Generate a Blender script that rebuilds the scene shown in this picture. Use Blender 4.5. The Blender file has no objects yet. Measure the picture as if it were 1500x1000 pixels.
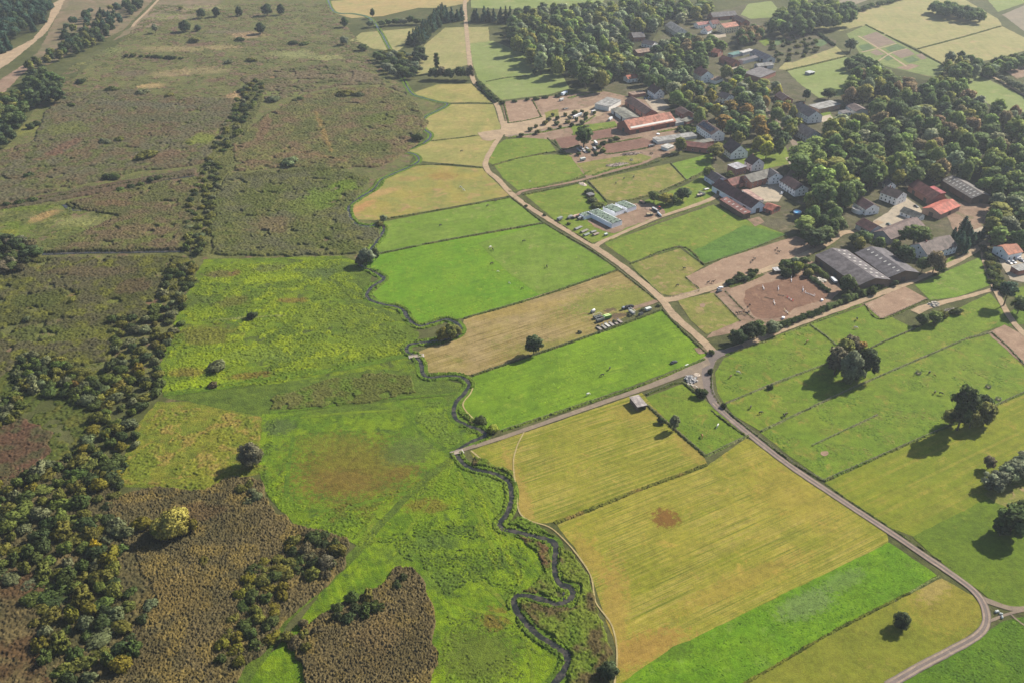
import bpy, bmesh, math, random
import numpy as np
from mathutils import Vector, Matrix

rng = np.random.default_rng(11)
random.seed(5)
S = bpy.context.scene
COL = S.collection
PI = math.pi

# ---------------------------------------------------------------- survey: pixel of the photograph (1500x1000) -> place on the land
FOC, CAM_H, TILT = 1341.0, 275.0, math.radians(31.8)
CT, ST = math.cos(TILT), math.sin(TILT)
U = 1.25

def P(x, y, z=0.0):
    u = (x - 750) / FOC; v = (y - 500) / FOC
    t = (z - CAM_H) / (-ST - v * CT)
    return Vector((u * t, (CT - v * ST) * t, z))

def PA(pts, z=0.0):
    a = np.asarray(pts, float)
    u = (a[:, 0] - 750) / FOC; v = (a[:, 1] - 500) / FOC
    t = (z - CAM_H) / (-ST - v * CT)
    return np.stack([u * t, (CT - v * ST) * t], 1)

def to_px(x, y, z):
    d = y * CT - (z - CAM_H) * ST
    return 750 + FOC * x / d, 500 + FOC * (-(z - CAM_H) * CT - y * ST) / d

def ppm(y):                       # photograph pixels per metre at a row
    return CT * (FOC * math.tan(TILT) + y - 500) / CAM_H

# ---------------------------------------------------------------- colours
K = 0.42
def lin(v):
    v /= 255.0
    return v / 12.92 if v <= 0.04045 else ((v + 0.055) / 1.055) ** 2.4
def c(r, g, b, k=None):
    k = K if k is None else k
    if g > r and g > b + 20: r = r + 0.28 * (g - r); g = g * 0.985; b = b * (0.76 if b < 62 else 0.88 if b < 80 else 1.0)
    elif r >= g > b + 40 and b < 95: b = b * 0.86
    return (lin(r) * k, lin(g) * k, lin(b) * k, 1.0)
def alb(r, g, b):
    return (r, g, b, 1.0)

# ---------------------------------------------------------------- small numpy helpers
def inside(pts, poly):
    x, y = pts[:, 0], pts[:, 1]
    r = np.zeros(len(pts), bool)
    n = len(poly); j = n - 1
    for i in range(n):
        xi, yi = poly[i]; xj, yj = poly[j]
        cnd = ((yi > y) != (yj > y))
        if yi != yj:
            r ^= cnd & (x < (xj - xi) * (y - yi) / (yj - yi) + xi)
        j = i
    return r

_lat = np.random.default_rng(3).random((256, 256))
def vnoise(x, y, scale):
    x = x / scale + 1000.3; y = y / scale + 1000.7
    xi = np.floor(x).astype(int); yi = np.floor(y).astype(int)
    fx = x - xi; fy = y - yi
    fx = fx * fx * (3 - 2 * fx); fy = fy * fy * (3 - 2 * fy)
    a = _lat[xi % 256, yi % 256]; b = _lat[(xi + 1) % 256, yi % 256]
    d = _lat[xi % 256, (yi + 1) % 256]; e = _lat[(xi + 1) % 256, (yi + 1) % 256]
    return (a * (1 - fx) + b * fx) * (1 - fy) + (d * (1 - fx) + e * fx) * fy
def fnoise(x, y, scale, octs=3):
    r = 0; w = 1; t = 0
    for k in range(octs):
        r = r + w * vnoise(x + 37.1 * k, y - 11.7 * k, scale / 2 ** k); t += w; w *= 0.55
    return r / t

def smooth_line(pts, step):
    p = np.asarray(pts, float)
    if len(p) < 3:
        q = p
    else:
        ext = np.vstack([2 * p[0] - p[1], p, 2 * p[-1] - p[-2]])
        out = []
        for i in range(1, len(ext) - 2):
            p0, p1, p2, p3 = ext[i - 1:i + 3]
            n = max(2, int(np.linalg.norm(p2 - p1) / step))
            for t in np.linspace(0, 1, n, endpoint=False):
                out.append(0.5 * ((2 * p1) + (p2 - p0) * t + (2 * p0 - 5 * p1 + 4 * p2 - p3) * t * t + (3 * p1 - p0 - 3 * p2 + p3) * t ** 3))
        out.append(p[-1]); q = np.array(out)
    seg = np.linalg.norm(np.diff(q, axis=0), axis=1); s = np.r_[0, np.cumsum(seg)]
    n = max(2, int(s[-1] / step) + 1)
    si = np.linspace(0, s[-1], n)
    return np.stack([np.interp(si, s, q[:, 0]), np.interp(si, s, q[:, 1])], 1)

def resample_closed(p, step):
    p = np.asarray(p, float); out = []
    for i in range(len(p)):
        a, b = p[i], p[(i + 1) % len(p)]
        n = max(1, int(np.linalg.norm(b - a) / step))
        for k in range(n):
            out.append(a + (b - a) * k / n)
    return np.array(out)

# ---------------------------------------------------------------- objects
def tag(o, label=None, cat=None, group=None, kind=None):
    if label: o['label'] = label
    if cat: o['category'] = cat
    if group: o['group'] = group
    if kind: o['kind'] = kind
    return o

def link(name, me, parent=None, mats=None):
    o = bpy.data.objects.new(name, me)
    COL.objects.link(o)
    if parent is not None: o.parent = parent
    if mats is not None:
        for m in (mats if isinstance(mats, (list, tuple)) else [mats]):
            me.materials.append(m)
    return o

def empty(name, loc, rz=0.0, label=None, cat=None, group=None):
    o = bpy.data.objects.new(name, None)
    COL.objects.link(o)
    o.empty_display_size = 0.5
    o.location = loc; o.rotation_euler = (0, 0, rz)
    return tag(o, label, cat, group)

def np_mesh(name, verts, faces, mi=None, col=None, smooth=False, nrm=None):
    """faces: (n,k) int array of constant k"""
    me = bpy.data.meshes.new(name)
    verts = np.ascontiguousarray(verts, np.float32); faces = np.ascontiguousarray(faces, np.int32)
    n, k = faces.shape
    me.vertices.add(len(verts)); me.vertices.foreach_set('co', verts.ravel())
    me.loops.add(n * k); me.loops.foreach_set('vertex_index', faces.ravel())
    me.polygons.add(n)
    me.polygons.foreach_set('loop_start', np.arange(0, n * k, k, dtype=np.int32))
    if mi is not None: me.polygons.foreach_set('material_index', np.ascontiguousarray(mi, np.int32))
    if smooth: me.polygons.foreach_set('use_smooth', np.ones(n, bool))
    me.update(calc_edges=True)
    if col is not None:
        a = me.color_attributes.new('Col', 'FLOAT_COLOR', 'POINT')
        cc = np.ones((len(verts), 4), np.float32); cc[:, :3] = col
        a.data.foreach_set('color', cc.ravel())
    if nrm is not None:
        me.polygons.foreach_set('use_smooth', np.ones(n, bool))
        me.normals_split_custom_set_from_vertices(nrm.tolist())
    return me

class MB:
    """collects boxes, tubes and prisms into one mesh"""
    def __init__(s): s.bm = bmesh.new()
    def box(s, x0, x1, y0, y1, z0, z1, mi=0):
        v = [s.bm.verts.new(q) for q in ((x0, y0, z0), (x1, y0, z0), (x1, y1, z0), (x0, y1, z0), (x0, y0, z1), (x1, y0, z1), (x1, y1, z1), (x0, y1, z1))]
        for f in ((3, 2, 1, 0), (4, 5, 6, 7), (0, 1, 5, 4), (1, 2, 6, 5), (2, 3, 7, 6), (3, 0, 4, 7)):
            s.bm.faces.new([v[i] for i in f]).material_index = mi
        return s
    def obox(s, cx, cy, cz, lx, ly, lz, rz=0, ry=0, rx=0, mi=0):
        M = Matrix.Translation((cx, cy, cz)) @ Matrix.Rotation(rz, 4, 'Z') @ Matrix.Rotation(ry, 4, 'Y') @ Matrix.Rotation(rx, 4, 'X')
        v = [s.bm.verts.new(M @ Vector(q)) for q in [(a * lx / 2, b * ly / 2, d * lz / 2) for d in (-1, 1) for a, b in ((-1, -1), (1, -1), (1, 1), (-1, 1))]]
        for f in ((3, 2, 1, 0), (4, 5, 6, 7), (0, 1, 5, 4), (1, 2, 6, 5), (2, 3, 7, 6), (3, 0, 4, 7)):
            s.bm.faces.new([v[i] for i in f]).material_index = mi
        return s
    def tube(s, pts, rads, n=6, mi=0, cap=True):
        rings = []
        for i, p in enumerate(pts):
            p = Vector(p)
            d = (Vector(pts[min(i + 1, len(pts) - 1)]) - Vector(pts[max(i - 1, 0)])).normalized()
            a = d.orthogonal().normalized(); b = d.cross(a)
            r = rads[i] if isinstance(rads, (list, tuple)) else rads
            rings.append([s.bm.verts.new(p + a * r * math.cos(2 * PI * k / n) + b * r * math.sin(2 * PI * k / n)) for k in range(n)])
        for i in range(len(rings) - 1):
            for k in range(n):
                s.bm.faces.new([rings[i][k], rings[i][(k + 1) % n], rings[i + 1][(k + 1) % n], rings[i + 1][k]]).material_index = mi
        if cap:
            s.bm.faces.new(rings[0][::-1]).material_index = mi; s.bm.faces.new(rings[-1]).material_index = mi
        return s
    def extr(s, prof, x0, x1, mi=0):
        """prof in (y,z), extruded along x"""
        n = len(prof)
        A = [s.bm.verts.new((x0, y, z)) for y, z in prof]; B = [s.bm.verts.new((x1, y, z)) for y, z in prof]
        s.bm.faces.new(A[::-1]).material_index = mi; s.bm.faces.new(B).material_index = mi
        for k in range(n):
            s.bm.faces.new([A[k], A[(k + 1) % n], B[(k + 1) % n], B[k]]).material_index = mi
        return s
    def dome(s, cx, cy, cz, rx, ry, rz, seg=12, rings=5, mi=0, full=False):
        lo = -PI / 2 if full else 0.0
        prev = None
        for i in range(rings + 1):
            t = lo + (PI / 2 - lo) * i / rings
            if abs(t - PI / 2) < 1e-6 or (full and i == 0):
                ring = [s.bm.verts.new((cx, cy, cz + rz * math.sin(t)))]
            else:
                ring = [s.bm.verts.new((cx + rx * math.cos(t) * math.cos(2 * PI * k / seg), cy + ry * math.cos(t) * math.sin(2 * PI * k / seg), cz + rz * math.sin(t))) for k in range(seg)]
            if prev is not None:
                for k in range(seg):
                    q = [prev[k % len(prev)], prev[(k + 1) % len(prev)], ring[(k + 1) % len(ring)], ring[k % len(ring)]]
                    u = []
                    for w in q:
                        if w not in u: u.append(w)
                    if len(u) > 2: s.bm.faces.new(u).material_index = mi
            prev = ring
        return s
    def mesh(s, name, bevel=0, smooth=False):
        bmesh.ops.recalc_face_normals(s.bm, faces=s.bm.faces)
        if bevel:
            bmesh.ops.bevel(s.bm, geom=list(s.bm.edges), offset=bevel, segments=1, affect='EDGES', profile=0.5)
        me = bpy.data.meshes.new(name)
        s.bm.to_mesh(me); s.bm.free()
        if smooth:
            me.polygons.foreach_set('use_smooth', np.ones(len(me.polygons), bool))
        return me
    def build(s, name, mats, parent=None, **k):
        return link(name, s.mesh(name, **k), parent, mats)

def copy_tree(o, parent=None):
    r = o.copy(); COL.objects.link(r)
    if parent is not None: r.parent = parent
    for ch in o.children: copy_tree(ch, r)
    return r

# ---------------------------------------------------------------- materials
def new_mat(name, rough=0.9, spec=0.2):
    m = bpy.data.materials.new(name); m.use_nodes = True
    nt = m.node_tree; b = nt.nodes['Principled BSDF']
    b.inputs['Roughness'].default_value = rough
    b.inputs['Specular IOR Level'].default_value = spec
    return m, nt, b

class NT:
    def __init__(s, nt): s.nt = nt
    def n(s, t, **k):
        q = s.nt.nodes.new(t)
        for a, v in k.items(): setattr(q, a, v)
        return q
    def l(s, a, b): s.nt.links.new(a, b)
    def noise(s, vec, scale, detail=4, rough=0.6, dist=0.0):
        q = s.n('ShaderNodeTexNoise')
        q.inputs['Scale'].default_value = scale; q.inputs['Detail'].default_value = detail
        q.inputs['Roughness'].default_value = rough; q.inputs['Distortion'].default_value = dist
        s.l(vec, q.inputs['Vector']); return q.outputs['Fac']
    def ramp(s, fac, lo, hi, to0=0.0, to1=1.0, smooth=True):
        q = s.n('ShaderNodeMapRange'); q.interpolation_type = 'SMOOTHSTEP' if smooth else 'LINEAR'
        q.inputs[1].default_value = lo; q.inputs[2].default_value = hi
        q.inputs[3].default_value = to0; q.inputs[4].default_value = to1
        s.l(fac, q.inputs[0]); return q.outputs[0]
    def mix(s, fac, a, b, mode='MIX'):
        q = s.n('ShaderNodeMix'); q.data_type = 'RGBA'; q.blend_type = mode
        for sock, v in ((q.inputs[0], fac), (q.inputs[6], a), (q.inputs[7], b)):
            if isinstance(v, bpy.types.NodeSocket): s.l(v, sock)
            elif isinstance(v, (int, float)): sock.default_value = v
            else: sock.default_value = v
        return q.outputs[2]
    def math(s, op, a, b=None):
        q = s.n('ShaderNodeMath'); q.operation = op
        for i, v in enumerate((a, b)):
            if v is None: continue
            if isinstance(v, bpy.types.NodeSocket): s.l(v, q.inputs[i])
            else: q.inputs[i].default_value = v
        return q.outputs[0]
    def bump(s, h, strength, dist, bsdf):
        q = s.n('ShaderNodeBump'); q.inputs['Strength'].default_value = strength; q.inputs['Distance'].default_value = dist
        s.l(h, q.inputs['Height']); s.l(q.outputs[0], bsdf.inputs['Normal'])

def gmat(name, a, b, c3=None, big=35.0, c3_lo=0.56, c3_hi=0.68, c3_size=12.0, fine=0.9, fine_amt=0.28, rows=None, spots=(), bump=0.35, tuft=None):
    """ground cover: two tones in big drifts, a third in patches, fine grain, mowing or plough rows (px line, period m, amount, colour),
    spots = worn or differently grown patches (px, py, rx, ry in m, rot, colour, amount)"""
    m, nt, bs = new_mat(name, 0.95, 0.1)
    g = NT(nt)
    pos = g.n('ShaderNodeNewGeometry').outputs['Position']
    f1 = g.ramp(g.noise(pos, 1.0 / big, 7, 0.68, 0.5), 0.38, 0.62)
    col = g.mix(f1, a, b)
    if c3 is not None:
        f2 = g.ramp(g.noise(pos, 1.0 / c3_size, 6, 0.68, 0.6), c3_lo, c3_hi)
        col = g.mix(f2, col, c3)
    for r in (rows or ()):
        (x0, y0), (x1, y1), period, amt, rc = r
        d = P(x1, y1) - P(x0, y0); ang = math.atan2(d.y, d.x)
        mp = g.n('ShaderNodeMapping'); mp.vector_type = 'TEXTURE'
        mp.inputs['Rotation'].default_value = (0, 0, ang)
        mp.inputs['Scale'].default_value = (period * 60, period * 0.8, 1000)
        g.l(pos, mp.inputs['Vector'])
        f = g.ramp(g.noise(mp.outputs[0], 1.0, 2, 0.5), 0.46, 0.60)
        brk = g.ramp(g.noise(pos, 0.05, 5, 0.65), 0.38, 0.62, 0.3, 1.0)
        col = g.mix(g.math('MULTIPLY', g.math('MULTIPLY', f, brk), amt), col, rc)
    for (px, py, rx, ry, rot, sc, amt) in spots:
        q = P(px, py)
        mp = g.n('ShaderNodeMapping'); mp.vector_type = 'TEXTURE'
        mp.inputs['Location'].default_value = (q.x, q.y, 0); mp.inputs['Rotation'].default_value = (0, 0, math.radians(rot))
        mp.inputs['Scale'].default_value = (rx * U, ry * U, 1000)
        g.l(pos, mp.inputs['Vector'])
        ln = g.n('ShaderNodeVectorMath'); ln.operation = 'LENGTH'; g.l(mp.outputs[0], ln.inputs[0])
        wob = g.noise(pos, 0.42, 7, 0.78)
        d = g.math('ADD', ln.outputs['Value'], g.ramp(wob, 0.3, 0.7, -0.75, 0.75, False))
        col = g.mix(g.ramp(d, 0.6, 1.1, amt, 0.0), col, sc)
    fn = g.noise(pos, 1.0 / fine, 3, 0.7)
    md = g.noise(pos, 0.21 / fine, 4, 0.65)
    lg = g.noise(pos, 0.055 / fine, 5, 0.7)
    v = g.ramp(g.math('ADD', g.math('ADD', g.math('MULTIPLY', fn, 0.40), g.math('MULTIPLY', md, 0.36)), g.math('MULTIPLY', lg, 0.24)), 0.40, 0.60, 1 - 1.35 * fine_amt, 1 + 1.35 * fine_amt, False)
    cv = g.n('ShaderNodeCombineXYZ')
    for i in range(3): g.l(v, cv.inputs[i])
    col = g.mix(1.0, col, cv.outputs[0], 'MULTIPLY')
    g.l(col, bs.inputs['Base Color'])
    if bump: g.bump(g.math('ADD', fn, md), bump, 0.5, bs)
    return m

def attr_mat(name, rough=0.85, spec=0.15, objcol=False, trans=0.0, grain=0.0, gscale=1.0):
    m, nt, bs = new_mat(name, rough, spec); g = NT(nt)
    at = g.n('ShaderNodeVertexColor'); at.layer_name = 'Col'
    col = at.outputs['Color']
    if objcol:
        col = g.mix(1.0, col, g.n('ShaderNodeObjectInfo').outputs['Color'], 'MULTIPLY')
    if grain:
        pos = g.n('ShaderNodeNewGeometry').outputs['Position']
        f = g.ramp(g.noise(pos, gscale, 2, 0.6), 0.3, 0.7, 1 - grain, 1 + grain, False)
        cv = g.n('ShaderNodeCombineXYZ')
        for i in range(3): g.l(f, cv.inputs[i])
        col = g.mix(1.0, col, cv.outputs[0], 'MULTIPLY')
    g.l(col, bs.inputs['Base Color'])
    if trans:
        tr = g.n('ShaderNodeBsdfTranslucent'); g.l(col, tr.inputs['Color'])
        mx = g.n('ShaderNodeMixShader'); mx.inputs[0].default_value = trans
        g.l(bs.outputs[0], mx.inputs[1]); g.l(tr.outputs[0], mx.inputs[2])
        g.l(mx.outputs[0], nt.nodes['Material Output'].inputs['Surface'])
    return m

_plain = {}
def plain(col, rough=0.7, var=0.18, scale=0.8, metal=0.0, spec=0.3):
    """painted, rendered or bare surface with weathering"""
    key = (col, rough, var, scale, metal)
    if key in _plain: return _plain[key]
    m, nt, bs = new_mat('surface_%d' % len(_plain), rough, spec); g = NT(nt)
    pos = g.n('ShaderNodeTexCoord').outputs['Object']
    f = g.ramp(g.noise(pos, scale, 5, 0.65), 0.3, 0.7, 1 - var, 1 + var * 0.6, False)
    cv = g.n('ShaderNodeCombineXYZ')
    for i in range(3): g.l(f, cv.inputs[i])
    g.l(g.mix(1.0, col, cv.outputs[0], 'MULTIPLY'), bs.inputs['Base Color'])
    bs.inputs['Metallic'].default_value = metal
    _plain[key] = m
    return m

_roof = {}
def roofmat(col, kind='tile'):
    key = (col, kind)
    if key in _roof: return _roof[key]
    m, nt, bs = new_mat('roof_covering_%d' % len(_roof), 0.8, 0.25); g = NT(nt)
    pos = g.n('ShaderNodeTexCoord').outputs['Object']
    sp = g.n('ShaderNodeSeparateXYZ'); g.l(pos, sp.inputs[0])
    big = g.noise(pos, 0.25, 6, 0.7)
    dark = tuple(v * 0.55 for v in col[:3]) + (1,); pale = tuple(min(1, v * 1.3) for v in col[:3]) + (1,)
    cc = g.mix(g.ramp(big, 0.36, 0.64), dark, pale)
    per = 0.35 if kind == 'tile' else 1.1
    st = g.math('SINE', g.math('MULTIPLY', sp.outputs[0], 2 * PI / per))
    fine = g.noise(pos, 3.0, 2, 0.6)
    streak = g.n('ShaderNodeMapping'); streak.inputs['Scale'].default_value = (1.6, 0.12, 0.12)
    g.l(pos, streak.inputs['Vector'])
    sk = g.noise(streak.outputs[0], 1.0, 3, 0.6)
    f = g.math('ADD', g.ramp(fine, 0.3, 0.7, 0.86, 1.12, False), g.ramp(sk, 0.3, 0.7, -0.14, 0.12, False))
    cv = g.n('ShaderNodeCombineXYZ')
    for i in range(3): g.l(f, cv.inputs[i])
    g.l(g.mix(1.0, cc, cv.outputs[0], 'MULTIPLY'), bs.inputs['Base Color'])
    g.bump(st, 0.25, 0.06, bs)
    _roof[key] = m
    return m

def flatten_up(me):
    for p in me.polygons:
        pass
    return me

# ---------------------------------------------------------------- ground sheets
_zc = {}
def zlay(z):
    k = round(z, 3); _zc[k] = _zc.get(k, -1) + 1
    return z + 0.001 * _zc[k]
def patch(name, mat, poly, z, jit=0.6, step=2.5, label=None, smooth=False):
    w = PA(poly); z = zlay(z)
    if smooth:
        w = smooth_line(np.vstack([w, w[:1]]), step)[:-1]
    else:
        w = resample_closed(w, step)
    if jit:
        nx = fnoise(w[:, 0], w[:, 1], 5.0, 3) - 0.5; ny = fnoise(w[:, 0] + 91, w[:, 1] - 57, 5.0, 3) - 0.5
        w = w + np.stack([nx, ny], 1) * 2 * jit + rng.normal(0, jit * 0.18, w.shape)
    ar = np.sum(w[:, 0] * np.roll(w[:, 1], -1) - np.roll(w[:, 0], -1) * w[:, 1])
    if ar < 0: w = w[::-1]
    me = bpy.data.meshes.new(name)
    me.from_pydata([(a, b, z) for a, b in w], [], [list(range(len(w)))])
    o = link(name, me, None, mat)
    o['kind'] = 'structure'
    if label: o['label'] = label
    return o

def ribbon_pts(px, width, step=2.0, jit=0.2, offset=0.0):
    w = smooth_line(PA(px), step)
    t = np.gradient(w, axis=0); t /= np.linalg.norm(t, axis=1)[:, None] + 1e-9
    nrm = np.stack([-t[:, 1], t[:, 0]], 1)
    n = len(w)
    ws = np.interp(np.linspace(0, 1, n), np.linspace(0, 1, len(width)), width) if isinstance(width, (list, tuple)) else np.full(n, width)
    l = ws / 2 + (fnoise(w[:, 0], w[:, 1], 4, 3) - 0.5) * 2 * jit + offset
    r = ws / 2 + (fnoise(w[:, 0] + 50, w[:, 1], 4, 3) - 0.5) * 2 * jit - offset
    return w + nrm * l[:, None], w - nrm * r[:, None], w, nrm

def strip(name, mat, px, width, z, step=2.0, jit=0.2, offset=0.0, kind='structure'):
    z = zlay(z); width = [q * U for q in width] if isinstance(width, (list, tuple)) else width * U
    A, B, _, _ = ribbon_pts(px, width, step, jit, offset * U)
    n = len(A)
    v = np.zeros((2 * n, 3)); v[:n, :2] = A; v[n:, :2] = B; v[:, 2] = z
    i = np.arange(n - 1)
    f = np.stack([n + i, n + i + 1, i + 1, i], 1)
    o = link(name, np_mesh(name, v, f), None, mat)
    if kind: o['kind'] = kind
    return o

SPK = 1.1
# ---------------------------------------------------------------- canopies of reeds and rough grass: real height, one vertex per clump
def canopy_world(name, poly, sp, h0, h1, cols, patchy=18.0, mat=None, label=None, cat=None, lump=0.0, lump_size=6.0, gap=0.0, mask=None, edge=1.2, vary=0.2, spots=(), dim=1.0):
    poly = np.asarray(poly, float)
    sp = sp * SPK
    lo = poly.min(0) - sp * 2; hi = poly.max(0) + sp * 2
    nx = int((hi[0] - lo[0]) / sp) + 1; ny = int((hi[1] - lo[1]) / sp) + 1
    X, Y = np.meshgrid(lo[0] + np.arange(nx) * sp, lo[1] + np.arange(ny) * sp, indexing='ij')
    X = X + rng.uniform(-0.4, 0.4, X.shape) * sp; Y = Y + rng.uniform(-0.4, 0.4, X.shape) * sp
    x = X.ravel(); y = Y.ravel()
    wx = x + (fnoise(x, y, edge * 5, 2) - 0.5) * 3 * edge; wy = y + (fnoise(x + 77, y + 13, edge * 5, 2) - 0.5) * 3 * edge
    ins = inside(np.stack([wx, wy], 1), poly)
    if gap: ins &= fnoise(x, y, 9.0, 3) > gap
    if mask is not None: ins &= mask(x, y)
    u = rng.random(len(x))
    h = h0 + (h1 - h0) * u ** 1.3 + lump * np.clip(fnoise(x, y, lump_size, 3) - 0.42, 0, 1) * 3
    z = np.where(ins, h, -0.12)
    idx = np.arange(nx * ny).reshape(nx, ny)
    q = np.stack([idx[:-1, :-1], idx[1:, :-1], idx[1:, 1:], idx[:-1, 1:]], -1).reshape(-1, 4)
    keep = ins[q].sum(1) >= 1
    q = q[keep]
    flip = rng.random(len(q)) < 0.5
    q[flip] = np.roll(q[flip], 1, axis=1)
    used = np.unique(q); remap = np.full(nx * ny, -1, np.int64); remap[used] = np.arange(len(used))
    tri = np.concatenate([q[:, [0, 1, 2]], q[:, [0, 2, 3]]]); tri = remap[tri]
    x, y, z = x[used], y[used], z[used]
    cs = np.array([q_[:3] for q_ in cols])
    n1 = np.clip((fnoise(x, y, patchy, 4) - 0.36) / 0.28, 0, 1)
    n2 = np.clip((fnoise(x + 300, y - 200, patchy * 0.35, 3) - 0.5) / 0.2, 0, 1)
    col = cs[0] * (1 - n1)[:, None] + cs[1] * n1[:, None]
    if len(cs) > 2: col = col * (1 - n2)[:, None] + cs[2] * n2[:, None]
    for (px_, py_, rx, ry, rot, sc, amt) in spots:
        q = P(px_, py_); a = math.radians(rot); dx, dy = x - q.x, y - q.y
        e = np.hypot((dx * math.cos(a) + dy * math.sin(a)) / (rx * U), (-dx * math.sin(a) + dy * math.cos(a)) / (ry * U))
        e = e + (fnoise(x + 40, y, 7.0, 3) - .5) * 1.3
        f = (np.clip((1.1 - e) / .4, 0, 1) * amt)[:, None]
        col = col * (1 - f) + np.array(sc[:3])[None, :] * f
    col = dim * col * (1 + rng.normal(0, vary, len(x)))[:, None].clip(0.4, 1.7)
    me = np_mesh(name, np.stack([x, y, z], 1), tri, col=col)
    o = link(name, me, None, mat)
    return tag(o, label, cat, kind='stuff')

def canopy(name, px, sp, h0, h1, cols, **k):
    return canopy_world(name, PA(px), sp, h0, h1, cols, **k)

def canopy_strip(name, px, width, sp, h0, h1, cols, offset=0.0, **k):
    A, B, _, _ = ribbon_pts(px, width * 1.1, 2.0, 0.25, offset * U)
    return canopy_world(name, np.vstack([A, B[::-1]]), sp, h0, h1, cols, edge=0.15, **k)
# ================================================================= GROUND
# one sheet to the horizon
M_base = gmat('rough_ground', c(104, 108, 72), c(84, 94, 60), c(140, 126, 88), big=60, c3_size=30, c3_lo=0.58, c3_hi=0.72, fine=1.0, fine_amt=0.32)
me = bpy.data.meshes.new('ground'); me.from_pydata([(-4000, -2500, 0), (4000, -2500, 0), (4000, 6000, 0), (-4000, 6000, 0)], [], [(0, 1, 2, 3)])
tag(link('ground', me, None, M_base), kind='structure')

GRASS_A = c(112, 158, 48); GRASS_B = c(96, 142, 42)
M = {}
M['lush'] = gmat('lush_grass', c(118, 168, 44), c(98, 150, 40), c(140, 176, 62), big=30, c3_size=9, fine=0.9, fine_amt=0.2, rows=[((690, 657), (1030, 540), 2.0, 0.5, c(84, 132, 40))])
M['lush2'] = gmat('pasture_grass', c(106, 152, 56), c(122, 160, 66), c(150, 164, 84), big=34, c3_size=10, fine=0.9, fine_amt=0.22, rows=[((560, 372), (795, 328), 2.5, 0.3, c(88, 134, 48))])
M['field10'] = gmat('hay_meadow', c(92, 158, 38), c(108, 164, 44), c(128, 172, 58), big=26, c3_size=8, fine=0.8, fine_amt=0.2, rows=[((680, 467), (905, 395), 2.4, 0.4, c(78, 140, 36))])
M['far_green'] = gmat('far_pasture', c(134, 160, 84), c(148, 168, 98), c(168, 172, 108), big=50, c3_size=18, fine=1.5, fine_amt=0.14)
M['paddock'] = gmat('grazed_grass', c(126, 154, 62), c(108, 144, 56), c(164, 150, 88), big=24, c3_size=7, c3_lo=0.55, c3_hi=0.7, fine=0.7, fine_amt=0.25)
M['paddock_tan'] = gmat('worn_grass', c(150, 148, 84), c(128, 142, 68), c(176, 152, 104), big=20, c3_size=7, c3_lo=0.5, c3_hi=0.66, fine=0.7, fine_amt=0.22)
M['pasture_r'] = gmat('horse_pasture', c(118, 150, 54), c(104, 144, 48), c(152, 146, 72), big=28, c3_size=11, c3_lo=0.54, c3_hi=0.68, fine=0.7, fine_amt=0.26)
mow = ((690, 657), (900, 592))
M['mown13'] = gmat('mown_meadow', c(158, 156, 62), c(136, 147, 54), c(188, 164, 88), big=26, c3_size=8, c3_lo=0.57, c3_hi=0.7, fine=0.6, fine_amt=0.2,
    rows=[((690, 657), (905, 587), 1.1, 0.85, c(108, 128, 44)), ((690, 657), (905, 587), 1.6, 0.55, c(186, 170, 86)), ((690, 657), (905, 587), 0.8, 0.4, c(204, 182, 104))],
    spots=[(760, 720, 3.5, 26, 12, c(184, 154, 92), 0.7), (1015, 655, 6, 12, 20, c(176, 150, 84), 0.6), (930, 605, 12, 6, -10, c(172, 152, 80), 0.6)])
M['mown15'] = gmat('mown_hayfield', c(164, 158, 64), c(142, 150, 54), c(192, 166, 86), big=30, c3_size=9, c3_lo=0.56, c3_hi=0.7, fine=0.6, fine_amt=0.2,
    rows=[((815, 768), (1035, 680), 1.1, 0.85, c(110, 128, 44)), ((815, 768), (1035, 680), 1.7, 0.55, c(188, 172, 86)), ((815, 768), (1035, 680), 0.8, 0.4, c(204, 182, 104))],
    spots=[(975, 758, 5.2, 5.4, 0, c(134, 92, 50), 0.9), (940, 950, 16, 6, 25, c(178, 140, 80), 0.75), (865, 815, 4, 14, 25, c(186, 152, 88), 0.5), (1160, 720, 14, 22, 30, c(176, 156, 74), 0.5), (900, 890, 5, 22, -6, c(182, 150, 86), 0.6), (1090, 850, 30, 4, 28, c(176, 150, 78), 0.5)])
M['strip16'] = gmat('uncut_grass', c(86, 150, 26), c(104, 160, 32), c(112, 158, 62), big=18, c3_size=8, c3_lo=0.56, c3_hi=0.7, fine=0.6, fine_amt=0.28,
    rows=[((960, 950), (1300, 795), 2.0, 0.3, c(70, 132, 26))], spots=[(1180, 885, 12, 5, 28, c(116, 150, 84), 0.7), (1235, 850, 10, 4, 28, c(116, 150, 84), 0.5), (985, 950, 8, 4, 20, c(76, 116, 40), 0.6)])
M['field17'] = gmat('olive_meadow', c(128, 140, 54), c(140, 146, 60), c(156, 148, 72), big=20, c3_size=7, fine=0.55, fine_amt=0.22, spots=[(1385, 880, 16, 14, 20, c(160, 148, 66), 0.7), (1370, 860, 4, 10, -50, c(186, 162, 100), 0.6)])
M['field18'] = gmat('cut_pasture', c(140, 152, 52), c(124, 146, 48), c(164, 154, 72), big=34, c3_size=10, fine=0.7, fine_amt=0.18, rows=[((1215, 710), (1500, 582), 2.2, 0.6, c(170, 160, 76)), ((1215, 710), (1500, 582), 3.2, 0.5, c(112, 138, 44))])
M['field19'] = gmat('green_meadow', c(104, 138, 42), c(94, 130, 40), c(120, 146, 50), big=30, c3_size=10, fine=0.6, fine_amt=0.22)
M['field20'] = gmat('dark_meadow', c(74, 128, 32), c(86, 136, 34), c(98, 144, 40), big=18, c3_size=8, fine=0.6, fine_amt=0.3)
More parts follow.
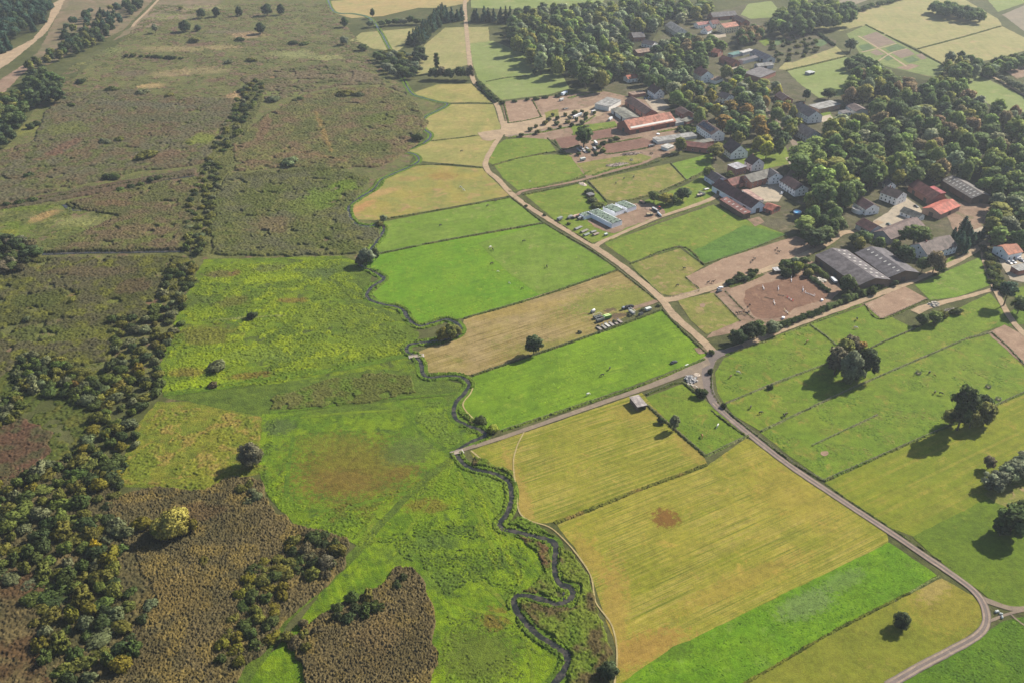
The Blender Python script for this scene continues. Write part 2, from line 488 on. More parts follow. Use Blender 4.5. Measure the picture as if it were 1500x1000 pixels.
M['stubble'] = gmat('stubble', c(180, 158, 108), c(162, 146, 94), c(146, 146, 78), big=40, c3_size=14, c3_lo=0.56, c3_hi=0.72, fine=0.8, fine_amt=0.22,
    rows=[((690, 548), (970, 453), 1.1, 0.85, c(132, 112, 70)), ((690, 548), (970, 453), 1.9, 0.5, c(196, 174, 122))],
    spots=[(900, 440, 30, 14, 22, c(132, 148, 66), 0.85), (830, 505, 30, 7, 22, c(142, 142, 68), 0.6), (782, 508, 14, 6, 20, c(138, 140, 70), 0.5), (893, 455, 4, 2.2, 25, c(112, 92, 72), 0.9), (905, 463, 5, 2.6, 25, c(110, 90, 72), 0.9), (750, 455, 40, 5, 20, c(176, 152, 92), 0.5)])
M['far_tan'] = gmat('far_stubble', c(196, 172, 116), c(186, 172, 112), c(160, 164, 96), big=50, c3_size=20, fine=1.5, fine_amt=0.14, rows=[((485, 20), (640, 5), 5.0, 0.35, c(176, 150, 100))])
M['far_tan2'] = gmat('far_hayfield', c(178, 170, 112), c(164, 166, 102), c(192, 170, 122), big=40, c3_size=16, fine=1.4, fine_amt=0.14, rows=[((590, 70), (612, 45), 4.0, 0.35, c(198, 178, 122))])
M['f6'] = gmat('dry_pasture', c(182, 168, 100), c(158, 160, 86), c(190, 166, 108), big=30, c3_size=12, fine=0.9, fine_amt=0.18)
M['f8'] = gmat('dry_meadow', c(174, 160, 94), c(152, 157, 80), c(186, 156, 102), big=30, c3_size=12, c3_lo=0.52, c3_hi=0.66, fine=0.9, fine_amt=0.18, spots=[(527, 305, 4, 16, -30, c(200, 152, 98), 0.9), (560, 282, 5, 14, -52, c(196, 160, 104), 0.8), (648, 258, 11, 7, 0, c(166, 136, 84), 0.8), (600, 262, 9, 5, 0, c(186, 150, 96), 0.6)])
M['crop'] = gmat('green_crop', c(92, 146, 62), c(82, 136, 56), c(104, 152, 70), big=20, c3_size=6, fine=0.7, fine_amt=0.26, rows=[((1010, 380), (1150, 345), 1.6, 0.4, c(64, 112, 46))])
M['dirt'] = gmat('bare_earth', c(178, 150, 126), c(160, 132, 110), c(132, 124, 88), big=14, c3_size=9, c3_lo=0.54, c3_hi=0.68, fine=0.8, fine_amt=0.2)
M['plough'] = gmat('ploughed_earth', c(152, 114, 98), c(140, 106, 92), c(164, 130, 112), big=16, c3_size=8, fine=0.8, fine_amt=0.14, rows=[((890, 215), (960, 200), 1.5, 0.3, c(132, 104, 88))])
M['plough_far'] = gmat('far_ploughland', c(168, 154, 130), c(156, 146, 124), c(176, 160, 136), big=40, c3_size=14, fine=1.6, fine_amt=0.1, rows=[((1460, 40), (1500, 25), 4, 0.3, c(150, 138, 116))])
M['sand'] = gmat('riding_sand', c(186, 156, 130), c(172, 142, 118), c(196, 170, 142), big=12, c3_size=5, fine=0.6, fine_amt=0.14)
M['arena'] = gmat('arena_footing', c(152, 116, 94), c(140, 106, 86), c(168, 134, 108), big=9, c3_size=5, fine=0.5, fine_amt=0.18, bump=0.5)
M['track'] = gmat('dirt_track', c(206, 180, 146), c(190, 166, 136), c(168, 146, 116), big=10, c3_size=5, c3_lo=0.58, c3_hi=0.7, fine=0.5, fine_amt=0.14, bump=0.2)
M['lane'] = gmat('farm_lane', c(168, 150, 128), c(156, 140, 122), c(186, 166, 138), big=8, c3_size=4, fine=0.5, fine_amt=0.12, bump=0.15)
M['asphalt'] = gmat('old_asphalt', c(150, 136, 128), c(138, 126, 120), c(168, 152, 140), big=9, c3_size=4, fine=0.4, fine_amt=0.1, bump=0.1)
M['wheel'] = gmat('wheel_ruts', c(190, 168, 146), c(176, 156, 138), big=5, fine=0.5, fine_amt=0.15, bump=0.1)
M['path'] = gmat('trodden_path', c(204, 186, 132), c(190, 172, 118), big=6, fine=0.4, fine_amt=0.15, bump=0.1)
M['yard'] = gmat('yard_concrete', c(212, 196, 170), c(196, 182, 160), c(178, 168, 150), big=10, c3_size=4, fine=0.7, fine_amt=0.1, bump=0.1)
M['village'] = gmat('village_ground', c(96, 98, 66), c(112, 106, 80), c(138, 124, 98), big=14, c3_size=9, c3_lo=0.54, c3_hi=0.7, fine=0.9, fine_amt=0.3)
M['forest'] = gmat('woodland_floor', c(66, 74, 48), c(76, 78, 52), big=14, fine=0.9, fine_amt=0.35)
M['verge'] = gmat('verge_grass', c(98, 142, 42), c(80, 122, 40), c(120, 148, 58), big=7, c3_size=4, fine=0.4, fine_amt=0.32, bump=0.6)
M['water'] = None
# wet meadows west of the stream
SP_LIME = [(320, 402, 9, 5, 0, c(112, 96, 66), 0.7), (520, 395, 26, 7, 0, c(82, 112, 56), 0.8), (560, 420, 12, 10, 0, c(84, 114, 58), 0.7), (470, 400, 14, 7, 0, c(88, 116, 66), 0.8), (280, 440, 14, 7, 0, c(88, 112, 60), 0.8), (500, 465, 26, 10, 0, c(108, 136, 54), 0.6), (560, 490, 22, 10, 0, c(98, 128, 54), 0.6), (330, 575, 30, 4, 8, c(84, 122, 46), 0.8), (375, 520, 14, 6, 0, c(94, 126, 64), 0.8), (365, 550, 10, 3, 10, c(128, 100, 56), 0.7), (275, 545, 8, 5, 0, c(136, 112, 60), 0.6), (395, 393, 10, 5, 20, c(110, 118, 74), 0.6), (348, 400, 4, 4, 0, c(130, 90, 62), 0.6), (345, 442, 8, 7, 0, c(112, 112, 56), 0.8), (300, 490, 16, 9, 0, c(118, 116, 54), 0.8), (430, 440, 8, 3, 0, c(140, 106, 62), 0.6), (400, 408, 18, 5, 10, c(150, 180, 40), 0.6), (290, 565, 18, 5, 8, c(140, 176, 36), 0.7), (330, 525, 24, 8, 12, c(134, 166, 40), 0.5), (480, 505, 22, 8, 0, c(124, 156, 48), 0.4)]
M['lime'] = gmat('wet_meadow', c(122, 152, 36), c(90, 128, 42), c(84, 104, 58), big=16, c3_size=9, c3_lo=0.52, c3_hi=0.62, fine=0.7, fine_amt=0.34, bump=0.8,
    spots=SP_LIME)
M['sedge'] = gmat('sedge_meadow', c(84, 116, 50), c(96, 126, 52), c(110, 140, 50), big=14, c3_size=8, fine=0.8, fine_amt=0.34, bump=0.8)
M['tussock'] = gmat('tussock_meadow', c(136, 140, 58), c(112, 134, 54), c(156, 140, 74), big=13, c3_size=6, c3_lo=0.54, c3_hi=0.66, fine=0.7, fine_amt=0.36, bump=0.9, spots=[(330, 640, 14, 9, 0, c(132, 132, 44), 0.6), (255, 610, 6, 4, 0, c(178, 148, 96), 0.5)])
SP_WET3 = [(520, 688, 26, 21, 0, c(128, 110, 50), 0.75), (490, 650, 18, 8, 0, c(128, 126, 48), 0.6), (500, 705, 14, 8, 0, c(138, 102, 60), 0.4), (590, 690, 7, 4, 30, c(138, 108, 56), 0.5), (410, 625, 7, 6, 0, c(86, 114, 62), 0.9), (600, 660, 12, 9, 30, c(92, 122, 62), 0.7), (520, 600, 26, 4, 4, c(96, 124, 60), 0.6)]
M['wet3'] = gmat('mixed_meadow', c(88, 134, 38), c(118, 156, 34), c(72, 108, 50), big=15, c3_size=7, c3_lo=0.53, c3_hi=0.66, fine=0.6, fine_amt=0.32, bump=0.8,
    spots=SP_WET3)
SP_WET4 = [(700, 960, 13, 11, 0, c(100, 124, 54), 0.85), (725, 905, 5, 5, 0, c(134, 108, 54), 0.7), (625, 740, 9, 4, 0, c(134, 118, 52), 0.7), (640, 795, 10, 4, 0, c(86, 122, 60), 0.7), (720, 690, 11, 9, 0, c(92, 130, 56), 0.7), (590, 810, 12, 5, 0, c(90, 128, 58), 0.5), (640, 850, 9, 5, 0, c(92, 130, 60), 0.6)]
M['wet4'] = gmat('flood_meadow', c(86, 134, 32), c(120, 160, 30), c(70, 106, 46), big=14, c3_size=6, c3_lo=0.53, c3_hi=0.65, fine=0.55, fine_amt=0.3, bump=0.8,
    rows=[((665, 700), (760, 860), 2.4, 0.35, c(146, 182, 40))],
    spots=SP_WET4)
M['reedfloor'] = gmat('reed_litter', c(96, 84, 58), c(84, 76, 52), big=10, fine=0.6, fine_amt=0.3)
SP_MARSH = [(255, 72, 34, 12, 0, c(174, 156, 110), 0.6), (290, 66, 16, 8, 0, c(128, 100, 84), 0.8), (320, 70, 20, 10, 0, c(176, 156, 108), 0.7), (250, 108, 18, 12, 0, c(176, 154, 112), 0.6), (300, 104, 22, 12, 0, c(170, 152, 110), 0.6), (312, 118, 9, 7, 0, c(124, 96, 78), 0.8), (222, 126, 12, 8, 0, c(186, 158, 110), 0.8), (195, 108, 16, 12, 0, c(120, 104, 84), 0.7), (350, 140, 10, 12, 0, c(190, 154, 116), 0.8), (365, 52, 18, 14, 0, c(182, 152, 116), 0.8), (330, 47, 26, 8, 0, c(126, 116, 92), 0.7), (430, 80, 24, 14, 0, c(158, 164, 104), 0.7), (480, 85, 14, 10, 0, c(164, 168, 106), 0.7), (395, 113, 24, 10, 0, c(154, 116, 88), 0.7), (470, 110, 40, 10, 0, c(138, 116, 92), 0.7), (250, 25, 26, 16, 0, c(150, 158, 96), 0.7), (300, 12, 26, 16, 0, c(170, 166, 112), 0.6), (400, 140, 30, 10, 0, c(112, 130, 74), 0.7), (150, 75, 26, 16, 0, c(124, 138, 80), 0.7), (110, 95, 18, 16, 0, c(140, 142, 84), 0.6), (100, 185, 22, 20, 0, c(122, 130, 72), 0.7), (40, 190, 22, 16, 0, c(134, 138, 72), 0.7), (62, 318, 5, 12, -30, c(184, 150, 98), 0.8), (120, 325, 16, 8, 0, c(152, 156, 92), 0.7), (60, 305, 30, 4, 8, c(112, 138, 60), 0.6), (8, 345, 6, 10, 0, c(176, 136, 92), 0.8), (20, 340, 12, 14, 0, c(108, 140, 56), 0.7), (70, 395, 12, 4, 0, c(166, 146, 84), 0.7), (120, 433, 7, 4, 0, c(168, 138, 92), 0.7), (160, 440, 14, 5, 0, c(126, 136, 66), 0.7), (215, 445, 4, 12, -20, c(134, 98, 78), 0.7), (300, 195, 12, 14, 0, c(140, 156, 70), 0.7)]
M['marsh_green'] = gmat('marsh_grass', c(122, 124, 78), c(106, 116, 70), c(132, 110, 86), big=22, c3_size=12, c3_lo=0.52, c3_hi=0.64, fine=1.0, fine_amt=0.34, bump=0.9, spots=SP_MARSH)
M['marsh_tan'] = gmat('dry_marsh', c(150, 138, 90), c(118, 124, 74), c(170, 146, 104), big=26, c3_size=14, fine=1.2, fine_amt=0.25, bump=0.5)
M['heath'] = gmat('heath_ground', c(154, 132, 106), c(128, 122, 86), big=24, fine=1.2, fine_amt=0.2)

Z0, Z1, Z2, Z3, Z4, Z5 = 0.02, 0.05, 0.14, 0.20, 0.25, 0.34
# ---- west of the stream
patch('marsh', M['marsh_green'], [(0, 225), (60, 150), (180, 60), (230, 0), (480, 0), (560, 110), (640, 150), (620, 190), (600, 240), (515, 300), (560, 340), (530, 380), (300, 380), (240, 560), (0, 560)], Z0, 2.0, 5)
patch('heath', M['heath'], [(232, 0), (330, 0), (285, 25), (200, 45), (165, 60), (190, 40)], Z1, 2.0, 4)
patch('meadow', M['lime'], [(300, 380), (505, 375), (540, 392), (545, 420), (545, 440), (590, 460), (615, 490), (600, 515), (620, 545), (560, 545), (400, 570), (240, 580), (230, 550), (262, 450)], Z1, 1.2)
patch('meadow', M['sedge'], [(495, 380), (528, 392), (545, 405), (540, 430), (560, 452), (600, 470), (560, 470), (520, 455), (480, 420)], Z2, 1.5)
patch('meadow', M['tussock'], [(228, 588), (300, 590), (385, 608), (383, 640), (400, 690), (350, 702), (300, 722), (230, 716), (170, 712), (190, 640)], Z1, 1.5)
patch('meadow', M['sedge'], [(235, 580), (400, 562), (560, 540), (625, 548), (690, 565), (668, 600), (690, 640), (668, 665), (500, 600), (385, 610)], Z1, 1.0)
patch('meadow', M['wet3'], [(385, 605), (420, 604), (560, 590), (650, 580), (668, 612), (700, 638), (668, 662), (600, 720), (530, 800), (430, 768), (395, 730), (378, 690)], Z2, 0.8)
patch('meadow', M['wet4'], [(668, 664), (690, 690), (748, 712), (742, 755), (728, 776), (800, 795), (812, 850), (755, 872), (760, 905), (820, 955), (805, 1010), (300, 1010), (360, 985), (420, 935), (520, 800), (600, 722)], Z2 + .01, 0.8)
# narrow mown rides
strip('path', M['sedge'], [(662, 672), (610, 715), (560, 765), (515, 815), (470, 858), (420, 900), (385, 950), (350, 1000)], [3.2, 2.6, 3.5, 5, 6], Z3, jit=0.5)
strip('path', M['verge'], [(240, 577), (330, 566), (420, 552), (510, 538), (600, 520)], 3.5, Z3, jit=0.8)
strip('path', M['verge'], [(395, 604), (470, 596), (560, 584), (650, 578), (668, 575)], 1.6, Z3, jit=0.4)
strip('path', M['verge'], [(565, 540), (580, 580), (600, 615), (630, 645), (664, 668)], 1.4, Z3, jit=0.5)
strip('path', M['verge'], [(430, 640), (422, 690), (425, 735), (470, 748), (540, 735), (610, 718)], 1.6, Z3, jit=0.5)
M['swath'] = gmat('pale_swath', c(122, 154, 44), c(108, 144, 42), c(136, 150, 62), big=8, fine=0.5, fine_amt=0.3, bump=0.5)
for k, q in enumerate(([(672, 690), (700, 755), (732, 825), (748, 868)], [(690, 690), (722, 745), (752, 800)], [(640, 720), (610, 760), (575, 815)], [(632, 790), (680, 830), (735, 880), (790, 960)], [(655, 880), (700, 895), (750, 905), (775, 950), (780, 1004)], [(560, 742), (540, 775), (528, 800)], [(300, 392), (400, 388), (500, 384)], [(470, 440), (520, 470), (570, 520)], [(250, 560), (350, 545), (450, 520)], [(440, 612), (520, 604), (600, 600)])):
    strip('path', M['swath'], q, [1.0, 1.6, .8], Z3 + .02, jit=.5)
# ---- far north and the fields along the road
patch('field', M['far_tan'], [(482, 2), (700, -14), (684, 5), (648, 12), (612, 12), (560, 24), (515, 27), (490, 20)], Z1, 1.0, 4)
patch('field', M['far_tan2'], [(512, 60), (530, 48), (612, 41), (590, 70), (582, 75), (548, 72)], Z1, 1.0, 4)
patch('field', M['far_tan2'], [(652, 41), (681, 40), (687, 95), (640, 108), (606, 110), (610, 92), (622, 66)], Z1, 1.0, 4)
patch('field', M['far_tan2'], [(685, 40), (715, 40), (718, 62), (688, 64)], Z1, 1.0, 4)
patch('field', M['far_green'], [(688, 64), (722, 60), (770, 80), (815, 95), (835, 130), (803, 139), (735, 147), (700, 116), (692, 92)], Z1, 1.0, 4)
patch('field', M['far_green'], [(690, -10), (900, -20), (880, 8), (755, 14), (690, 12)], Z1, 1.0, 5)
patch('field', M['f6'], [(604, 137), (640, 124), (690, 123), (715, 146), (722, 152), (660, 151), (620, 144)], Z1, .8, 3)
patch('field', M['f6'], [(618, 180), (632, 166), (662, 153), (722, 153), (733, 185), (732, 196), (700, 199), (632, 207), (627, 194)], Z1, .8, 3)
patch('field', M['f6'], [(595, 223), (612, 212), (635, 206), (700, 199), (726, 205), (710, 245), (613, 236), (610, 228)], Z1, .8, 3)
patch('field', M['f8'], [(514, 303), (522, 293), (548, 277), (560, 264), (605, 240), (706, 247), (746, 287), (580, 319), (548, 323), (525, 322), (514, 312)], Z1, .8, 3)
patch('field', M['lush2'], [(562, 325), (746, 290), (798, 326), (650, 353), (556, 372), (551, 366), (566, 340)], Z1, .5)
patch('field', M['field10'], [(530, 388), (556, 372), (650, 354), (798, 328), (905, 395), (790, 434), (680, 466), (640, 470), (615, 474), (602, 462), (588, 450), (560, 444), (545, 432), (570, 408), (552, 397)], Z1, .5)
patch('field', M['lush2'], [(700, 356), (798, 328), (903, 394), (790, 432), (745, 400)], Z2, .8)
patch('field', M['stubble'], [(680, 468), (905, 396), (962, 440), (870, 488), (690, 549), (650, 545), (625, 545), (614, 515), (640, 503), (672, 490)], Z1, .5)
patch('field', M['lush'], [(692, 551), (870, 490), (970, 455), (1038, 520), (1030, 526), (850, 592), (735, 630), (712, 628), (688, 612), (674, 596), (692, 572)], Z1, .5)
patch('field', M['mown13'], [(688, 660), (760, 636), (940, 575), (1032, 670), (1035, 678), (950, 710), (880, 738), (812, 764), (780, 768), (762, 752), (757, 720), (740, 700), (700, 682)], Z1, .5)
patch('paddock', M['pasture_r'], [(946, 582), (1000, 562), (1038, 590), (1094, 637), (1034, 668), (988, 628)], Z2, .4)
patch('field', M['mown15'], [(815, 768), (880, 742), (950, 713), (1036, 681), (1092, 642), (1112, 648), (1205, 718), (1300, 782), (1302, 796), (1050, 920), (985, 950), (912, 1010), (900, 1010), (903, 950), (880, 885), (868, 848), (840, 800)], Z1, .5)
patch('field', M['strip16'], [(985, 948), (1050, 918), (1303, 794), (1372, 842), (1330, 868), (1200, 935), (1085, 1004), (905, 1004), (930, 985)], Z2, .5)
patch('field', M['field17'], [(1085, 1006), (1200, 937), (1332, 870), (1378, 846), (1425, 872), (1440, 892), (1440, 915), (1385, 952), (1300, 1006)], Z1, .5)
patch('field', M['field18'], [(1208, 707), (1350, 642), (1520, 564), (1560, 730), (1450, 740), (1338, 786), (1300, 770)], Z1, .5)
patch('field', M['field19'], [(1336, 786), (1450, 728), (1560, 700), (1560, 880), (1500, 890), (1460, 888), (1436, 866), (1395, 838)], Z2, .6)
patch('bare_patch', M['paddock_tan'], [(1440, 722), (1465, 712), (1530, 708), (1530, 742), (1480, 745), (1455, 735)], Z3, 1.2)
patch('field', M['field20'], [(1310, 1006), (1395, 958), (1445, 925), (1470, 908), (1560, 890), (1560, 1010)], Z1, .6)
patch('pasture', M['pasture_r'], [(1048, 545), (1060, 525), (1100, 505), (1186, 475), (1236, 516), (1208, 533), (1060, 590), (1050, 572)], Z1, .4)
patch('pasture', M['pasture_r'], [(1062, 592), (1208, 535), (1236, 516), (1188, 476), (1270, 447), (1340, 482), (1450, 430), (1472, 455), (1470, 475), (1415, 496), (1250, 567), (1114, 631), (1075, 608)], Z2, .4)
patch('pasture', M['pasture_r'], [(1114, 633), (1250, 569), (1415, 498), (1454, 488), (1530, 565), (1350, 639), (1206, 702), (1160, 670)], Z1, .4)
patch('pasture', M['lush2'], [(1340, 418), (1435, 377), (1452, 418), (1400, 436), (1362, 440)], Z2, .4)
patch('pasture', M['pasture_r'], [(1480, 425), (1540, 410), (1560, 470), (1510, 470)], Z2, .6)
patch('riding_ground', M['sand'], [(1266, 446), (1325, 420), (1358, 438), (1291, 468)], Z3, .4)
patch('riding_ground', M['sand'], [(1446, 488), (1472, 476), (1530, 510), (1530, 545), (1500, 535)], Z3, .4)
patch('path', M['verge'], [(1450, 480), (1490, 450), (1530, 440), (1530, 470), (1480, 478)], Z2, .6)
# horse yard and riding arena
patch('paddock', M['dirt'], [(1040, 428), (1180, 380), (1220, 395), (1232, 425), (1205, 452), (1160, 466), (1110, 480), (1075, 487), (1035, 495), (1050, 480)], Z1, .8)
patch('riding_arena', M['sand'], [(1064, 426), (1132, 398), (1180, 398), (1218, 424), (1218, 440), (1162, 466), (1106, 468), (1090, 456)], Z2, .5)
patch('riding_arena', M['arena'], [(1090, 428), (1110, 418), (1138, 412), (1160, 402), (1185, 410), (1212, 430), (1205, 440), (1165, 452), (1150, 464), (1110, 466), (1096, 452), (1090, 440)], Z3, .9, smooth=True)
patch('paddock', M['paddock_tan'], [(992, 440), (1046, 429), (1084, 470), (1035, 490), (1012, 470)], Z2, .4)
patch('paddock', M['sand'], [(1004, 406), (1060, 379), (1110, 364), (1166, 346), (1198, 360), (1182, 372), (1120, 395), (1085, 408), (1025, 425)], Z2, .5)
patch('field', M['paddock'], [(885, 357), (1045, 300), (1086, 320), (1152, 344), (1100, 366), (1032, 387), (998, 362), (926, 386)], Z1, .5)
patch('field', M['crop'], [(1008, 372), (1090, 330), (1152, 344), (1100, 365), (1032, 386)], Z2, .7)
patch('paddock', M['paddock_tan'], [(923, 387), (996, 364), (1031, 390), (1006, 406), (1024, 426), (985, 434), (968, 430)], Z1, .4)
patch('pasture', M['paddock'], [(767, 284), (838, 270), (858, 268), (890, 297), (870, 330), (812, 322)], Z1, .5)
patch('pasture', M['paddock'], [(815, 326), (870, 318), (960, 315), (1040, 290), (1042, 296), (960, 322), (884, 352), (868, 356)], Z1, .6)
patch('yard', M['dirt'], [(860, 322), (900, 318), (925, 300), (960, 300), (975, 312), (950, 322), (905, 340), (890, 340), (872, 334)], Z2, 1.6, smooth=True)
patch('pasture', M['paddock_tan'], [(862, 265), (980, 240), (1005, 265), (960, 284), (908, 297), (888, 292)], Z1, .5)
patch('pasture', M['lush2'], [(984, 240), (1045, 224), (1040, 250), (1006, 264)], Z1, .5)
patch('pasture', M['paddock'], [(724, 243), (775, 228), (836, 226), (866, 250), (840, 262), (760, 280), (738, 262)], Z1, .6)
patch('pasture', M['paddock'], [(726, 214), (740, 205), (800, 199), (815, 222), (775, 228), (722, 242), (715, 238)], Z1, .6)
patch('pasture', M['paddock'], [(926, 302), (962, 288), (1008, 270), (1036, 252), (1050, 268), (1046, 290), (1005, 302), (962, 318), (974, 312)], Z1, .6)
# stable yards north
patch('yard', M['dirt'], [(735, 150), (800, 142), (880, 133), (960, 150), (1000, 190), (1000, 215), (975, 228), (860, 262), (838, 232), (810, 205), (740, 200), (742, 180)], Z1, 1.0)
patch('paddock', M['sand'], [(738, 152), (780, 147), (792, 172), (745, 180)], Z2, .5, 3)
patch('paddock', M['sand'], [(782, 147), (820, 142), (820, 152), (796, 160)], Z2, .5, 3)
patch('path', M['track'], [(745, 182), (800, 168), (860, 158), (880, 150), (892, 160), (880, 170), (830, 180), (790, 190), (745, 200)], Z2, 1.2)
patch('paddock', M['paddock_tan'], [(798, 165), (818, 160), (818, 170), (800, 176)], Z3, .8)
patch('field', M['plough'], [(880, 212), (940, 202), (958, 208), (950, 216), (895, 226), (886, 222)], Z2, .5, 3)
patch('paddock', M['plough'], [(812, 204), (845, 198), (848, 212), (824, 218)], Z2, .5, 3)
patch('paddock', M['plough'], [(866, 193), (896, 187), (897, 202), (868, 206)], Z2, .5, 3)
patch('paddock', M['paddock'], [(836, 186), (900, 178), (905, 184), (840, 196)], Z2, .7, 3)
patch('paddock', M['paddock_tan'], [(845, 240), (935, 225), (960, 232), (905, 248), (860, 258)], Z2, .8, 3)
# village
patch('village', M['village'], [(880, 130), (900, 90), (960, 60), (1000, 30), (1100, 5), (1150, 60), (1170, 110), (1250, 140), (1300, 230), (1500, 220), (1560, 330), (1520, 410), (1480, 420), (1440, 360), (1330, 410), (1210, 445), (1195, 400), (1230, 350), (1150, 342), (1090, 320), (1045, 290), (1045, 225), (1000, 190), (960, 150)], Z0, 1.0, 4)
patch('woodland_floor', M['forest'], [(735, 60), (750, 22), (1010, 2), (1030, 20), (965, 45), (930, 100), (880, 132), (835, 128), (800, 100)], Z1 + .005, 1.0, 5)
patch('woodland_floor', M['forest'], [(1245, 130), (1260, 108), (1380, 120), (1425, 142), (1560, 180), (1560, 330), (1450, 300), (1300, 240), (1200, 200), (1225, 170)], Z1 + .005, 1.0, 5)
patch('garden', M['paddock'], [(1060, 205), (1120, 225), (1150, 215), (1160, 240), (1110, 250), (1060, 230)], Z1, .8, 3)
patch('yard', M['yard'], [(945, 147), (968, 143), (982, 158), (960, 166)], Z2, .4, 3)
patch('yard', M['yard'], [(1087, 282), (1130, 268), (1145, 266), (1150, 280), (1140, 296), (1115, 296)], Z2, .4, 3)
patch('yard', M['yard'], [(1278, 325), (1300, 312), (1312, 300), (1327, 290), (1345, 302), (1352, 312), (1330, 322), (1300, 340)], Z2, .4, 3)
patch('yard', M['dirt'], [(1385, 310), (1412, 296), (1450, 300), (1440, 345), (1400, 348)], Z2, .8, 3)
patch('yard', M['dirt'], [(1335, 280), (1345, 276), (1378, 296), (1366, 308)], Z2, .5, 3)
patch('yard', M['dirt'], [(1095, 322), (1112, 318), (1120, 326), (1106, 332)], Z2, .5, 3)
patch('yard', M['yard'], [(1462, 380), (1500, 372), (1540, 372), (1530, 420), (1480, 410)], Z2, .5, 3)
for q in ([(1040, 120), (1058, 117), (1062, 126), (1046, 128)], [(1000, 190), (1022, 186), (1026, 194), (1004, 198)], [(1105, 235), (1122, 228), (1135, 236), (1118, 244)], [(1195, 168), (1215, 164), (1222, 174), (1204, 178)], [(1300, 345), (1315, 340), (1325, 350), (1310, 356)], [(1110, 60), (1125, 56), (1135, 64), (1120, 68)], [(1085, 105), (1096, 102), (1098, 112), (1088, 112)], [(1365, 395), (1392, 386), (1402, 378), (1395, 376), (1370, 388)]):
    patch('garden', M['paddock'], q, Z2, .6, 2)
for q in ([(1060, 100), (1078, 95), (1086, 102), (1066, 106)], [(1200, 172), (1216, 168), (1222, 176), (1206, 182)], [(1150, 232), (1168, 226), (1180, 236), (1160, 246)], [(1010, 168), (1026, 165), (1030, 174), (1014, 178)], [(1325, 268), (1345, 258), (1352, 264), (1330, 276)], [(1420, 340), (1445, 330), (1455, 345), (1430, 352)], [(1040, 52), (1062, 48), (1064, 54), (1044, 58)]):
    patch('yard', M['yard'], q, Z2, .5, 2)
strip('path', M['track'], [(1442, 106), (1470, 122), (1510, 146)], 2.6, Z3)
patch('garden', M['dirt'], [(1462, 98), (1500, 90), (1530, 104), (1490, 116)], Z2, .5, 4)
# fields beyond the village
patch('field', M['far_tan2'], [(1188, 42), (1215, 30), (1290, 4), (1400, -8), (1462, 28), (1468, 38), (1345, 72), (1318, 60), (1262, 38), (1230, 46)], Z1, 1, 5)
patch('field', M['far_tan2'], [(1345, 73), (1468, 39), (1530, 70), (1500, 75), (1455, 88), (1385, 96)], Z1, 1, 5)
patch('field', M['plough_far'], [(1468, 22), (1530, -4), (1560, 70), (1530, 68)], Z1, 1, 5)
patch('field', M['plough_far'], [(1186, 16), (1190, 4), (1285, -4), (1250, 8)], Z1, 1, 5)
patch('field', M['far_green'], [(1440, -8), (1520, -10), (1500, 5), (1462, 18)], Z1, 1, 5)
patch('field', M['far_green'], [(1085, 22), (1096, 6), (1130, 2), (1140, 14), (1130, 26), (1100, 28)], Z1, 1, 4)
patch('field', M['far_tan2'], [(1140, 102), (1150, 92), (1225, 68), (1240, 82), (1152, 103)], Z1, .8, 4)
patch('field', M['far_green'], [(1152, 104), (1240, 84), (1262, 100), (1240, 140), (1200, 144), (1170, 122)], Z1, .8, 4)
patch('field', M['far_green'], [(1412, 112), (1430, 108), (1510, 148), (1510, 166), (1470, 162), (1425, 142)], Z1, .8, 4)
patch('garden', M['village'], [(1125, 50), (1180, 38), (1225, 60), (1222, 70), (1160, 92), (1130, 80)], Z1, .8, 4)
M['veg_soil'] = gmat('garden_soil', c(164, 142, 122), c(150, 132, 114), big=8, fine=1, fine_amt=0.15)
M['veg_green'] = gmat('vegetable_rows', c(96, 134, 84), c(84, 124, 76), big=10, fine=1, fine_amt=0.25, rows=[((1257, 68), (1280, 64), 1.4, 0.5, c(128, 134, 100))])
M['veg_lawn'] = gmat('garden_grass', c(140, 160, 92), c(126, 152, 84), big=10, fine=1, fine_amt=0.2)
patch('garden', M['veg_lawn'], [(1240, 50), (1268, 37), (1330, 70), (1385, 98), (1375, 115), (1330, 105), (1300, 98), (1262, 82)], Z1, .6, 4)
for mm, q in ((M['veg_lawn'], [(1250, 45), (1268, 38), (1283, 47), (1263, 53)]), (M['veg_soil'], [(1263, 54), (1284, 47), (1312, 63), (1286, 70)]),
              (M['veg_green'], [(1257, 68), (1272, 64), (1281, 71), (1265, 76)]), (M['veg_green'], [(1296, 71), (1314, 65), (1328, 71), (1305, 77)]),
              (M['veg_soil'], [(1274, 77), (1284, 73), (1296, 80), (1284, 82)]), (M['veg_green'], [(1290, 83), (1302, 80), (1312, 86), (1300, 90)]),
              (M['veg_soil'], [(1306, 78), (1330, 72), (1340, 80), (1320, 86)]), (M['veg_green'], [(1322, 87), (1337, 83), (1347, 89), (1332, 93)]),
              (M['veg_soil'], [(1341, 81), (1350, 79), (1358, 86), (1350, 88)]), (M['dirt'], [(1312, 100), (1335, 94), (1348, 97), (1330, 103)]),
              (M['veg_green'], [(1130, 62), (1145, 56), (1150, 62), (1136, 68)]), (M['veg_soil'], [(1150, 55), (1180, 46), (1186, 52), (1158, 60)]), (M['veg_green'], [(1190, 62), (1208, 56), (1216, 62), (1200, 70)])):
    patch('garden_bed', mm, q, Z2, .25, 3)
strip('path', M['track'], [(1257, 53), (1285, 70), (1310, 86), (1328, 98)], 2.2, Z3)
strip('path', M['track'], [(1262, 77), (1288, 71), (1313, 64)], 1.8, Z3 + .005)
strip('path', M['track'], [(1285, 91), (1306, 78), (1328, 72)], 1.6, Z3 + .01)

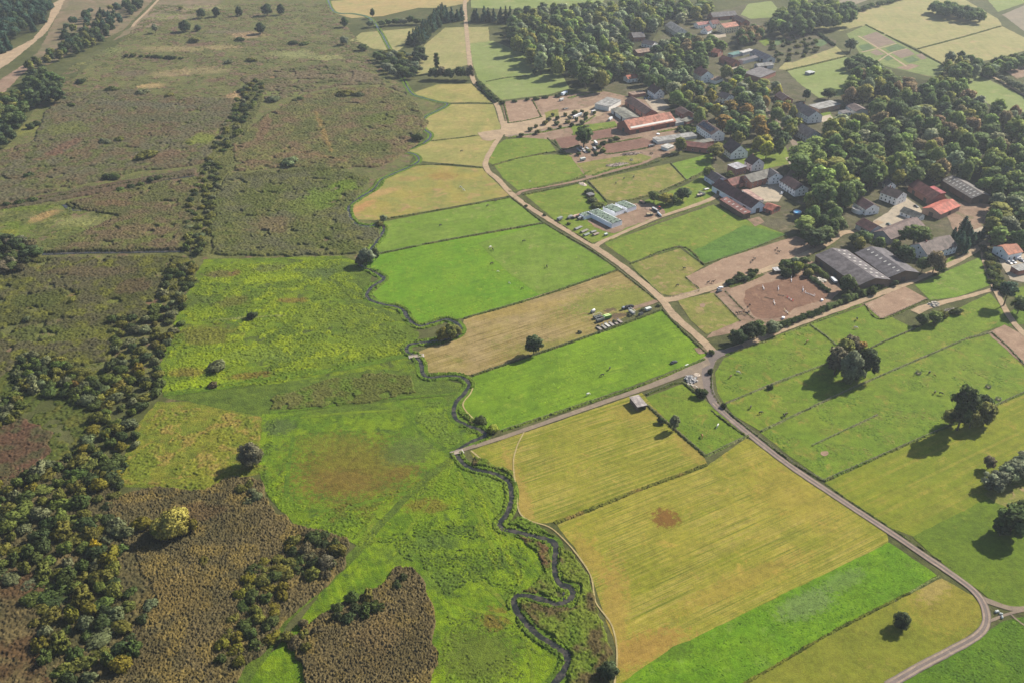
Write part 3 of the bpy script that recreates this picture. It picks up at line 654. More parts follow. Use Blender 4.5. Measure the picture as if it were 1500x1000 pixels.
# ---- top left: sandy clearings beside the pines
patch('sand', M['track'], [(98, -5), (84, 22), (68, 48), (45, 68), (15, 92), (-10, 108), (-10, 84), (20, 72), (48, 58), (70, 30), (78, 5)], Z3, 1.5, 4)
patch('sand', M['dirt'], [(50, 96), (30, 112), (10, 132), (-10, 150), (-10, 125), (15, 108), (40, 92)], Z3, 1.5, 4)
patch('heath', M['heath'], [(95, 0), (225, 0), (180, 45), (120, 72), (60, 100), (30, 105), (60, 70)], Z1, 2, 4)
strip('path', M['track'], [(232, 0), (215, 18), (200, 32), (194, 40)], 3, Z3)
patch('woodland_floor', M['forest'], [(-40, -20), (78, -5), (68, 30), (40, 50), (-40, 85)], Z1, 1, 5)

# ================================================================= ROADS
ROAD_A = [(684, -12), (681, 7), (682, 30), (684, 50), (687, 82), (691, 110), (698, 125), (712, 136), (727, 153), (735, 178), (737, 192), (725, 212), (712, 236), (714, 250), (730, 264), (748, 283), (766, 298), (812, 327), (870, 362), (900, 382), (930, 405), (967, 437), (988, 463), (1032, 502), (1046, 517)]
strip('road', M['track'], ROAD_A, [4.2, 4.2, 4.2, 3.6, 3.8, 4.0], Z4, jit=0.6)
ROAD_B = [(1040, 522), (1066, 515), (1100, 502), (1125, 492), (1182, 470), (1260, 442), (1325, 417), (1362, 401), (1407, 380), (1438, 360), (1455, 352), (1475, 346)]
strip('road', M['track'], ROAD_B, [4.5, 3.2, 3.2, 3.4, 3.6, 5.5], Z4 + .01, jit=0.5)
patch('road', M['asphalt'], [(1036, 524), (1044, 514), (1062, 512), (1086, 505), (1090, 509), (1066, 518), (1050, 526), (1042, 536)], Z4 + .07, .4, 2)  # junction asphalt; its grey along the track paints in the shade of trees
ROAD_C = [(1046, 517), (1037, 537), (1037, 562), (1046, 590), (1070, 613), (1110, 646), (1160, 684), (1245, 741), (1300, 777), (1350, 811), (1400, 845), (1430, 869), (1443, 892), (1444, 914), (1430, 932), (1390, 954), (1350, 975), (1300, 1004)]
strip('road', M['asphalt'], ROAD_C, [5.2, 3.4, 2.7, 2.6, 2.5, 2.8], Z4 + .02, jit=0.28)
for off in (-0.75, 0.75):
    strip('wheel_track', M['wheel'], ROAD_C[3:], 0.55, Z4 + .035, jit=0.12, offset=off)
ROAD_D = [(1042, 525), (1015, 540), (985, 553), (937, 571), (850, 601), (750, 636), (690, 655), (668, 662)]
strip('road', M['lane'], ROAD_D, [6, 3.6, 2.6, 2.4, 2.2, 2.0], Z4 + .03, jit=0.25)
patch('road', M['lane'], [(1000, 546), (1025, 534), (1042, 528), (1040, 555), (1036, 572), (1028, 580), (1020, 572), (1008, 560)], Z3, .8, 2)
ROAD_E = [(872, 363), (878, 357), (900, 347), (960, 321), (1010, 304), (1042, 292), (1060, 280)]
strip('road', M['track'], ROAD_E, [3.4, 2.6, 2.6, 2.8, 3.4, 4], Z4 + .04, jit=0.3)
ROAD_F = [(968, 440), (992, 437), (1050, 420), (1085, 409), (1118, 397), (1150, 385), (1182, 372), (1214, 356), (1234, 342), (1262, 338), (1290, 325)]
strip('road', M['track'], ROAD_F, [5, 4.2, 4.0, 4.0, 4.5], Z4 + .05, jit=0.4)
strip('road', M['track'], [(1446, 356), (1441, 372), (1446, 395), (1455, 418), (1468, 445), (1484, 472), (1510, 500)], [3.5, 2.8, 2.8, 3.2], Z4 + .06, jit=0.3)
strip('path', M['track'], [(1340, 458), (1358, 450), (1388, 442), (1420, 434), (1455, 424)], [5, 3, 2.4], Z4, jit=0.6)
strip('path', M['dirt'], [(757, 286), (772, 279), (840, 267), (880, 256), (940, 240), (965, 228), (1000, 215)], 2.6, Z4, jit=0.5)
strip('path', M['dirt'], [(962, 441), (945, 447), (925, 452)], 3, Z3, jit=0.6)
strip('path', M['lane'], [(745, 200), (780, 195), (840, 183), (870, 172)], 3.4, Z3 + .02, jit=0.7)
strip('road', M['lane'], [(1148, 275), (1165, 245), (1170, 232), (1160, 205), (1130, 170), (1110, 150)], 4.5, Z3, jit=0.6)
strip('road', M['lane'], [(990, 83), (1010, 70), (1025, 60)], 4, Z3, jit=0.4)
strip('path', M['path'], [(768, 632), (757, 655), (752, 680), (756, 715), (760, 748), (775, 762), (805, 772), (828, 792), (850, 818), (866, 845), (872, 880), (886, 900), (897, 918), (904, 955), (900, 1004)], 0.5, Z4, jit=0.16)
strip('path', M['path'], [(690, 660), (715, 680), (742, 692)], 0.7, Z4, jit=0.1)
strip('path', M['path'], [(676, 552), (692, 560), (690, 575), (678, 592), (690, 610), (708, 622)], 0.6, Z4, jit=0.1)
strip('path', M['lane'], [(1444, 912), (1460, 905), (1480, 898), (1515, 890)], 1.0, Z3, jit=0.2)
strip('path', M['lane'], [(1436, 876), (1460, 885), (1490, 892), (1530, 886)], [2.4, 1.4], Z3, jit=0.3)
strip('path', M['lane'], [(1480, 899), (1495, 912), (1530, 935)], 0.6, Z3, jit=0.1)
patch('sand', M['sand'], [(1203, 661), (1211, 660), (1214, 664), (1208, 668), (1202, 665)], Z3, .3, 1, smooth=True)
patch('sand', M['sand'], [(1025, 446), (1032, 445), (1032, 450), (1026, 450)], Z3, .3, 1, smooth=True)
patch('bare_patch', M['dirt'], [(1018, 510), (1035, 508), (1036, 516), (1024, 518)], Z3, .8, 1, smooth=True)
patch('bare_patch', M['track'], [(700, 195), (735, 190), (738, 197), (722, 206), (708, 205)], Z3, 1.2, 2, smooth=True)
patch('bare_patch', M['track'], [(736, 178), (752, 180), (760, 196), (740, 200)], Z3, 1.2, 2, smooth=True)

# ================================================================= STREAM
m, nt, bs = new_mat('stream_water', 0.2, 0.22); g = NT(nt)
pos = g.n('ShaderNodeNewGeometry').outputs['Position']
g.l(g.mix(g.ramp(g.noise(pos, 0.35, 4, 0.6), 0.42, 0.62), alb(0.014, 0.016, 0.014), alb(0.05, 0.044, 0.036)), bs.inputs['Base Color'])
g.bump(g.noise(pos, 2.0, 3, 0.6), 0.08, 0.1, bs)
M['water'] = m
STREAM = [(478, -6), (486, 14), (497, 20), (520, 21), (545, 30), (570, 70), (590, 115), (603, 137), (617, 143), (640, 149), (656, 153), (640, 163), (624, 171), (616, 181), (622, 190), (631, 198), (624, 208), (606, 216), (592, 222), (608, 227), (614, 236), (600, 245), (583, 252), (558, 264), (548, 277), (518, 296), (510, 307), (518, 326), (536, 332), (558, 330), (562, 338), (551, 355), (540, 370), (527, 388), (550, 400), (562, 409), (545, 421), (537, 436), (560, 446), (587, 452), (600, 469), (615, 478), (636, 473), (655, 468), (674, 478), (672, 490), (650, 498), (618, 502), (598, 506), (597, 515), (607, 521), (616, 531), (619, 545), (628, 553), (650, 551), (674, 552), (687, 562), (680, 576), (667, 591), (666, 610), (682, 622), (704, 630), (710, 638), (690, 647), (668, 662), (674, 674), (688, 685), (724, 694), (744, 705), (749, 725), (744, 750), (732, 766), (736, 775), (752, 778), (775, 784), (803, 790), (814, 800), (812, 838), (822, 857), (838, 863), (836, 877), (818, 885), (787, 876), (765, 872), (753, 876), (757, 895), (782, 925), (816, 948), (832, 961), (827, 980), (810, 1004)]
SW = [1.8, 1.7, 1.4, 1.3, 1.3, 1.4, 1.5, 1.7, 2.0, 1.6, 1.9, 2.3]
strip('bank', M['verge'], STREAM, [w + 3.4 for w in SW], Z3 + .01, step=1.5, jit=0.6)
strip('stream', m, STREAM, SW, Z4, step=0.8, jit=0.75)
patch('stream', m, [(820, 852), (832, 855), (842, 860), (842, 870), (836, 880), (826, 884), (824, 870)], Z4 + .01, .25, 1, smooth=True)
patch('stream', m, [(668, 668), (680, 668), (688, 682), (692, 692), (682, 688), (672, 680)], Z4 + .01, .25, 1, smooth=True)
patch('stream', m, [(702, 628), (713, 632), (718, 640), (706, 642), (700, 640)], Z4 + .01, .25, 1, smooth=True)

# ================================================================= REEDS AND ROUGH GRASS with height
M_reed = attr_mat('reed_stems', 0.9, 0.08, grain=0.25, gscale=2.0)
BR = c(124, 110, 72); BR2 = c(106, 98, 64); OL = c(92, 98, 60)
GB = c(126, 112, 86); GB2 = c(104, 104, 76); GO = c(98, 106, 66)
def LN(a, b_, w_, col, amt):
    A, B = P(*a), P(*b_); d = B - A; M_ = (A + B) / 2; mx, my = to_px(M_.x, M_.y, 0)
    return (mx, my, d.length / 2 / U, w_ / U, math.degrees(math.atan2(d.y, d.x)), col, amt)
SP_REED = [LN((460, 160), (487, 228), 3.0, c(156, 130, 86), .8), LN((410, 218), (520, 241), 3.5, c(138, 112, 78), .7), LN((378, 212), (396, 166), 5, c(134, 104, 80), .7), LN((55, 238), (120, 205), 7, c(130, 96, 78), .7), LN((180, 235), (290, 222), 6, c(132, 104, 82), .6), LN((330, 262), (470, 250), 4, c(88, 92, 58), .8), LN((400, 205), (600, 160), 5, c(96, 108, 62), .6), LN((100, 150), (330, 160), 8, c(104, 104, 82), .6),
    (300, 205, 10, 15, 0, c(128, 144, 64), .8), (100, 190, 18, 14, 0, c(114, 122, 68), .7), (230, 175, 26, 12, 0, c(98, 100, 76), .7), (468, 292, 12, 16, 0, c(104, 138, 56), .8), (500, 275, 10, 10, 0, c(106, 142, 54), .8), (440, 305, 10, 14, 0, c(112, 130, 62), .7), (400, 330, 16, 12, 0, c(128, 108, 78), .6), (370, 290, 12, 14, 0, c(90, 104, 60), .7), (560, 175, 12, 16, 0, c(96, 116, 60), .7), (545, 215, 14, 14, 0, c(84, 100, 54), .7), (470, 150, 24, 8, 0, c(98, 108, 70), .7), (215, 340, 18, 8, 0, c(126, 108, 76), .6), (160, 300, 12, 5, 0, c(132, 104, 78), .7),
    (130, 400, 22, 6, 0, c(108, 94, 68), .7), (60, 440, 16, 8, 0, c(84, 98, 54), .7), (200, 420, 10, 8, 0, c(104, 86, 64), .7), (60, 490, 18, 8, 0, c(86, 104, 54), .7), (120, 490, 12, 6, 0, c(108, 116, 60), .6),
    (250, 880, 12, 9, 0, c(140, 120, 78), .6), (350, 765, 9, 7, 0, c(100, 92, 60), .6), (300, 750, 8, 5, 0, c(120, 96, 64), .6), (205, 960, 8, 7, 0, c(104, 92, 58), .6), (560, 930, 8, 10, 0, c(136, 116, 76), .6), (600, 960, 6, 9, 0, c(104, 94, 60), .6), (540, 970, 8, 6, 0, c(110, 96, 62), .5), LN((235, 868), (300, 822), 1.6, c(150, 130, 88), .6)]
R = lambda px, sp, h0, h1, cols, lab, **k: canopy('reed_bed', px, sp, h0, h1, cols, mat=M_reed, label=lab, cat='reeds', **{**dict(dim=.92, vary=.18, edge=1.7, spots=SP_REED), **k})
R([(150, 740), (232, 715), (300, 722), (345, 700), (378, 706), (396, 738), (428, 768), (470, 776), (512, 790), (508, 826), (480, 858), (440, 886), (418, 906), (393, 946), (360, 976), (335, 1015), (160, 1015), (185, 930), (235, 880), (185, 790)], 0.34, 0.9, 2.2, [BR, BR2, c(142, 124, 82)], 'brown stippled reed bed beside the yellow willow bush')
R([(583, 832), (604, 832), (624, 862), (640, 915), (640, 960), (633, 1015), (448, 1015), (440, 965), (438, 930), (470, 902), (500, 882), (540, 866), (562, 852)], 0.32, 0.9, 2.2, [BR, c(108, 98, 66), c(142, 124, 82)], 'brown pointed reed bed reaching the bottom edge between green rides')
R([(-40, 832), (40, 840), (62, 850), (60, 900), (80, 1015), (-60, 1015)], 0.5, 0.9, 2.0, [BR2, c(104, 82, 54), BR], 'dark brown reed bed in the lower left corner')
R([(-40, 612), (36, 612), (72, 634), (70, 668), (30, 702), (-40, 712)], 0.6, 0.7, 1.6, [c(114, 84, 64), c(102, 80, 58), c(92, 88, 56)], 'reddish brown reed patch at the left edge')
R([(-60, 385), (100, 378), (240, 376), (284, 380), (262, 425), (245, 445), (215, 468), (180, 480), (165, 525), (110, 540), (60, 520), (20, 540), (-60, 600)], 0.65, 0.8, 1.9, [c(86, 92, 58), c(96, 92, 62), c(112, 116, 60)], 'dark olive reed bed left of the shrub belt', dim=.98, gap=0.33)
R([(70, 370), (112, 345), (160, 325), (178, 318), (112, 306), (100, 296), (180, 280), (300, 258), (296, 300), (278, 330), (270, 366)], 0.7, 0.8, 1.9, [c(118, 102, 74), c(98, 102, 66), c(108, 116, 66)], 'grey brown reed bed between two straight ditches', dim=.98, gap=0.3)
R([(312, 374), (306, 330), (320, 280), (334, 256), (480, 246), (545, 262), (522, 292), (505, 308), (518, 332), (558, 338), (548, 358), (522, 372), (420, 376)], 0.7, 0.7, 1.8, [c(104, 104, 70), c(92, 106, 60), c(114, 118, 70)], 'grey olive reed bed left of the dry tan meadow', dim=.98, gap=0.3)
R([(345, 252), (342, 215), (362, 190), (392, 168), (440, 142), (500, 130), (560, 127), (608, 150), (626, 180), (608, 214), (560, 244), (470, 249), (420, 244)], 0.85, 0.7, 1.8, [c(126, 106, 76), c(98, 106, 64), c(124, 122, 78)], 'brown and green reed bed left of the winding stream', dim=.98, gap=0.28)
R([(92, 138), (180, 130), (230, 141), (345, 146), (340, 176), (316, 214), (300, 240), (200, 252), (100, 276), (-20, 302), (-20, 228), (50, 208), (66, 168)], 0.95, 0.7, 1.8, [c(108, 104, 76), c(116, 100, 72), c(100, 108, 66)], 'wide grey brown reed bed at upper left', dim=.98, gap=0.28)
R([(-20, 303), (60, 288), (180, 266), (290, 246), (286, 256), (170, 280), (60, 298), (-20, 312)], 0.9, 0.7, 1.5, [c(110, 92, 70), c(104, 96, 70)], 'narrow brown reed belt along the upper ditch', dim=.98)
R([(350, 115), (420, 100), (480, 95), (560, 112), (600, 140), (560, 124), (500, 126), (440, 138), (395, 150)], 1.1, 0.6, 1.6, [c(124, 110, 82), GO, c(116, 100, 74)], 'patchy brown reed bed at the top of the marsh', dim=.98, gap=0.42)
# rougher meadow grass
for a_, b_, w_, col_ in (((664, 670), (560, 765), 4.0, c(116, 140, 52)), ((560, 765), (515, 818), 4.5, c(112, 138, 50)), ((515, 818), (420, 900), 5, c(108, 146, 42)), ((648, 684), (556, 772), 1.0, c(84, 116, 40)), ((690, 690), (770, 870), 2.4, c(142, 168, 46)), ((668, 690), (735, 850), 1.4, c(134, 162, 48)), ((600, 722), (545, 800), 1.4, c(138, 164, 46)), ((640, 800), (760, 940), 1.6, c(80, 112, 44)), ((560, 590), (664, 668), 1.6, c(134, 164, 46)), ((395, 604), (560, 586), 1.6, c(136, 166, 44)), ((430, 640), (424, 738), 1.8, c(134, 166, 40)), ((424, 738), (600, 716), 1.8, c(134, 166, 40))):
    SP_WET4.append(LN(a_, b_, w_, col_, .8)); SP_WET3.append(LN(a_, b_, w_, col_, .8))
SP_LIME += [LN((240, 577), (600, 520), 3, c(92, 132, 42), .8), LN((440, 385), (590, 470), 1.6, c(78, 108, 52), .7), LN((300, 470), (420, 462), 1.4, c(140, 150, 84), .7), LN((480, 395), (560, 500), 1.2, c(82, 110, 50), .6)]
G_ = lambda px, sp, h0, h1, cols, lab, **k: canopy('tall_grass', px, sp, h0, h1, cols, mat=M_reed, label=lab, cat='tall grass', **k)
G_([(388, 600), (400, 582), (480, 556), (560, 545), (600, 552), (610, 575), (560, 586), (480, 595)], 0.5, 0.3, 1.0, [c(98, 110, 58), c(112, 116, 64), c(92, 124, 50)], 'grey green tussock strip between two mown rides', gap=0.3)
G_([(230, 600), (300, 596), (380, 612), (380, 645), (395, 690), (345, 700), (300, 716), (232, 712), (180, 708), (196, 650)], 0.6, -0.1, 0.75, [c(136, 142, 58), c(114, 134, 54), c(158, 140, 78)], 'yellowish tussock grass right of the shrub belt', gap=0.42)
G_([(305, 390), (500, 380), (540, 440), (600, 490), (590, 520), (400, 562), (250, 574), (240, 540), (268, 460)], 0.55, -0.1, 0.75, [c(118, 148, 38), c(90, 122, 46), c(138, 164, 40)], 'lime green tussock grass in the wet meadow', gap=0.4, spots=SP_LIME)
G_([(610, 590), (650, 586), (664, 612), (696, 636), (668, 650), (640, 645), (610, 615)], 0.5, 0.0, 0.6, [c(92, 128, 56), c(104, 140, 54)], 'grey green tall grass in the bend above the plank bridge', gap=0.4)
G_([(690, 692), (740, 706), (744, 735), (736, 760), (720, 740), (700, 715)], 0.45, 0.0, 0.6, [c(96, 132, 58), c(112, 150, 52)], 'grey green tall grass in the bend below the plank bridge', gap=0.36)
G_([(560, 790), (680, 740), (720, 790), (770, 830), (750, 870), (700, 850), (650, 870), (620, 830), (590, 815)], 0.42, -0.1, 0.7, [c(98, 142, 36), c(78, 112, 46), c(124, 164, 36)], 'bright green tufty meadow grass near the tip of the pointed reed bed', gap=0.4, spots=SP_WET4)
G_([(640, 1010), (650, 940), (660, 890), (740, 900), (790, 960), (790, 1010)], 0.42, -0.1, 0.6, [c(100, 134, 48), c(92, 124, 50), c(116, 156, 46)], 'dull green meadow grass right of the pointed reed bed', gap=0.45, spots=SP_WET4)
G_([(395, 730), (430, 762), (520, 790), (600, 712), (540, 728), (470, 745), (424, 735), (424, 640), (395, 615), (383, 690)], 0.42, -0.1, 0.65, [c(106, 148, 38), c(84, 120, 44), c(124, 162, 36)], 'bright green tussocks framing the brown meadow patch', gap=0.42, spots=SP_WET3)
G_([(60, 150), (100, 100), (180, 60), (230, 8), (480, 6), (560, 100), (590, 130), (560, 122), (480, 92), (420, 98), (360, 112), (345, 142), (230, 140), (180, 128), (95, 134)], 1.15, -0.1, 1.0, [c(112, 114, 72), c(100, 108, 68), c(130, 108, 86)], 'rough tufted grass and sedge at the top of the marsh', gap=0.5, spots=SP_MARSH, dim=.98)
G_([(-40, 305), (60, 300), (96, 296), (110, 306), (176, 318), (150, 330), (110, 346), (68, 370), (-40, 380)], 0.9, -0.1, 0.7, [c(108, 124, 66), c(96, 108, 62), c(134, 134, 78)], 'green rough grass at the left between the two ditches', gap=0.44, spots=SP_MARSH, dim=.95)
G_([(-40, 560), (20, 530), (100, 540), (165, 528), (140, 590), (118, 650), (60, 690), (36, 700), (72, 664), (72, 636), (36, 612), (-40, 608)], 0.7, 0.0, 1.0, [c(92, 106, 58), c(82, 100, 52), c(106, 110, 60)], 'olive rough grass between scrub and shrub belt', gap=0.36, dim=.95)
R([(-40, 700), (60, 684), (140, 655), (178, 700), (160, 740), (205, 790), (250, 880), (200, 1010), (60, 1010), (60, 850), (-40, 832)], 0.5, 0.5, 1.7, [BR2, c(96, 92, 56), BR], 'brown and olive reeds growing under the dark scrub')
R([(352, 160), (376, 114), (392, 128), (380, 160), (345, 215), (342, 250), (330, 258), (312, 300), (305, 372), (280, 376), (268, 370), (276, 290), (310, 215)], 0.8, 0.2, 1.2, [c(112, 116, 68), c(98, 104, 62)], 'olive sedge under the upper shrub belt', gap=0.36)
G_([(560, 742), (660, 672), (700, 720), (720, 760), (770, 800), (780, 830), (720, 790), (680, 742), (600, 770), (520, 815), (470, 862), (500, 830)], 0.42, -0.1, 0.55, [c(106, 148, 34), c(86, 124, 40), c(128, 164, 34)], 'yellow green meadow grass beside the mown ride', gap=0.44, spots=SP_WET4)
G_([(915, 1006), (935, 988), (990, 950), (1050, 922), (1300, 800), (1366, 842), (1330, 864), (1200, 931), (1085, 998)], 0.42, -0.12, 0.34, [c(84, 146, 28), c(100, 156, 32), c(72, 126, 30)], 'rough bright green grass on the strip below the hayfield', gap=0.38, spots=[(1180, 885, 12, 5, 28, c(116, 150, 84), 0.7), (1235, 850, 10, 4, 28, c(112, 148, 80), 0.5)])
G_([(1316, 1006), (1398, 962), (1448, 930), (1475, 912), (1530, 900), (1530, 1006)], 0.42, -0.12, 0.36, [c(74, 126, 32), c(88, 138, 34), c(64, 110, 32)], 'rough dark green grass inside the lane bend at the corner', gap=0.38)
G_([(700, 555), (870, 494), (968, 460), (1030, 518), (850, 588), (735, 626), (692, 606), (682, 594)], 0.6, -0.14, 0.24, [c(112, 162, 42), c(96, 146, 40), c(126, 168, 54)], 'lush tufted grass in the meadow above the lane', gap=0.45)
G_([(950, 586), (1000, 566), (1036, 592), (1088, 637), (1036, 664), (992, 628)], 0.5, -0.12, 0.35, [c(104, 144, 52), c(88, 128, 46), c(136, 146, 66)], 'tufted grass in the paddock below the lane bend', gap=0.45)
G_([(1116, 634), (1250, 571), (1415, 500), (1452, 490), (1500, 548), (1350, 634), (1208, 698), (1165, 670)], 0.65, -0.14, 0.34, [c(104, 146, 50), c(92, 134, 48), c(132, 144, 66)], 'tufty grass in the lower right horse pasture', gap=0.5)
G_([(1066, 594), (1208, 538), (1300, 508), (1440, 440), (1460, 470), (1412, 494), (1250, 564), (1114, 628)], 0.7, -0.14, 0.32, [c(108, 146, 54), c(94, 134, 50), c(136, 146, 70)], 'tufty grass in the long right horse pasture', gap=0.52)
G_([(1050, 546), (1064, 526), (1184, 480), (1230, 515), (1062, 586)], 0.65, -0.14, 0.32, [c(108, 146, 54), c(94, 134, 50), c(140, 146, 72)], 'tufty grass in the pasture right of the junction', gap=0.52)
G_([(534, 392), (556, 376), (700, 346), (798, 332), (900, 394), (780, 434), (680, 462), (620, 470), (562, 440), (570, 408)], 0.8, -0.16, 0.22, [c(92, 152, 38), c(108, 160, 46), c(124, 164, 58)], 'low tufts in the bright hay meadow', gap=0.48)
# banks of the stream: nettles, reed and tall herbs
def bank(i0, i1, lab, w=2.6, sp=0.4, h=1.1, cols=None):
    cols = cols or [c(88, 132, 44), c(108, 142, 52), c(76, 112, 42)]
    seg = STREAM[i0:i1]
    hw = 0.9
    for s_, nm in ((1, 'left'), (-1, 'right')):
        A, B, wl, nr = ribbon_pts(seg, 0.01, 1.5, 0.0)
        j = (fnoise(wl[:, 0], wl[:, 1], 6, 3) - 0.5)[:, None] * 1.2
        o_ = wl + nr * s_ * (hw + 0.2 + j * 0.4); q_ = wl + nr * s_ * (hw + w + j)
        canopy_world('bank_plants', np.vstack([o_, q_[::-1]]), sp, 0.15, h, cols, mat=M_reed, edge=0.1, gap=0.42, label='%s along the %s bank' % (lab, 'near' if s_ > 0 else 'far'), cat='waterside plants')
bank(23, 34, 'green waterside plants by the dry tan meadow', sp=0.6)
bank(33, 46, 'green waterside plants by the bright hay meadow', sp=0.5)
bank(46, 64, 'green waterside plants between the two bridges', sp=0.45)
bank(64, 76, 'green waterside plants below the lower bridge', w=2.2)
bank(76, 99, 'green waterside plants along the lowest bends', w=2.2)
HB = [c(86, 128, 44), c(112, 136, 58), c(104, 92, 54)]
H_ = lambda px, lab, cols=HB, **k: canopy('bank_plants', px, 0.42, 0.3, 1.1, cols, mat=M_reed, label=lab, cat='waterside plants', lump=0.7, lump_size=4.0, **k)
H_([(822, 800), (840, 812), (862, 848), (868, 885), (884, 910), (896, 950), (880, 1010), (830, 1010), (840, 965), (822, 945), (785, 915), (765, 892), (768, 880), (800, 888), (838, 888), (850, 870), (845, 855), (826, 848), (818, 830)], 'rank green and brown herbs between the stream and the footpath')
H_([(756, 784), (800, 797), (806, 830), (812, 856), (818, 876), (790, 868), (760, 866), (790, 850), (800, 838), (790, 815)], 'brown tipped reeds inside the upper stream loop', cols=[c(118, 116, 66), c(98, 130, 50), c(122, 96, 62)])
H_([(760, 755), (790, 772), (820, 790), (805, 784), (770, 776), (745, 768)], 'dark green herbs under the mown meadow corner', cols=[c(80, 122, 40), c(96, 134, 46)])
H_([(690, 682), (730, 688), (752, 700), (748, 690), (720, 680), (694, 668)], 'green herbs beside the lower bridge')
H_([(672, 596), (690, 612), (712, 626), (706, 628), (684, 618), (670, 606)], 'green herbs under the lush meadow')
# ================================================================= TREES AND BUSHES
M_leaf = attr_mat('foliage', 0.8, 0.12, objcol=True, trans=0.36)
M_bark = plain(alb(0.09, 0.07, 0.05), 0.95, 0.3, 1.5)

_ico = None
def ico():
    global _ico
    if _ico is None:
        bm = bmesh.new(); bmesh.ops.create_icosphere(bm, subdivisions=1, radius=1.0)
        _ico = (np.array([v.co[:] for v in bm.verts]), np.array([[v.index for v in f.verts] for f in bm.faces])); bm.free()
    return _ico

def crown_arrays(lobes, per, size, r, core=True, droop=0.0, flat=0.0):
    """leaf clumps spread over many lobes: every clump is a bent four sided spray, its tone its own"""
    V, F, Cc, N = [], [], [], []; off = 0
    for (cx, cy, cz, rx, ry, rz) in lobes:
        tone = r.normal(1.0, 0.14)
        if core:
            iv, jf = ico()
            v = iv * np.array([rx, ry, rz]) * 0.72 * (1 + r.normal(0, 0.12, (len(iv), 1))) + [cx, cy, cz]
            V.append(v); F.append(jf + off); Cc.append(np.full(len(v), tone * 0.92)); N.append(iv); off += len(v)
        n = int(per * (rx * rz) / 4.0) + 12
        d = r.normal(0, 1, (n, 3)); d[:, 2] += 0.25; d /= np.linalg.norm(d, axis=1)[:, None]
        rad = r.uniform(0.72, 1.12, (n, 1))
        p = d * rad * np.array([rx, ry, rz]) + [cx, cy, cz]
        nn = d + r.normal(0, 0.55, (n, 3)); nn /= np.linalg.norm(nn, axis=1)[:, None]
        t = np.cross(nn, r.normal(0, 1, (n, 3))); t /= np.linalg.norm(t, axis=1)[:, None]
        b = np.cross(nn, t)
        s = size * r.uniform(0.55, 1.35, (n, 1))
        a1 = p + t * s; a2 = p + b * s * r.uniform(.5, .9, (n, 1)) + nn * s * 0.25; a3 = p - t * s * r.uniform(.6, 1, (n, 1)); a4 = p - b * s * r.uniform(.5, .9, (n, 1)) + nn * s * 0.25
        v = np.stack([a1, a2, a3, a4], 1).reshape(-1, 3)
        v[:, 2] -= droop * r.random(len(v))
        i = np.arange(n) * 4 + off
        f = np.concatenate([np.stack([i, i + 1, i + 2], 1), np.stack([i, i + 2, i + 3], 1)])
        cc = np.repeat(np.clip(tone * r.normal(1.0, 0.2, n), 0.45, 1.7), 4)
        V.append(v); F.append(f); Cc.append(cc); off += 4 * n
        q = d + r.normal(0, 0.42, (n, 3)); N.append(np.repeat(q / np.linalg.norm(q, axis=1)[:, None], 4, axis=0))
    V = np.concatenate(V); F = np.concatenate(F); Cc = np.concatenate(Cc); N = np.concatenate(N)
    cen = np.mean([q[:3] for q in lobes], axis=0); o = V - cen; o /= np.linalg.norm(o, axis=1)[:, None] + 1e-6
    N = N * 0.62 + o * 0.45; N /= np.linalg.norm(N, axis=1)[:, None] + 1e-6
    V[:, 2] = np.maximum(V[:, 2], 0.02)
    return V, F, Cc, N

def lobes_round(h, w, base, n, r, big=0.36):
    """uneven crown between base and h: lobes over a lopsided ellipsoid"""
    L = []; zc = (h + base) / 2; rz = (h - base) / 2
    sx, sy = r.uniform(0.75, 1.15), r.uniform(0.75, 1.15)
    for k in range(n):
        u = (k + 0.5) / n
        ph = 2.399963 * k + r.uniform(-.5, .5); ct = 1 - 1.75 * u + r.uniform(-.12, .12); ct = max(-.95, min(1, ct))
        q = math.sqrt(max(0.05, 1 - ct * ct)) * r.uniform(0.6, 1.2)
        lr = w / 2 * big * r.uniform(0.75, 1.3)
        L.append((math.cos(ph) * q * (w / 2 - lr * .8) * sx, math.sin(ph) * q * (w / 2 - lr * .8) * sy, zc + ct * (rz - lr * .8), lr, lr * r.uniform(.85, 1.15), lr * r.uniform(.75, 1.0)))
    L.append((0, 0, zc, w * .27, w * .27, rz * .62))
    return L

def trunk_arrays(h, rad, r, limbs=5, top=0.75, bx=0.0):
    mb = MB()
    pts = [(0, 0, -0.2), (bx * .2, 0, h * .25), (bx * .5 + r.uniform(-.2, .2), r.uniform(-.2, .2), h * .5), (bx, 0, h * top)]
    mb.tube(pts, [rad * 1.25, rad, rad * .7, rad * .25], 7)
    for k in range(limbs):
        a = 2.4 * k + r.uniform(-.4, .4); z0 = h * r.uniform(.25, .5)
        l = h * r.uniform(.22, .34)
        mb.tube([(0, 0, z0), (math.cos(a) * l * .5, math.sin(a) * l * .5, z0 + l * .45), (math.cos(a) * l, math.sin(a) * l, z0 + l * .95)], [rad * .5, rad * .32, rad * .1], 5)
    return mb

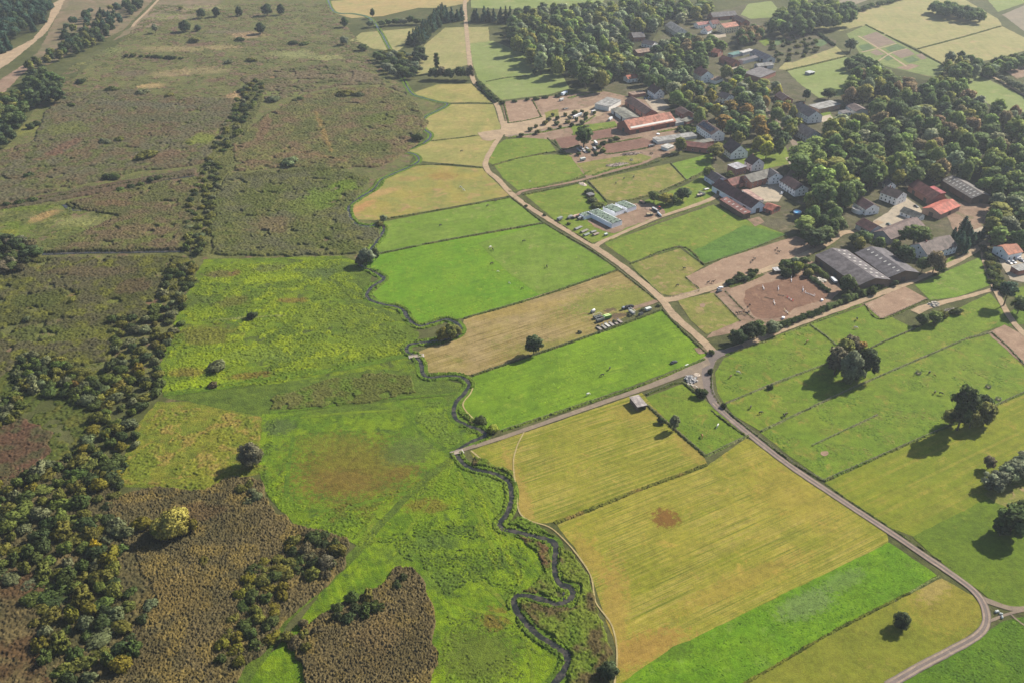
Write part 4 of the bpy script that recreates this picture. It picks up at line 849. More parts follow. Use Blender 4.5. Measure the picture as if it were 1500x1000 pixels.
def mk_variant(kind, seed):
    r = np.random.default_rng(seed)
    if kind == 'round':      # broad leaved, 12 m by 10 m
        h, w = 12.0, 10.0; L = lobes_round(h, w, 2.0, 17, r, .33); V = crown_arrays(L, 105, 0.62, r)
        t = trunk_arrays(h, .26, r)
    elif kind == 'tall':     # oak or poplar, 18 by 11
        h, w = 18.0, 11.0; L = lobes_round(h, w, 2.6, 22, r, .29); V = crown_arrays(L, 100, 0.7, r)
        t = trunk_arrays(h, .36, r, 6)
    elif kind == 'column':   # 16 by 5.5
        h, w = 16.0, 5.5; L = lobes_round(h, w, 1.2, 18, r, .48); V = crown_arrays(L, 150, 0.5, r)
        t = trunk_arrays(h, .22, r, 3)
    elif kind == 'willow':   # soft drooping heads 14 by 14
        h, w = 14.0, 14.0; L = lobes_round(h, w, 0.8, 20, r, .34); V = crown_arrays(L, 130, 0.55, r, droop=.7)
        t = trunk_arrays(h, .4, r, 6)
    elif kind == 'pine':     # cone 14 by 6
        h, w = 14.0, 6.0; L = []
        for k in range(9):
            z = 1.6 + k * 1.35; q = (w / 2) * (1 - (z / h) ** 1.15) + .3
            for j in range(3 if k < 7 else 1):
                a = r.uniform(0, 6.28); L.append((math.cos(a) * q * .42, math.sin(a) * q * .42, z, q * .68, q * .68, .85))
        L.append((0, 0, h - .9, .35, .35, 1.1))
        V = crown_arrays(L, 190, 0.5, r, droop=.4); t = trunk_arrays(h, .2, r, 0, .9)
    elif kind == 'scots':    # bare stem and flat head 15 by 7
        h, w = 15.0, 7.5; L = lobes_round(h, w, 6.5, 12, r, .42); V = crown_arrays(L, 120, 0.55, r)
        t = trunk_arrays(h, .24, r, 4)
    elif kind == 'cypress':
        h, w = 10.0, 2.4; L = [(r.uniform(-.15, .15), r.uniform(-.15, .15), z, (1.15 if z < 6 else 1.15 * (10.3 - z) / 4.3), (1.15 if z < 6 else 1.15 * (10.3 - z) / 4.3), 1.1) for z in np.arange(.8, 9.8, .9)]
        V = crown_arrays(L, 240, 0.32, r); t = trunk_arrays(h, .12, r, 0, .6)
    elif kind == 'bush':     # to the ground, 3.5 by 5
        h, w = 3.6, 5.0; L = [(math.cos(2.4 * k) * r.uniform(.5, 1.5), math.sin(2.4 * k) * r.uniform(.5, 1.5), r.uniform(.8, 2.3), r.uniform(.8, 1.25), r.uniform(.8, 1.25), r.uniform(.8, 1.2)) for k in range(9)]
        V = crown_arrays(L, 420, 0.34, r); t = None
    elif kind == 'low':      # spreading willow scrub 2.4 by 5.5
        h, w = 2.6, 5.6; L = [(math.cos(2.4 * k) * r.uniform(.4, 2.1), math.sin(2.4 * k) * r.uniform(.4, 2.1), r.uniform(.5, 1.5), r.uniform(.7, 1.2), r.uniform(.7, 1.2), r.uniform(.6, 1.0)) for k in range(11)]
        V = crown_arrays(L, 400, 0.34, r); t = None
    return dict(h=h, w=w, crown=V, trunk=t)

VAR = {}
def add_variants(kind, n, seed):
    VAR[kind] = []
    for k in range(n):
        d = mk_variant(kind, seed + k)
        V, F, Cc, N = d['crown']
        d['cmesh'] = np_mesh('crown', V, F, col=Cc[:, None], nrm=N); d['cmesh'].materials.append(M_leaf)
        if d['trunk']:
            d['tmesh'] = d['trunk'].mesh('trunk', smooth=True); d['tmesh'].materials.append(M_bark)
            tv = np.array([v.co[:] for v in d['tmesh'].vertices]); tf = []
            for p in d['tmesh'].polygons:
                q = list(p.vertices)
                for i in range(1, len(q) - 1): tf.append((q[0], q[i], q[i + 1]))
            tf = np.array(tf)
            VV = np.vstack([V, tv]); FF = np.vstack([F, tf + len(V)]); mi = np.r_[np.zeros(len(F), int), np.ones(len(tf), int)]
            d['all'] = np_mesh('tree', VV, FF, mi=mi, col=np.r_[Cc, np.ones(len(tv))][:, None], nrm=np.vstack([N, [[v.normal[0], v.normal[1], v.normal[2]] for v in d['tmesh'].vertices]]))
            d['all'].materials.append(M_leaf); d['all'].materials.append(M_bark)
        else:
            d['all'] = d['cmesh']
        VAR[kind].append(d)
for kd, n, sd_ in (('round', 6, 10), ('tall', 5, 30), ('column', 3, 50), ('willow', 2, 60), ('pine', 3, 70), ('scots', 3, 80), ('cypress', 2, 85), ('bush', 6, 90), ('low', 4, 110)):
    add_variants(kd, n, sd_)

LC = {  # leaf colour of each kind (name used in labels, tint)
    'dark green': c(66, 88, 62), 'deep green': c(80, 104, 64), 'mid green': c(102, 124, 70), 'olive green': c(116, 122, 68),
    'grey green': c(116, 130, 98), 'bright green': c(128, 144, 62), 'yellowish': c(140, 136, 64), 'golden yellow': c(186, 176, 56),
    'pale grey': c(116, 128, 96), 'autumn orange': c(136, 112, 68), 'brownish': c(120, 106, 76), 'blue green': c(66, 92, 72), 'grey brown': c(110, 104, 80), 'straw yellow': c(158, 148, 84)}
LEAFK = 2.2
PLACED = []      # every plant: dict(kind, x, y, h, w, colour, zone, single)
def put(px, py, h, w, kind, colour, label=None, parts=True, zone=None, z_at=0.0):
    p = P(px, py, z_at); h *= U; w *= U
    PLACED.append(dict(x=p.x, y=p.y, h=h, w=w, kind=kind, colour=colour, label=label, parts=parts, zone=zone, px=px, py=py))

BUILD_BOX = []   # screen rectangles of buildings (x0,y0,x1,y1,dist) filled in later from the building list
def scatter(poly, mind, hr, wr, kinds, colours, zone, tries=4000, frac=0.6, seed=0, keep=(), noborder=True):
    r = np.random.default_rng(seed + 1000)
    pl = np.asarray(poly, float); mind *= U; hr = (hr[0] * U, hr[1] * U); wr = (wr[0] * U, wr[1] * U)
    hm = (hr[0] + hr[1]) / 2 * frac
    wp = PA(pl, hm); lo, hi = wp.min(0), wp.max(0)
    got = []
    for _ in range(tries):
        x, y = r.uniform(lo[0], hi[0]), r.uniform(lo[1], hi[1])
        h = r.uniform(*hr); wd = r.uniform(*wr)
        sx, sy = to_px(x, y, h * frac)
        if not inside(np.array([[sx, sy]]), pl)[0]: continue
        if any((x - a) ** 2 + (y - b) ** 2 < (mind * q) ** 2 for a, b, q in got): continue
        s = ppm(to_px(x, y, 0)[1]); rw = wd / 2 * s * 0.8
        top = to_px(x, y, h)[1]; bot = to_px(x, y, 0)[1]
        bad = False
        for (x0, y0, x1, y1, by, fx0, fy0, fx1, fy1) in BUILD_BOX:
            if fx0 - 2 < x < fx1 + 2 and fy0 - 2 < y < fy1 + 2: bad = True; break
            if y < by and sx + rw > x0 and sx - rw < x1 and top + 2 < y1 and bot > y0: bad = True; break
        if bad: continue
        got.append((x, y, r.uniform(.85, 1.1)))
        cn = colours[int(r.integers(len(colours)))]; kd = kinds[int(r.integers(len(kinds)))]
        PLACED.append(dict(x=x, y=y, h=h, w=wd, kind=kd, colour=cn, label=None, parts=False, zone=zone, px=sx, py=sy))
    return len(got)

def scatter_line(px, step, hr, wr, kinds, colours, zone, jit=1.0, seed=0):
    r = np.random.default_rng(seed + 500)
    step *= U; hr = (hr[0] * U, hr[1] * U); wr = (wr[0] * U, wr[1] * U)
    w = smooth_line(PA(px), step)
    for x, y in w:
        x += r.normal(0, jit); y += r.normal(0, jit); h = r.uniform(*hr); wd = r.uniform(*wr)
        sx, sy = to_px(x, y, h * .5)
        PLACED.append(dict(x=x, y=y, h=h, w=wd, kind=kinds[int(r.integers(len(kinds)))], colour=colours[int(r.integers(len(colours)))], label=None, parts=False, zone=zone, px=sx, py=sy))

def make_plants():
    order = sorted(range(len(PLACED)), key=lambda i: -PLACED[i]['h'] * PLACED[i]['w'] / max(1, PLACED[i]['y']) ** 2 - (1 if PLACED[i]['label'] else 0))
    count = {'tree': 0, 'bush': 0}; rest = {'tree': [], 'bush': []}
    made = []
    r = np.random.default_rng(77)
    for i in order:
        d = PLACED[i]
        cl = 'bush' if d['kind'] in ('bush', 'low') else 'tree'
        d['class'] = cl
        v = VAR[d['kind']][int(r.integers(len(VAR[d['kind']])))]
        d['rz'] = r.uniform(0, 2 * PI); d['v'] = v
        d['sc'] = (d['w'] / v['w'], d['w'] / v['w'] * (r.uniform(.9, 1.1) if cl == 'tree' else r.uniform(.75, 1.5)), d['h'] / v['h'])
        t = (LEAFK * (1.45 if d['zone'] in ('wood', 'village') else 1.0) if cl == 'tree' else LEAFK * (.58 if d['colour'] in ('yellowish', 'golden yellow') else .74)) * np.array(LC[d['colour']][:3]) * r.normal(1.0, .10) * (1 + r.normal(0, .04, 3)); t = t * (1.04, 1.0, .82) if cl == 'bush' else t; d['tint'] = np.clip(t, 0, 1)
        if count[cl] >= 292 and not d['label']:
            rest[cl].append(d); continue
        count[cl] += 1; made.append(d)
        name = {'bush': 'bush', 'low': 'bush', 'pine': 'conifer_tree', 'scots': 'pine_tree', 'cypress': 'cypress_tree', 'willow': 'willow_tree', 'column': 'poplar_tree'}.get(d['kind'], 'tree')
        if d['parts'] and v['trunk']:
            o = empty(name, (d['x'], d['y'], 0), d['rz']); o.scale = d['sc']
            link('trunk', v['tmesh'], o)
            q = link('crown', v['cmesh'], o); q.color = (*d['tint'], 1)
        else:
            o = link(name, v['all']); o.location = (d['x'], d['y'], 0); o.rotation_euler = (0, 0, d['rz']); o.scale = d['sc']; o.color = (*d['tint'], 1)
        d['o'] = o
        tag(o, d['label'], 'tree' if cl == 'tree' else 'bush')
    label_plants([d for d in made if not d['label']])
    for cl, nm, lab in (('tree', 'woodland', 'the far and hidden trees of the woods around the village, one mass of crowns'), ('bush', 'scrub', 'the small and far bushes of the marsh, one mass of scrub')):
        if not rest[cl]: continue
        V, F, Cc, NN, off = [], [], [], [], 0
        for d in rest[cl]:
            a, f, cc, nn = d['v']['crown']
            cr, sr = math.cos(d['rz']), math.sin(d['rz']); b = a * np.array(d['sc'])
            V.append(np.stack([b[:, 0] * cr - b[:, 1] * sr + d['x'], b[:, 0] * sr + b[:, 1] * cr + d['y'], b[:, 2]], 1)); F.append(f + off); off += len(a)
            Cc.append(cc[:, None] * d['tint'][None, :]); NN.append(np.stack([nn[:, 0] * cr - nn[:, 1] * sr, nn[:, 0] * sr + nn[:, 1] * cr, nn[:, 2]], 1))
        o = link(nm, np_mesh(nm, np.concatenate(V), np.concatenate(F), col=np.concatenate(Cc), nrm=np.concatenate(NN)), None, M_leaf)
        o.color = (1, 1, 1, 1); tag(o, lab, 'woodland' if cl == 'tree' else 'scrub', kind='stuff')
    print('PLANTS', count, {k: len(v) for k, v in rest.items()})

LAND = [('the orange roofed riding hall', 947, 180), ('the double grey riding hall', 1265, 385), ('the big brown roofed barn', 1085, 290), ('the round blue pool', 1168, 311),
        ('the house with dark solar roof panels', 1043, 190), ('the white house with a tall gable', 1075, 215), ('the vegetable plots', 1305, 70), ('the white field shelter', 1188, 108),
        ('the brick barn with red roof', 1358, 277), ('the long grey shed', 1415, 275), ('the orange roofed barn', 1380, 310), ('the grey roofed house by the road', 1370, 362),
        ('the white house with orange roof', 1475, 372), ('the cream house with orange roof', 1065, 42), ('the brick farm with green lean-to', 1085, 80), ('the white gabled house in the trees', 1030, 110),
        ('the white house with dark roof and courtyard', 1185, 165), ('the long barn by the far green field', 1058, 22), ('the small white house with red roof', 922, 114), ('the grey roofed house in the wood', 933, 53),
        ('the light grey farm shed', 897, 148), ('the stable yard cars', 948, 145), ('the white van on the lane', 1163, 230), ('the far bend of the dirt road', 690, 112), ('the dirt road where it leaves the picture', 684, 10),
        ('the small far green paddock', 1440, 135), ('the wide far tan field', 1380, 40), ('the riding arena', 1150, 435), ('the machinery row on the stubble', 890, 470), ('the green topped bale stacks', 900, 315),
        ('the upper wooden bridge', 610, 522), ('the lower plank bridge', 670, 662), ('the yellow willow bush', 255, 750), ('the pointed brown reed bed', 560, 930), ('the straight dark ditch', 170, 371),
        ('the sandy clearing', 60, 55), ('the heath by the upper edge', 230, 25), ('the reddish reed patch', 30, 650), ('the lower left corner', 60, 960), ('the left edge of the marsh', 10, 370),
        ('the lime green meadow', 380, 450), ('the far tan stubble', 580, 12), ('the grey round willow', 368, 660), ('the fork of the shrub belt', 190, 480), ('the wide upper left reed bed', 200, 200), ('the yellow bush in the scrub', 142, 798),
        ('the top left pine wood', 30, 25), ('the terrace house', 1270, 293), ('the white house beside the yard', 1307, 280), ('the right edge of the wood', 1490, 210), ('the middle of the right hand wood', 1390, 200), ('the near end of the right hand wood', 1290, 225)]
def label_plants(ds):
    groups = {}
    for d in ds:
        bx, by = to_px(d['x'], d['y'], d['h'] * .5)
        best = min(LAND, key=lambda q: (q[1] - bx) ** 2 + ((q[2] - by) * 1.6) ** 2)
        dx, dy = bx - best[1], (by - best[2]) * 1.4
        if abs(dx) > abs(dy): dirn = 'right of' if dx > 0 else 'left of'
        else: dirn = 'in front of' if dy > 0 else 'behind'
        if d['class'] == 'tree': size = 'tall' if d['h'] > 17.5 else ('small' if d['h'] < 10 else 'broad' if d['w'] > 12.5 else 'leafy')
        else: size = 'low' if d['kind'] == 'low' else ('small' if d['h'] < 3 else 'rounded')
        noun = {'pine': 'conifer', 'scots': 'pine', 'cypress': 'cypress', 'willow': 'willow', 'column': 'slender tree', 'bush': 'bush', 'low': 'bush'}.get(d['kind'], 'tree')
        if size in ('leafy',) and noun in ('conifer', 'pine', 'cypress', 'slender tree'): size = 'narrow'
        key = '%s %s %s %s %s' % (size, d['colour'], noun, dirn, best[0])
        groups.setdefault(key, []).append(((bx - best[1]) ** 2 + (by - best[2]) ** 2, d, noun))
    for key, L in groups.items():
        L.sort(key=lambda q: q[0])
        words = ['nearest', 'second nearest', 'third nearest', 'fourth nearest', 'fifth nearest', 'sixth nearest', 'seventh nearest', 'eighth nearest']
        for k, (_, d, noun) in enumerate(L):
            if len(L) == 1: lab = key
            elif k < len(words): lab = key + ', ' + words[k] + ' to it'
            else: lab = key + ', among the farthest from it'
            if len(lab.split()) > 16: lab = ' '.join(lab.replace('the ', '').split()[:16])
            d['o']['label'] = lab
            d['o']['group'] = {'tree': 'trees of the woods and village gardens', 'bush': 'bushes of the marsh scrub'}[d['class']] if d['py'] < 330 or d['class'] == 'bush' else 'trees in the meadows'

def place_plants():
    # --- single trees and bushes one can point at
    put(782, 519, 9.5, 8.5, 'round', 'dark green', 'lone dark round tree on the edge of the stubble field')
    put(1243, 560, 15, 12, 'willow', 'pale grey', 'big pale grey willow in front of the clump in the horse pasture')
    put(1222, 548, 13, 11, 'round', 'grey brown', 'grey brown tree at the left of the clump in the horse pasture')
    put(1233, 536, 13, 9, 'round', 'olive green', 'olive tree behind the pale willow in the pasture clump')
    put(1267, 553, 14, 10, 'round', 'dark green', 'dark tree at the right of the clump in the horse pasture')
    put(1245, 524, 11, 9, 'round', 'grey brown', 'rounded grey tree at the back of the pasture clump')
    put(1259, 526, 9, 7, 'round', 'autumn orange', 'rusty tree at the back of the pasture clump')
    put(1267, 535, 9, 6, 'round', 'bright green', 'yellow green tree peeping out behind the pasture clump')
    put(1402, 630, 21, 11, 'tall', 'deep green', 'tallest dark tree by the fence in the right pasture')
    put(1420, 626, 8, 7, 'round', 'olive green', 'low olive tree at the foot of the tallest pasture tree')
    put(1393, 622, 7, 8, 'round', 'olive green', 'short tree left of the foot of the tallest pasture tree')
    put(1437, 604, 8, 9, 'round', 'dark green', 'farther of two round trees right of the tallest pasture tree')
    put(1440, 622, 10, 9, 'round', 'olive green', 'nearer of two round trees right of the tallest pasture tree')
    put(987, 630, 7, 4.2, 'round', 'grey green', 'small grey green tree on the paddock fence below the shed')
    put(968, 619, 2.6, 3, 'bush', 'dark green', 'dark bush on the paddock fence just below the shed')
    put(1027, 580, 4.2, 5.5, 'bush', 'dark green', 'dark bush beside the white drum at the lane bend')
    put(1040, 547, 3, 3, 'bush', 'dark green', 'dark bush at the inner corner of the lane junction')
    put(1060, 597, 2.2, 3, 'bush', 'dark green', 'small dark bush where the pasture fence meets the lane')
    put(1128, 569, 2.4, 2.6, 'bush', 'dark green', 'small dark bush on the pasture fence left of the clump')
    put(1042, 519, 2.4, 3, 'bush', 'deep green', 'small bush at the top corner of the lane junction')
    put(1319, 918, 5.6, 6.2, 'willow', 'dark green', 'lone dark tree in the olive meadow near the lane bend')
    put(1447, 686, 5.5, 5, 'round', 'grey brown', 'small grey tree alone above the dark bush row')
    for k, (x, y, h_, w_) in enumerate(((1452, 716, 6, 8), (1463, 712, 6.5, 8), (1474, 706, 7, 8), (1484, 700, 7.5, 9), (1495, 694, 7.5, 9), (1506, 688, 7.5, 9))):
        put(x, y, h_, w_, 'round', 'grey green', '%s bush tree of the dark row at the right edge' % ['leftmost', 'second', 'third', 'fourth', 'fifth', 'rightmost'][k])
    put(1478, 782, 11, 12, 'tall', 'deep green', 'large dark tree at the right edge below the bush row')
    put(1494, 764, 9, 9, 'round', 'deep green', 'dark tree behind the large one at the right edge')
    put(1464, 784, 6, 6, 'round', 'dark green', 'short dark tree left of the large one at the right edge')
    put(369, 682, 10, 10, 'willow', 'grey brown', 'grey round willow between tussock grass and bright meadow')
    put(258, 782, 10, 11.5, 'willow', 'straw yellow', 'big straw yellow willow on the brown reed bed')
    put(240, 783, 7, 8, 'willow', 'yellowish', 'yellowish willow left of the big straw yellow one')
    put(280, 778, 6, 6, 'bush', 'yellowish', 'low yellow bush right of the big straw yellow willow')
    put(210, 775, 5, 7, 'bush', 'yellowish', 'yellow green bush left of the straw yellow willows')
    put(142, 806, 5, 4.6, 'bush', 'golden yellow', 'bright golden bush in the dark scrub')
    put(157, 640, 4, 4.6, 'bush', 'golden yellow', 'golden topped bush in the shrub belt')
    put(124, 662, 4, 4.6, 'bush', 'yellowish', 'yellowish bush near the top of the dark scrub')
    put(180, 785, 5, 6.5, 'bush', 'grey green', 'grey green dome bush beside the brown reed bed')
    put(110, 568, 4, 4, 'bush', 'autumn orange', 'orange bush at the end of the cross hedge')
    put(300, 825, 2, 5, 'low', 'olive green', 'low green bush alone on the brown reed bed')
    put(890, 990, 5, 6.5, 'willow', 'dark green', 'dark soft tree by the footpath at the bottom edge')
    put(537, 388, 9, 9, 'round', 'grey green', 'grey green tree on the stream left of the hay meadow')
    put(550, 382, 7.5, 5, 'round', 'deep green', 'slender tree beside the grey green one on the stream')
    put(528, 390, 5, 6, 'round', 'grey brown', 'small grey tree left of the grey green one on the stream')
    put(660, 496, 7.5, 8, 'willow', 'olive green', 'olive willow in the stream bend by the stubble')
    put(650, 498, 6.5, 6, 'willow', 'yellowish', 'yellowish willow left of the olive one in the stream bend')
    put(668, 492, 5.5, 5, 'willow', 'olive green', 'short willow right of the olive one in the stream bend')
    put(562, 326, 4.5, 4, 'round', 'grey green', 'small tree at the stream corner of the dry meadow')
    put(556, 331, 3, 5, 'bush', 'olive green', 'olive bush below the stream corner of the dry meadow')
    put(722, 632, 3.4, 5, 'bush', 'bright green', 'pale green bush above the plank bridge on the stream')
    put(705, 618, 2.2, 5, 'bush', 'deep green', 'dark bush on the bank above the plank bridge')
    put(370, 466, 3.6, 6.5, 'bush', 'dark green', 'dark bush alone in the lime green meadow')
    put(318, 540, 3.4, 7.5, 'bush', 'grey green', 'grey green bush alone at the lower side of the lime meadow')
    put(312, 566, 2, 5, 'low', 'grey brown', 'small grey bush below the lime meadow')
    put(217, 232, 5, 13, 'bush', 'olive green', 'wide olive bush alone in the upper left reed bed')
    put(425, 241, 4.4, 13, 'bush', 'grey green', 'wide grey bush at the lower side of the stream side reeds')
    put(612, 207, 6, 8, 'bush', 'deep green', 'dark bush hanging over the far stream bend')
    put(855, 216, 15, 14, 'tall', 'deep green', 'large dark tree between the brown paddocks')
    put(995, 224, 11, 9, 'round', 'olive green', 'tree beside the white domed tank')
    put(1048, 234, 11, 12, 'round', 'olive green', 'round tree in the grass below the brick outbuilding')
    put(1037, 262, 8, 9, 'round', 'olive green', 'tree left of the big brown roofed barn')
    put(1050, 226, 8, 6, 'round', 'mid green', 'tree tucked behind the round one below the brick outbuilding')
    put(975, 300, 7, 10, 'round', 'yellowish', 'wide pale tree right of the bale stacks')
    put(958, 297, 7, 9, 'round', 'mid green', 'tree just behind the bale stacks')
    put(1000, 294, 8, 10, 'round', 'dark green', 'dark round tree between bale stacks and barn')
    put(986, 300, 6, 6, 'round', 'deep green', 'small dark tree between the pale and the dark tree')
    put(868, 296, 3, 8, 'bush', 'grey green', 'grey green bush behind the loaded trailers')
    put(862, 284, 3, 6, 'bush', 'deep green', 'dark bush by the small hut')
    put(875, 303, 3, 8, 'bush', 'mid green', 'green bush left of the largest bale stack')
    put(1238, 428, 9, 8, 'round', 'deep green', 'tree at the near left corner of the double riding hall')
    put(1322, 388, 11, 11, 'round', 'dark green', 'dark round tree right of the double riding hall')
    put(1337, 362, 13, 15, 'tall', 'mid green', 'wide green tree in front of the brown barn ridge')
    put(1366, 400, 12, 10, 'round', 'brownish', 'brownish tree in front of the grey roofed house')
    put(1375, 402, 6, 7, 'round', 'deep green', 'small tree right of the brownish one by the road')
    put(1350, 398, 8, 8, 'round', 'deep green', 'dark tree between riding hall and grey roofed house')
    put(1470, 448, 13, 9, 'scots', 'blue green', 'dark pine at the right hand track junction')
    put(1490, 460, 9, 8, 'round', 'deep green', 'tree right of the dark pine at the track junction')
    put(1350, 477, 6, 6, 'round', 'deep green', 'dark tree left of the three by the sandy ring')
    put(1368, 474, 6, 8, 'round', 'mid green', 'middle tree of the three by the sandy ring')
    put(1380, 466, 4, 6, 'bush', 'olive green', 'olive bush right of the sandy ring trees')
    put(1400, 460, 3, 7, 'bush', 'deep green', 'dark bush by the log pile')
    put(1080, 504, 7, 8, 'round', 'dark green', 'leftmost dark tree above the lane junction')
    put(1096, 499, 9, 9, 'round', 'dark green', 'tallest of the dark trees above the lane junction')
    put(1108, 496, 9, 8, 'round', 'deep green', 'third dark tree above the lane junction')
    put(1131, 488, 6, 8, 'round', 'grey green', 'grey dome tree at the left end of the long hedge')
    for k, (x, y, h_) in enumerate(((1395, 352, 8), (1400, 358, 9), (1407, 350, 14), (1412, 356, 13), (1417, 360, 11), (1404, 368, 12), (1413, 372, 10), (1423, 362, 9), (1430, 358, 8), (1438, 350, 8))):
        put(x, y, h_, h_ * .34, 'cypress', 'blue green', '%s dark cypress of the group behind the grey roofed house' % ['leftmost', 'second', 'tallest', 'fourth', 'fifth', 'front left', 'front right', 'third from the right', 'second from the right', 'rightmost'][k])
    put(1180, 148, 9, 8, 'round', 'dark green', 'tree left of the grey flat roofed wing')
    put(1213, 146, 9, 11, 'round', 'deep green', 'dark tree behind the grey flat roofed wing')
    put(1245, 76, 12, 12, 'tall', 'grey green', 'tall grey green tree at the corner of the vegetable plots')
    put(1235, 160, 5, 4, 'cypress', 'dark green', 'dark cypress in the courtyard of the white house')
    for k, (x, y, h_, w_, cn) in enumerate(((228, 49, 9, 6, 'grey green'), (296, 27, 10, 10, 'dark green'), (318, 25, 10, 10, 'dark green'), (351, 24, 10, 9, 'dark green'), (272, 47, 11, 14, 'dark green'), (290, 46, 6, 8, 'dark green'), (286, 62, 4.5, 12, 'olive green'),
                                            (392, 23, 12, 12, 'dark green'), (412, 22, 11, 9, 'dark green'), (382, 50, 11, 11, 'dark green'), (505, 40, 10, 9, 'deep green'), (504, 66, 8, 8, 'grey green'), (532, 74, 6, 12, 'deep green'), (546, 27, 10, 5, 'deep green'), (265, 15, 4, 5, 'olive green'))):
        put(x, y, h_, w_, 'willow' if w_ > 7 else 'round', cn, ['narrow grey tree', 'left one of three dark trees', 'middle one of three dark trees', 'right one of three dark trees', 'wide dark tree', 'smaller dark tree', 'wide low olive tree', 'left one of two big dark trees', 'right one of two big dark trees', 'dark tree below two others', 'dark tree', 'grey tree', 'wide low tree', 'thin upright tree', 'small olive tree'][k] + [' on the upper marsh right of the heath', ' along the upper heath', ' along the upper heath', ' along the upper heath', ' below the row on the heath', ' right of the wide one on the heath', ' below the dark heath trees', ' at the top of the marsh', ' at the top of the marsh', ' at the top of the marsh', ' by the far stream bend', ' by the far stream below the tan field', ' at the edge of the far tan strip', ' on the far tan stubble', ' on the heath near the upper edge'][k])
    # --- woods: crowns sampled inside the outline each wood has in the picture
    mix = ['deep green', 'mid green', 'olive green', 'grey green', 'deep green', 'dark green']
    T = ['round', 'tall', 'round', 'tall', 'willow', 'column']
    scatter([(748, 40), (752, 24), (770, 12), (840, 12), (900, 7), (960, 12), (970, 40), (925, 46), (920, 62), (935, 74), (930, 88), (938, 104), (908, 106), (885, 122), (858, 114), (815, 98), (798, 96), (775, 80), (752, 60)], 10.8, (13, 19), (10.5, 14), T, mix, 'wood', seed=1)
    scatter([(935, 88), (965, 64), (985, 62), (1003, 50), (1018, 58), (1045, 58), (1058, 66), (1042, 74), (1035, 92), (1014, 106), (1012, 120), (1018, 132), (988, 136), (970, 122), (945, 120), (936, 106)], 10.2, (10, 15), (9, 13), T, mix + mix + ['brownish'], 'wood', seed=2)
    scatter([(905, 5), (1000, 0), (1040, 8), (1044, 16), (1035, 24), (1015, 28), (1000, 30), (975, 24), (950, 20)], 11, (11, 16), (10, 14), T, mix, 'wood', seed=3)
    scatter([(982, 132), (1012, 126), (1048, 128), (1062, 124), (1062, 102), (1084, 104), (1096, 118), (1130, 120), (1132, 136), (1110, 147), (1086, 146), (1080, 150), (1052, 152), (1050, 168), (1020, 174), (1010, 162), (996, 150)], 10.6, (8, 13), (8, 12), T, mix + ['yellowish'], 'village', seed=4)
    scatter([(1058, 158), (1085, 148), (1110, 147), (1136, 150), (1162, 160), (1166, 182), (1152, 198), (1146, 216), (1122, 224), (1100, 216), (1086, 206), (1066, 196), (1058, 180)], 10.4, (8, 14), (8, 12), T, mix + ['autumn orange', 'yellowish', 'olive green'], 'village', seed=5)
    scatter([(1172, 222), (1198, 200), (1238, 205), (1278, 216), (1288, 240), (1280, 260), (1257, 266), (1250, 286), (1216, 290), (1196, 286), (1180, 272), (1184, 252), (1166, 246)], 10.5, (13, 18), (12, 15), T, ['mid green', 'deep green', 'olive green', 'deep green'], 'village', seed=6)
    scatter([(1168, 302), (1195, 284), (1228, 304), (1234, 326), (1216, 350), (1190, 348), (1168, 328)], 8, (8, 12), (8, 11), T, mix, 'village', seed=7)
    scatter([(1250, 110), (1285, 106), (1312, 118), (1350, 125), (1380, 120), (1415, 130), (1424, 146), (1460, 156), (1520, 172), (1520, 268), (1460, 268), (1440, 252), (1400, 250), (1370, 248), (1330, 244), (1300, 236), (1290, 216), (1240, 206), (1212, 192), (1226, 182), (1264, 166), (1262, 146), (1240, 142)], 10.8, (12, 18), (10, 14), T, ['deep green', 'dark green', 'mid green', 'deep green', 'grey green', 'olive green', 'mid green', 'deep green', 'brownish'], 'wood', seed=8, tries=6000)
    scatter([(1442, 252), (1520, 255), (1520, 352), (1470, 352), (1448, 335), (1458, 300), (1442, 284)], 9, (9, 14), (9, 12), T, mix, 'village', seed=9)
    scatter([(1286, 235), (1330, 244), (1372, 246), (1380, 256), (1336, 262), (1304, 262), (1290, 258)], 9, (9, 14), (8, 11), T, mix, 'village', seed=19)
    scatter([(1128, 40), (1140, 20), (1165, 4), (1222, 6), (1250, 12), (1246, 26), (1200, 36), (1160, 42)], 11, (12, 18), (11, 14), T, ['deep green', 'dark green', 'mid green'], 'wood', seed=10)
    scatter([(1080, 50), (1100, 38), (1120, 45), (1110, 56), (1088, 60)], 8, (9, 13), (8, 11), T, ['brownish', 'deep green'], 'village', seed=20)
    scatter([(1242, 92), (1258, 82), (1285, 96), (1302, 108), (1262, 112)], 7.5, (7, 10), (8, 10), ['round'], ['dark green', 'deep green'], 'wood', seed=11)
    scatter([(1384, 98), (1392, 84), (1412, 82), (1440, 92), (1432, 104), (1402, 114)], 8, (10, 15), (8, 11), T, mix, 'wood', seed=12)
    scatter([(1442, 100), (1462, 90), (1520, 74), (1520, 84), (1470, 100), (1450, 108)], 8, (8, 12), (9, 12), ['round'], mix, 'wood', seed=13)
    scatter_line([(1442, 106), (1470, 120), (1500, 138), (1520, 150)], 6, (4, 6), (6, 8), ['round'], ['grey green', 'pale grey'], 'hedge', seed=14)
    scatter([(1362, 8), (1400, 8), (1410, 14), (1442, 18), (1440, 26), (1414, 24), (1400, 20), (1370, 14)], 8, (9, 13), (9, 12), ['round'], ['dark green', 'deep green'], 'wood', seed=15)
    scatter_line([(1246, 22), (1270, 14), (1305, 4), (1325, -2)], 7, (4, 6), (7, 9), ['round'], ['deep green'], 'hedge', seed=16)
    scatter([(1164, 150), (1135, 125), (1142, 140), (1168, 175), (1175, 200), (1160, 205)], 8, (8, 12), (7, 10), T, ['olive green', 'yellowish', 'grey green'], 'village', seed=21)
